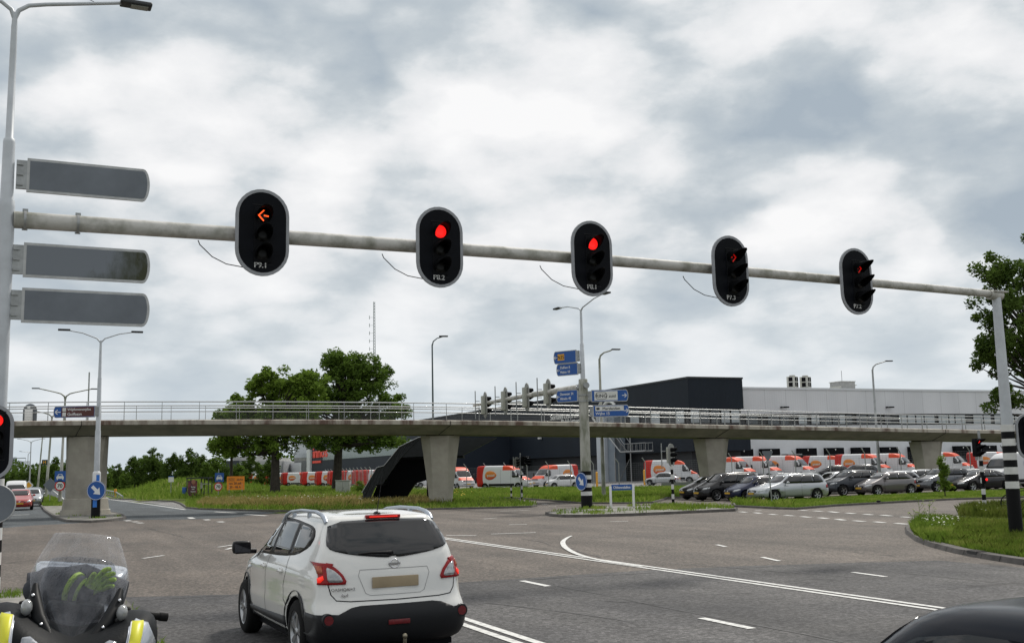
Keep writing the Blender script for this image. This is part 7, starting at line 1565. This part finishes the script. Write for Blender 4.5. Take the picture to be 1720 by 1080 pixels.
# entrance tower, outside stairs
v1, z1 = sidetext('', 1023, 737, 1); v0, _ = sidetext('', 1050, 737, 1)
m = MB(); m.box(-2.2, -.02, v1-2.6, v1-.2, 0, hz_uv(1020, 700, uC-2, VD+v1)); m.build('entrance_tower', mat('tower_white', (.50, .54, .58), .5, var=.1, vscale=.7), dk)
m = MB(); m.box(-1.7, -.01, v0, v1-2.65, 0, hz_uv(1040, 700, uC-2, VD+v0)); m.build('entrance_tower', mat('tower_grey', (.20, .24, .28), .5, var=.2, vscale=.7), dk)
m = MB(); a_v, a_z = sidetext('', 1050, 734, 1); b_v, b_z = sidetext('', 1069, 759, 1); c_v, _ = sidetext('', 1112, 759, 1)
for xx in (-2.6, -1.5):
    m.tube([(xx, a_v, a_z), (xx, b_v, b_z), (xx, c_v, b_z)], .14, 4)
    m.tube([(xx, a_v-1.5, a_z+1.0), (xx, b_v-1.0, b_z+1.1), (xx, c_v, b_z+1.1)], .05, 4)
    n = 6
    for i in range(n+1): vv = b_v+(c_v-b_v)*i/n; m.tube([(xx, vv, b_z), (xx, vv, b_z+1.1)], .04, 4)
for i in range(12): f = i/12; m.box(-2.6, -1.5, a_v+(b_v-a_v)*f-.2, a_v+(b_v-a_v)*f+.1, a_z+(b_z-a_z)*f-.03, a_z+(b_z-a_z)*f+.03)
m.box(-2.6, -1.5, c_v, b_v, b_z-.08, b_z)
for px in (1058, 1085): vv, _ = sidetext('', px, 770, 1); m.tube([(-2.5, vv, 0), (-2.5, vv, b_z+3 if px == 1085 else b_z)], .10, 6)
vv, _ = sidetext('', 1065, 770, 1); v2, _ = sidetext('', 1083, 770, 1); m.tube([(-2.5, vv, .4), (-2.5, v2, b_z-1)], .07, 4)
m.build('outside_staircase', M_STEEL, dk)
for px, py in ((888, 768), (853, 775), (910, 736)):
    vv, z = sidetext('', px, py, 1); m = MB(); m.bbox((-.35, vv, z), (.5, .5, .3), .05); m.build('wall_lamp', M_WHITE, dk)
vv, z = sidetext('', 870, 772, 1); m = MB(); m.box(-.2, .0, vv-3.5, vv+3.5, 0, z); m.build('gate_door', M_BLACKM, dk)
m = MB(); m.box(-.12, 0, 20, 60, 0, 1.9); m.build('base_course', mat('base_grey', (.16, .17, .18), .7, var=.2, vscale=.5), dk)
for i, px in enumerate((1003, 1083)):
    Y = 118; t = thing('yellow_bollard', ['yellow steel bollard in the yard left of the stairs', 'yellow steel bollard with a small sign in the yard under the stairs'][i], 'bollard', (XA(px, Y), Y, yz(XA(px, Y)))); m = MB(); m.tube([(0, 0, 0), (0, 0, 1.55)], .12, 12); m.ball((0, 0, 1.55), .12, 12); m.build('tube', M_SYW, t)
# roof box further back on the dark hall
x, y = UV(uC+6, VD+70); t = thing('rooftop_unit', 'tiny pale roof unit on the far part of the dark hall', 'plant room', (x, y, ztD), YAW); m = MB(); m.bbox((0, 0, .8), (3, 3, 1.6), .1); m.build('box', M_VENT, t)
# hall with red lettering
ub = 62; t = thing('glass_hall', 'dark hall with a glass front and red lettering, behind the trees', 'building', (*UV(ub, 176), 0), YAW)
def on_u(px, u):
    lo, hi = 20, 900
    for _ in range(50):
        v = (lo+hi)/2; x, y = UV(u, v); p = CAMM.transposed() @ Vector((x, y, 5-CAMH)); q = 860-F_PX*p.x/p.z
        if q > px: lo = v
        else: hi = v
    return v
vA = on_u(519, ub)-176; zT = hz_uv(519, 742, ub, vA+176); vZ = 0
m = MB(); m.box(0, 40, vZ, vA, 0, zT); m.build('wall', mat('hall_wall', (.018, .025, .037), .6, spec=.2, var=.2, vscale=.1), t)
zb_ = hz_uv(583, 770, ub, on_u(583, ub)); zb_t = hz_uv(583, 758, ub, on_u(583, ub)); vb = on_u(543, ub)-176
m = MB(); m.box(-.1, 0, vZ, vb, zb_, zb_t+1.0); m.build('window_band', mat('band_glass', (.16, .21, .20), .25), t)
m = MB(); m.box(-.5, 0, vA-3, vA+.5, 0, zT+.6); m.build('white_column', M_WHB, t)
vB = on_u(488, ub)-176; m = MB(); m.box(1.0, 40, vA+.5, vB, 0, zT-.3); m.build('glass_front', mat('dark_green_glass', (.020, .045, .042), .08, spec=.8, var=.4, vscale=.15), t); m = MB(); m.box(.6, 40, vA+.5, vB, zT-.3, zT+.6); m.build('roof_edge', mat('pale_roof', (.45, .50, .54), .5), t)
m = MB(); m.box(.9, 1.0, on_u(500, ub)-176, on_u(480, ub)-176, 0, zT*.52); m.build('white_panels', M_WHB, t)
vv = on_u(526, ub)-176; zq = hz_uv(532, 769, ub, vv+176); text('wall_lettering', 'innos', 2.5, mat('letter_red', (.50, .03, .01), .5, emit=(1, .05, .01), estr=.12), t, (-.12, vv, zq), TL, align='LEFT', th=.06, bold=.12, xs=2.0)
m = MB(); m.box(-.2, -.1, on_u(540, ub)-176, vv, zq-1.3, zq-.75); m.build('red_underline', MATS['letter_red'], t)
# low pale building far left
Y = 285; xa, xb, xc = XA(379, Y), XA(402, Y), XA(468, Y); t = thing('low_warehouse', 'low pale warehouse with a dark left end behind the mound', 'building', (xa, Y, 0)); h_ = HZ(430, 774.5, Y)
m = MB(); m.box(0, xb-xa, 0, 30, 0, h_+.3); m.build('dark_end', mat('dark_end', (.035, .042, .055), .6), t); m = MB(); m.box(xb-xa, xc-xa, -.2, 30, 0, h_); m.build('pale_wall', mat('pale_wall', (.42, .43, .45), .6, var=.1, vscale=.2), t)
m = MB(); m.box(xb-xa+2, xc-xa-1, 2, 20, h_, h_+.9); m.box(1, xb-xa+6, 3, 12, h_+.3, h_+1.4); m.build('roof_plant', mat('roof_pale', (.5, .5, .48), .6, var=.3, vscale=.5), t)
for i, px in enumerate((421,)): m = MB(); xx = XA(px, Y)-xa; m.box(xx-.15, xx+.15, -.3, -.2, 0, h_-.6); m.build('downpipe', M_STEELD, t)
# ================================================================== FENCE
fe = thing('security_fence', 'tall wire mesh fence with bent-top posts round the van yard', 'fence')
FH = 2.45
posts = []
tot = 0.0
segs = list(zip(FENCE[2:-1], FENCE[3:]))
m_post = MB(); m_post.tube([(0, 0, 0), (0, 0, FH)], .045, 6); m_post.tube([(0, 0, FH), (-.30, -.10, FH+.45)], .045, 6); pme = m_post.mesh('fence_post', M_STEEL)
wm = MB(); lastp = None; carry = 0
for (a, b) in segs:
    A_, B_ = Vector(a), Vector(b); Ls = (B_-A_).length; s = carry
    while s < Ls: p = A_+(B_-A_)*s/Ls; posts.append((p.x, p.y)); s += 3.0 if p.x > -12 else 3.4
    carry = s-Ls
M_FW = mat('fence_wire', (.20, .21, .21), .5, .5)
for (x, y) in posts:
    o = link('fence_post', pme, fe); o.location = (x, y, yz(x)-.02)
for (p, q) in zip(posts[:-1], posts[1:]):
    zp, zq_ = yz(p[0]), yz(q[0])
    for k in range(13): h = .1+k*(FH-.15)/12; wm.tube([(p[0], p[1], zp+h), (q[0], q[1], zq_+h)], .0065, 3, False, False)
    if p[0] > -40:
        for k in range(1, 12): f = k/12; x, y = p[0]+(q[0]-p[0])*f, p[1]+(q[1]-p[1])*f; wm.tube([(x, y, yz(x)+.1), (x, y, yz(x)+FH)], .0035, 3, False, False)
wm.build('mesh_wire', M_FW, fe)
m = MB(); pl = [(x, fence_y(x)-.35, 0) for x in range(14, 76, 3)]
m.add([(x, y+dy, z+zz) for (x, y, z) in pl for (dy, zz) in ((0, 0), (0, yz(x)+.42), (.22, yz(x)+.42), (.22, 0))], [(4*i+k, 4*i+(k+1) % 4, 4*i+4+(k+1) % 4, 4*i+4+k) for i in range(len(pl)-1) for k in range(4)])
t = thing('retaining_wall', 'low grey plinth wall under the fence behind the queueing cars', 'wall'); m.build('coping', mat('plinth', (.17, .18, .17), .8, var=.3, vscale=.6), t)
# ================================================================== MASTS, PYLONS
def lattice(label, px, pyt, Y, w0, w1, name='lattice_mast', cat='mast', n=26):
    h = HZ(px, pyt, Y); t = thing(name, label, cat, (XA(px, Y, h), Y, 0)); m = MB(); r = w0*.05
    c = [(1, 1), (1, -1), (-1, -1), (-1, 1)]
    for i in range(n):
        a, b = i/n, (i+1)/n; wa, wb_ = w0+(w1-w0)*a, w0+(w1-w0)*b
        for k in range(4):
            p, q = c[k], c[(k+1) % 4]; m.tube([(p[0]*wa/2, p[1]*wa/2, h*a), (p[0]*wb_/2, p[1]*wb_/2, h*b)], r*1.6, 4, False, False); m.tube([(p[0]*wa/2, p[1]*wa/2, h*a), (q[0]*wb_/2, q[1]*wb_/2, h*b)], r, 3, False, False)
    m.build('tower', mat('far_steel', (.36, .39, .43), .7), t); return t, h
t, h = lattice('tall thin lattice radio mast rising behind the larger tree', 628.5, 507, 420, 1.1, .5, n=60)
m = MB(); 
for k in range(9): m.tube([(-1.9, 0, h*(.55+k*.045)), (-.4, 0, h*(.55+k*.045))], .05, 4)
[m.tube([(-1.9, 0, h*(.54+k*.045)), (-1.9, 0, h*(.56+k*.045))], .12, 4) for k in range(9)]; m.build('aerial_array', MATS['far_steel'], t)
for i, px in enumerate((24, 33)):
    t, h = lattice(['distant electricity pylon nearer the left edge of the view', 'distant electricity pylon behind the oncoming cars'][i], px, 768+i*6, 560+i*60, 5.0, 1.2, 'electricity_pylon', 'pylon', 12)
    m = MB()
    for f, w_ in ((.97, 6), (.80, 8), (.62, 7)): m.tube([(-w_, 0, h*f), (w_, 0, h*f)], .25, 4); [m.tube([(s*w_, 0, h*f), (s*w_, 0, h*f-2)], .1, 4) for s in (-1, 1)]
    m.build('cross_arms', MATS['far_steel'], t)
# ================================================================== TREES
M_BARK = mat('bark', (.045, .038, .028), .95, var=.5, vscale=4, bump=.6, bscale=12); M_LEAF1 = leafmat('leaf_mid', (.052, .095, .016), (.115, .185, .030)); M_LEAF2 = leafmat('leaf_dark', (.036, .068, .014), (.082, .132, .024)); M_LEAF3 = leafmat('leaf_bright', (.070, .125, .016), (.15, .23, .032))
def leaves(cs, rs, n_each, size, seed, flat=.85, dens=None):
    rg = np.random.default_rng(seed); C = np.repeat(np.array(cs), n_each, 0); Rr = np.repeat(np.array(rs), n_each); n = len(C)
    d = rg.normal(0, 1, (n, 3)); d /= np.linalg.norm(d, axis=1)[:, None]; rad = Rr*(rg.random(n)**.45); P = C+d*rad[:, None]*np.array([1, 1, flat])
    a = rg.normal(0, 1, (n, 3)); a[:, 2] *= .6; a /= np.linalg.norm(a, axis=1)[:, None]; b = np.cross(a, rg.normal(0, 1, (n, 3))); b /= np.linalg.norm(b, axis=1)[:, None]
    s = size*(.55+.9*rg.random(n))[:, None]; V = np.zeros((n, 4, 3)); V[:, 0] = P-a*s; V[:, 1] = P+b*s*.45; V[:, 2] = P+a*s; V[:, 3] = P-b*s*.45
    return V.reshape(-1, 3), (np.arange(n)*4)[:, None]+np.arange(4)[None, :]
def tree_meshes(seed, H, trunk_h, ells, tr, nclump, n_each, csize, lsize, lm, lean=(0, 0)):
    """ells: (cx,cy,cz,rx,ry,rz,weight) lobes of the crown"""
    rnd = random.Random(seed); m = MB(); top = Vector((lean[0], lean[1], H*.82))
    trunk = [Vector((0, 0, 0)), Vector((lean[0]*.1, lean[1]*.1, trunk_h*.5)), Vector((lean[0]*.25, lean[1]*.25, trunk_h)), Vector((lean[0]*.6, lean[1]*.6, (trunk_h+H*.82)/2)), top]
    m.tube(trunk, [tr*1.25, tr, tr*.85, tr*.5, tr*.12], 10); cs = []; rs = []; wt = [e[6] for e in ells]
    for k in range(nclump):
        e = rnd.choices(ells, wt)[0]; d = Vector((rnd.gauss(0, 1), rnd.gauss(0, 1), rnd.gauss(0, 1))).normalized(); f = rnd.random()**.42
        c = Vector((e[0]+d.x*e[3]*f, e[1]+d.y*e[4]*f, e[2]+d.z*e[5]*f)); cs.append(tuple(c)); rs.append(csize*(.55+.8*rnd.random()))
        if k % 3 == 0:
            t_ = min(.95, max(.0, (c.z-trunk_h)/(H-trunk_h)*.7)); s0 = trunk[2].lerp(top, t_); mid = s0.lerp(c, .5)+Vector((0, 0, -.3+rnd.random()*.4)); m.tube([s0, mid, c], [tr*.28*(1-t_*.6), tr*.15, tr*.04], 5, False)
    V, Fq = leaves(cs, rs, n_each, lsize, seed); return m.mesh('trunk', M_BARK), np_mesh('crown', V, Fq, lm)
def tree(label, name, loc, meshes, rz=0, sc=1.0, group=None):
    t = thing(name, label, 'tree', loc, rz, group); t.scale = (sc, sc, sc); link('trunk', meshes[0], t); link('crown', meshes[1], t); return t
g1 = G(462, 836); tm = tree_meshes(1, 12.4, 4.2, [(-.8, 0, 8.7, 3.6, 2.8, 3.0, 3.4), (-3.4, 0, 6.4, 2.2, 2, 2.3, 1.1), (2.4, 0, 7.6, 2.8, 2.4, 3.2, 1.6), (-.8, 0, 4.9, 4.2, 2.4, 1.3, 1.3), (-5.2, 0, 7.0, 1.0, .9, 1.4, .4), (-4.8, 0, 4.8, 1.5, 1.2, 1.5, .6), (3.0, 0, 10.4, 2.0, 1.6, 1.4, .8), (-.4, 0, 10.9, 2.6, 1.6, 1.3, .9)], .42, 330, 95, .62, .16, M_LEAF3)
tree('broad green tree with a thick dark trunk right of the orange board', 'broadleaf_tree', (g1[0], g1[1], .05), tm)
Y = 108; x = XA(565, Y); tm = tree_meshes(2, 15.2, 4.8, [(1.0, 0, 10.2, 4.6, 3.2, 3.6, 4.2), (.6, 0, 13.0, 2.2, 1.6, 1.6, 1.0), (3.4, 0, 12.0, 2.2, 1.6, 2.0, 1.0), (5.2, 0, 8.4, 2.0, 1.8, 2.2, 1.1), (-3.2, 0, 9.2, 3.3, 2.2, 3.0, 2.3), (.5, 0, 5.6, 4.0, 2.4, 1.7, 1.6), (4.8, 0, 5.6, 2.4, 1.8, 1.5, .9), (6.9, 0, 8.3, .8, .8, .5, .12)], .44, 430, 90, .66, .165, M_LEAF1, (1.0, 0))
tree('taller darker tree behind the utility cabinet, left of the steel stairs', 'broadleaf_tree', (x, Y, .05), tm)
tm = tree_meshes(3, 7.2, 2.4, [(0, 0, 4.8, 1.9, 1.7, 2.2, 1), (-.8, 0, 3.6, 1.3, 1.2, 1.0, .4)], .14, 60, 70, .50, .13, M_LEAF1)
Y = 118; tree('slender young tree between the shelter and the broad tree', 'young_tree', (XA(388, Y), Y, bz(XA(388, Y), Y)), tm, 0, 1.25)
# tree at the right edge
Y = 45.5; x = XA(1768, Y); tm = tree_meshes(5, 12.6, 3.4, [(-.2, 0, 9.2, 2.4, 2.6, 2.6, 2.6), (-.9, 0, 7.0, 2.0, 2.2, 1.8, 1.6), (-2.1, 0, 6.4, 1.25, 1.1, .9, .7), (-1.7, 0, 8.0, .9, .9, .45, .3), (-1.4, 0, 10.0, .9, .9, .6, .3), (1.6, 0, 7.6, 2.2, 2.2, 3.2, 1.8), (-1.5, 0, 4.5, 1.1, 1.0, .7, .35)], .3, 170, 150, .40, .085, M_LEAF2)
tree('large leafy tree at the right edge behind the gantry end post', 'broadleaf_tree', (x, Y, .05), tm)
# far tree line beyond the bank
protos = [tree_meshes(20+i, h, h*.25, [(0, 0, h*.60, w_, w_, h*.30, 2), (w_*.3, 0, h*.36, w_*.95, w_, h*.20, 1), (-w_*.3, 0, h*.82, w_*.45, w_*.5, h*.16, .5), (0, 0, h*.18, w_*1.1, w_, h*.14, .9)], .16, 75, 75, .80, .24, M_LEAF2 if i % 2 else M_LEAF1) for i, (h, w_) in enumerate(((8.5, 2.4), (9.5, 2.1), (7.4, 2.7), (10, 2.9)))]
random.seed(5)
spots = [(180, 168, .62), (196, 172, .78), (211, 165, .70), (226, 160, .86), (241, 175, .92), (256, 160, .95), (271, 176, .80), (286, 158, .78), (300, 176, .92), (314, 158, .98), (327, 172, 1.05), (341, 162, .98), (356, 150, .98), (372, 158, .85), (399, 168, .92), (416, 200, 1.0), (436, 205, .95), (455, 200, 1.0), (14, 330, 1.0), (24, 310, .8), (36, 300, 1.05), (50, 290, .95), (60, 300, 1.2), (74, 260, 1.0), (84, 250, 1.15), (95, 240, 1.2), (106, 235, 1.15), (118, 232, 1.1), (132, 215, .9), (150, 210, .9), (166, 190, .85)]
ords = ['first', 'second', 'third', 'fourth', 'fifth', 'sixth', 'seventh', 'eighth', 'ninth', 'tenth', 'eleventh', 'twelfth', 'thirteenth', 'fourteenth', 'fifteenth', 'sixteenth', 'seventeenth', 'eighteenth', 'nineteenth', 'twentieth']
for i, (px, Y, sc) in enumerate(spots):
    x = XA(px, Y)
    lab = (ords[i]+' dark green tree counted from the pier in the row beyond the grassy bank') if i < 18 else (ords[i-18]+' distant tree from the left edge in the line behind the oncoming traffic')
    tree(lab, 'roadside_tree', (x, Y, bz(x, Y)-.1), protos[i % 4], random.uniform(0, 6), sc*(.62 if i < 18 else .66), 'trees beyond the grassy bank' if i < 18 else 'distant trees behind the oncoming traffic')
tw = MB(); tag(ground_sheet('far_shrubs_base', [(-600, 335), (600, 335), (600, 340), (-600, 340)], -.01, M_GROUND), kind='structure')
V = []; rg = np.random.default_rng(8); n = 26000; X = rg.uniform(-560, 330, n); Yy = rg.uniform(336, 352, n); hh = 5.6+2.0*np.sin(X*.07)+1.3*np.sin(X*.19+1)+1.0*np.sin(X*.41); Zz = rg.random(n)**.8*hh
a = rg.normal(0, 1, (n, 3)); a /= np.linalg.norm(a, axis=1)[:, None]; b = np.cross(a, rg.normal(0, 1, (n, 3))); b /= np.linalg.norm(b, axis=1)[:, None]; P = np.c_[X, Yy, Zz]; s = .8
Vv = np.zeros((n, 4, 3)); Vv[:, 0] = P-a*s; Vv[:, 1] = P+b*s*.6; Vv[:, 2] = P+a*s; Vv[:, 3] = P-b*s*.6
tag(link('far_wood', np_mesh('far_wood', Vv.reshape(-1, 3), (np.arange(n)*4)[:, None]+np.arange(4)[None, :], M_LEAF2)), 'dark far-off wood closing the horizon', None, None, 'stuff')
# sapling on the strip
tm = tree_meshes(40, 2.3, .5, [(0, 0, 1.45, .26, .26, .8, 1), (.1, 0, .5, .42, .35, .35, .6)], .03, 42, 70, .17, .055, M_LEAF3)
Y = 59.5; tree('narrow leafy sapling on the grass strip before the grey crossover', 'sapling', (XA(1588, Y), Y, .09), tm)
tm = tree_meshes(41, 1.6, .3, [(0, 0, .8, .5, .4, .6, 1)], .03, 22, 60, .22, .07, M_LEAF3); Y = 92.5
tree('small bushy shrub between the cabinet and the steel stairs', 'shrub', (XA(604, Y), Y, .05), tm)
# umbel weeds on the near verge
for i, (px, py, h) in enumerate(((1545, 885, .85), (1562, 880, .72), (1536, 893, .6))):
    x, y = G(px, py, .1); t = thing('umbel_weed', ['tallest umbel weed on the rounded corner of the near verge', 'middle umbel weed on the near verge corner', 'short leftmost umbel weed on the near verge corner'][i], 'plant', (x, y, .09)); m = MB(); rnd = random.Random(i)
    m.tube([(0, 0, 0), (.02, 0, h*.6), (.03, .01, h)], .006, 5); hd = MB()
    for k in range(9):
        a = rnd.uniform(0, 6.28); z0 = h*rnd.uniform(.3, .8); r_ = rnd.uniform(.08, .24); e = (r_*math.cos(a), r_*math.sin(a), z0+r_*.9); m.tube([(.02, 0, z0), (e[0]*.6, e[1]*.6, z0+r_*.4), e], .004, 4)
        for j in range(14): b_ = rnd.uniform(0, 6.28); q = rnd.uniform(0, .045); hd.ball((e[0]+q*math.cos(b_), e[1]+q*math.sin(b_), e[2]+.01), .009, 4)
    m.build('stem', M_BLADE, t); hd.build('flower_head', mat('umbel', (.30, .36, .12), .8), t)
# road drain, bicycle wheel at the right, small waste
x, y = G(1628, 934); q0, q1 = Vector(G(1603, 929.5)), Vector(G(1659, 940)); dq = (q1-q0).normalized(); cq = (q0+q1)/2+Vector((-dq.y, dq.x))*.13; t = thing('kerb_drain', 'black drain grating set in the kerb of the near verge', 'drain', (cq.x, cq.y, .10), math.atan2(dq.y, dq.x))
m = MB(); m.box(-.24, .24, -.10, .13, -.05, .022); m.build('frame', mat('cast_iron', (.03, .03, .03), .7), t); m = MB(); [m.box(-.2+k*.1, -.15+k*.1, -.08, .11, .023, .030) for k in range(5)]; m.build('grate', M_KERB, t)
x, y = XA(1697, 39.5), 39.5; t = thing('bicycle', 'dark bicycle standing behind the right gantry post', 'bicycle', (x, y, .1), R_(12))
m = MB()
for cx in (0, 1.05):
    wv2 = MB(); wv2.tube([(cx+.34*math.cos(a), 0, .36+.34*math.sin(a)) for a in [2*math.pi*i/28 for i in range(29)]], .022, 6); w_ = wv2.build('wheel', M_RUBBER, t); sp_ = MB(); [sp_.tube([(cx, 0, .36), (cx+.33*math.cos(a), 0, .36+.33*math.sin(a))], .003, 3) for a in [2*math.pi*i/14 for i in range(14)]]; sp_.build('spokes', M_STEEL, w_)
m.tube([(1.05, 0, .36), (.92, 0, .85), (.35, 0, .80), (.42, 0, .32), (.92, 0, .75)], .018, 6); m.tube([(0, 0, .36), (.42, 0, .32), (.30, 0, .92)], .016, 6); m.tube([(0, 0, .36), (.35, 0, .80)], .012, 6); m.build('frame', M_BLACK, t)
m = MB(); m.tube([(.92, 0, .85), (.90, 0, 1.02), (.84, .25, 1.04), (.74, .28, 1.04)], .012, 6); m.tube([(.90, 0, 1.02), (.84, -.25, 1.04), (.74, -.28, 1.04)], .012, 6); m.build('handlebar', M_BLACK, t)
m = MB(); m.bbox((.28, 0, .95), (.26, .16, .06), .02); m.build('saddle', M_BLACK, t)
x, y = G(1365, 851); t = thing('litter', 'small dark scrap lying on the grass strip', 'litter', (XA(1476, 53.6), 53.6, .12)); m = MB(); m.ball((0, 0, .04), .1, 8, (1.2, .8, .5)); m.build('scrap', M_BLACKM, t)
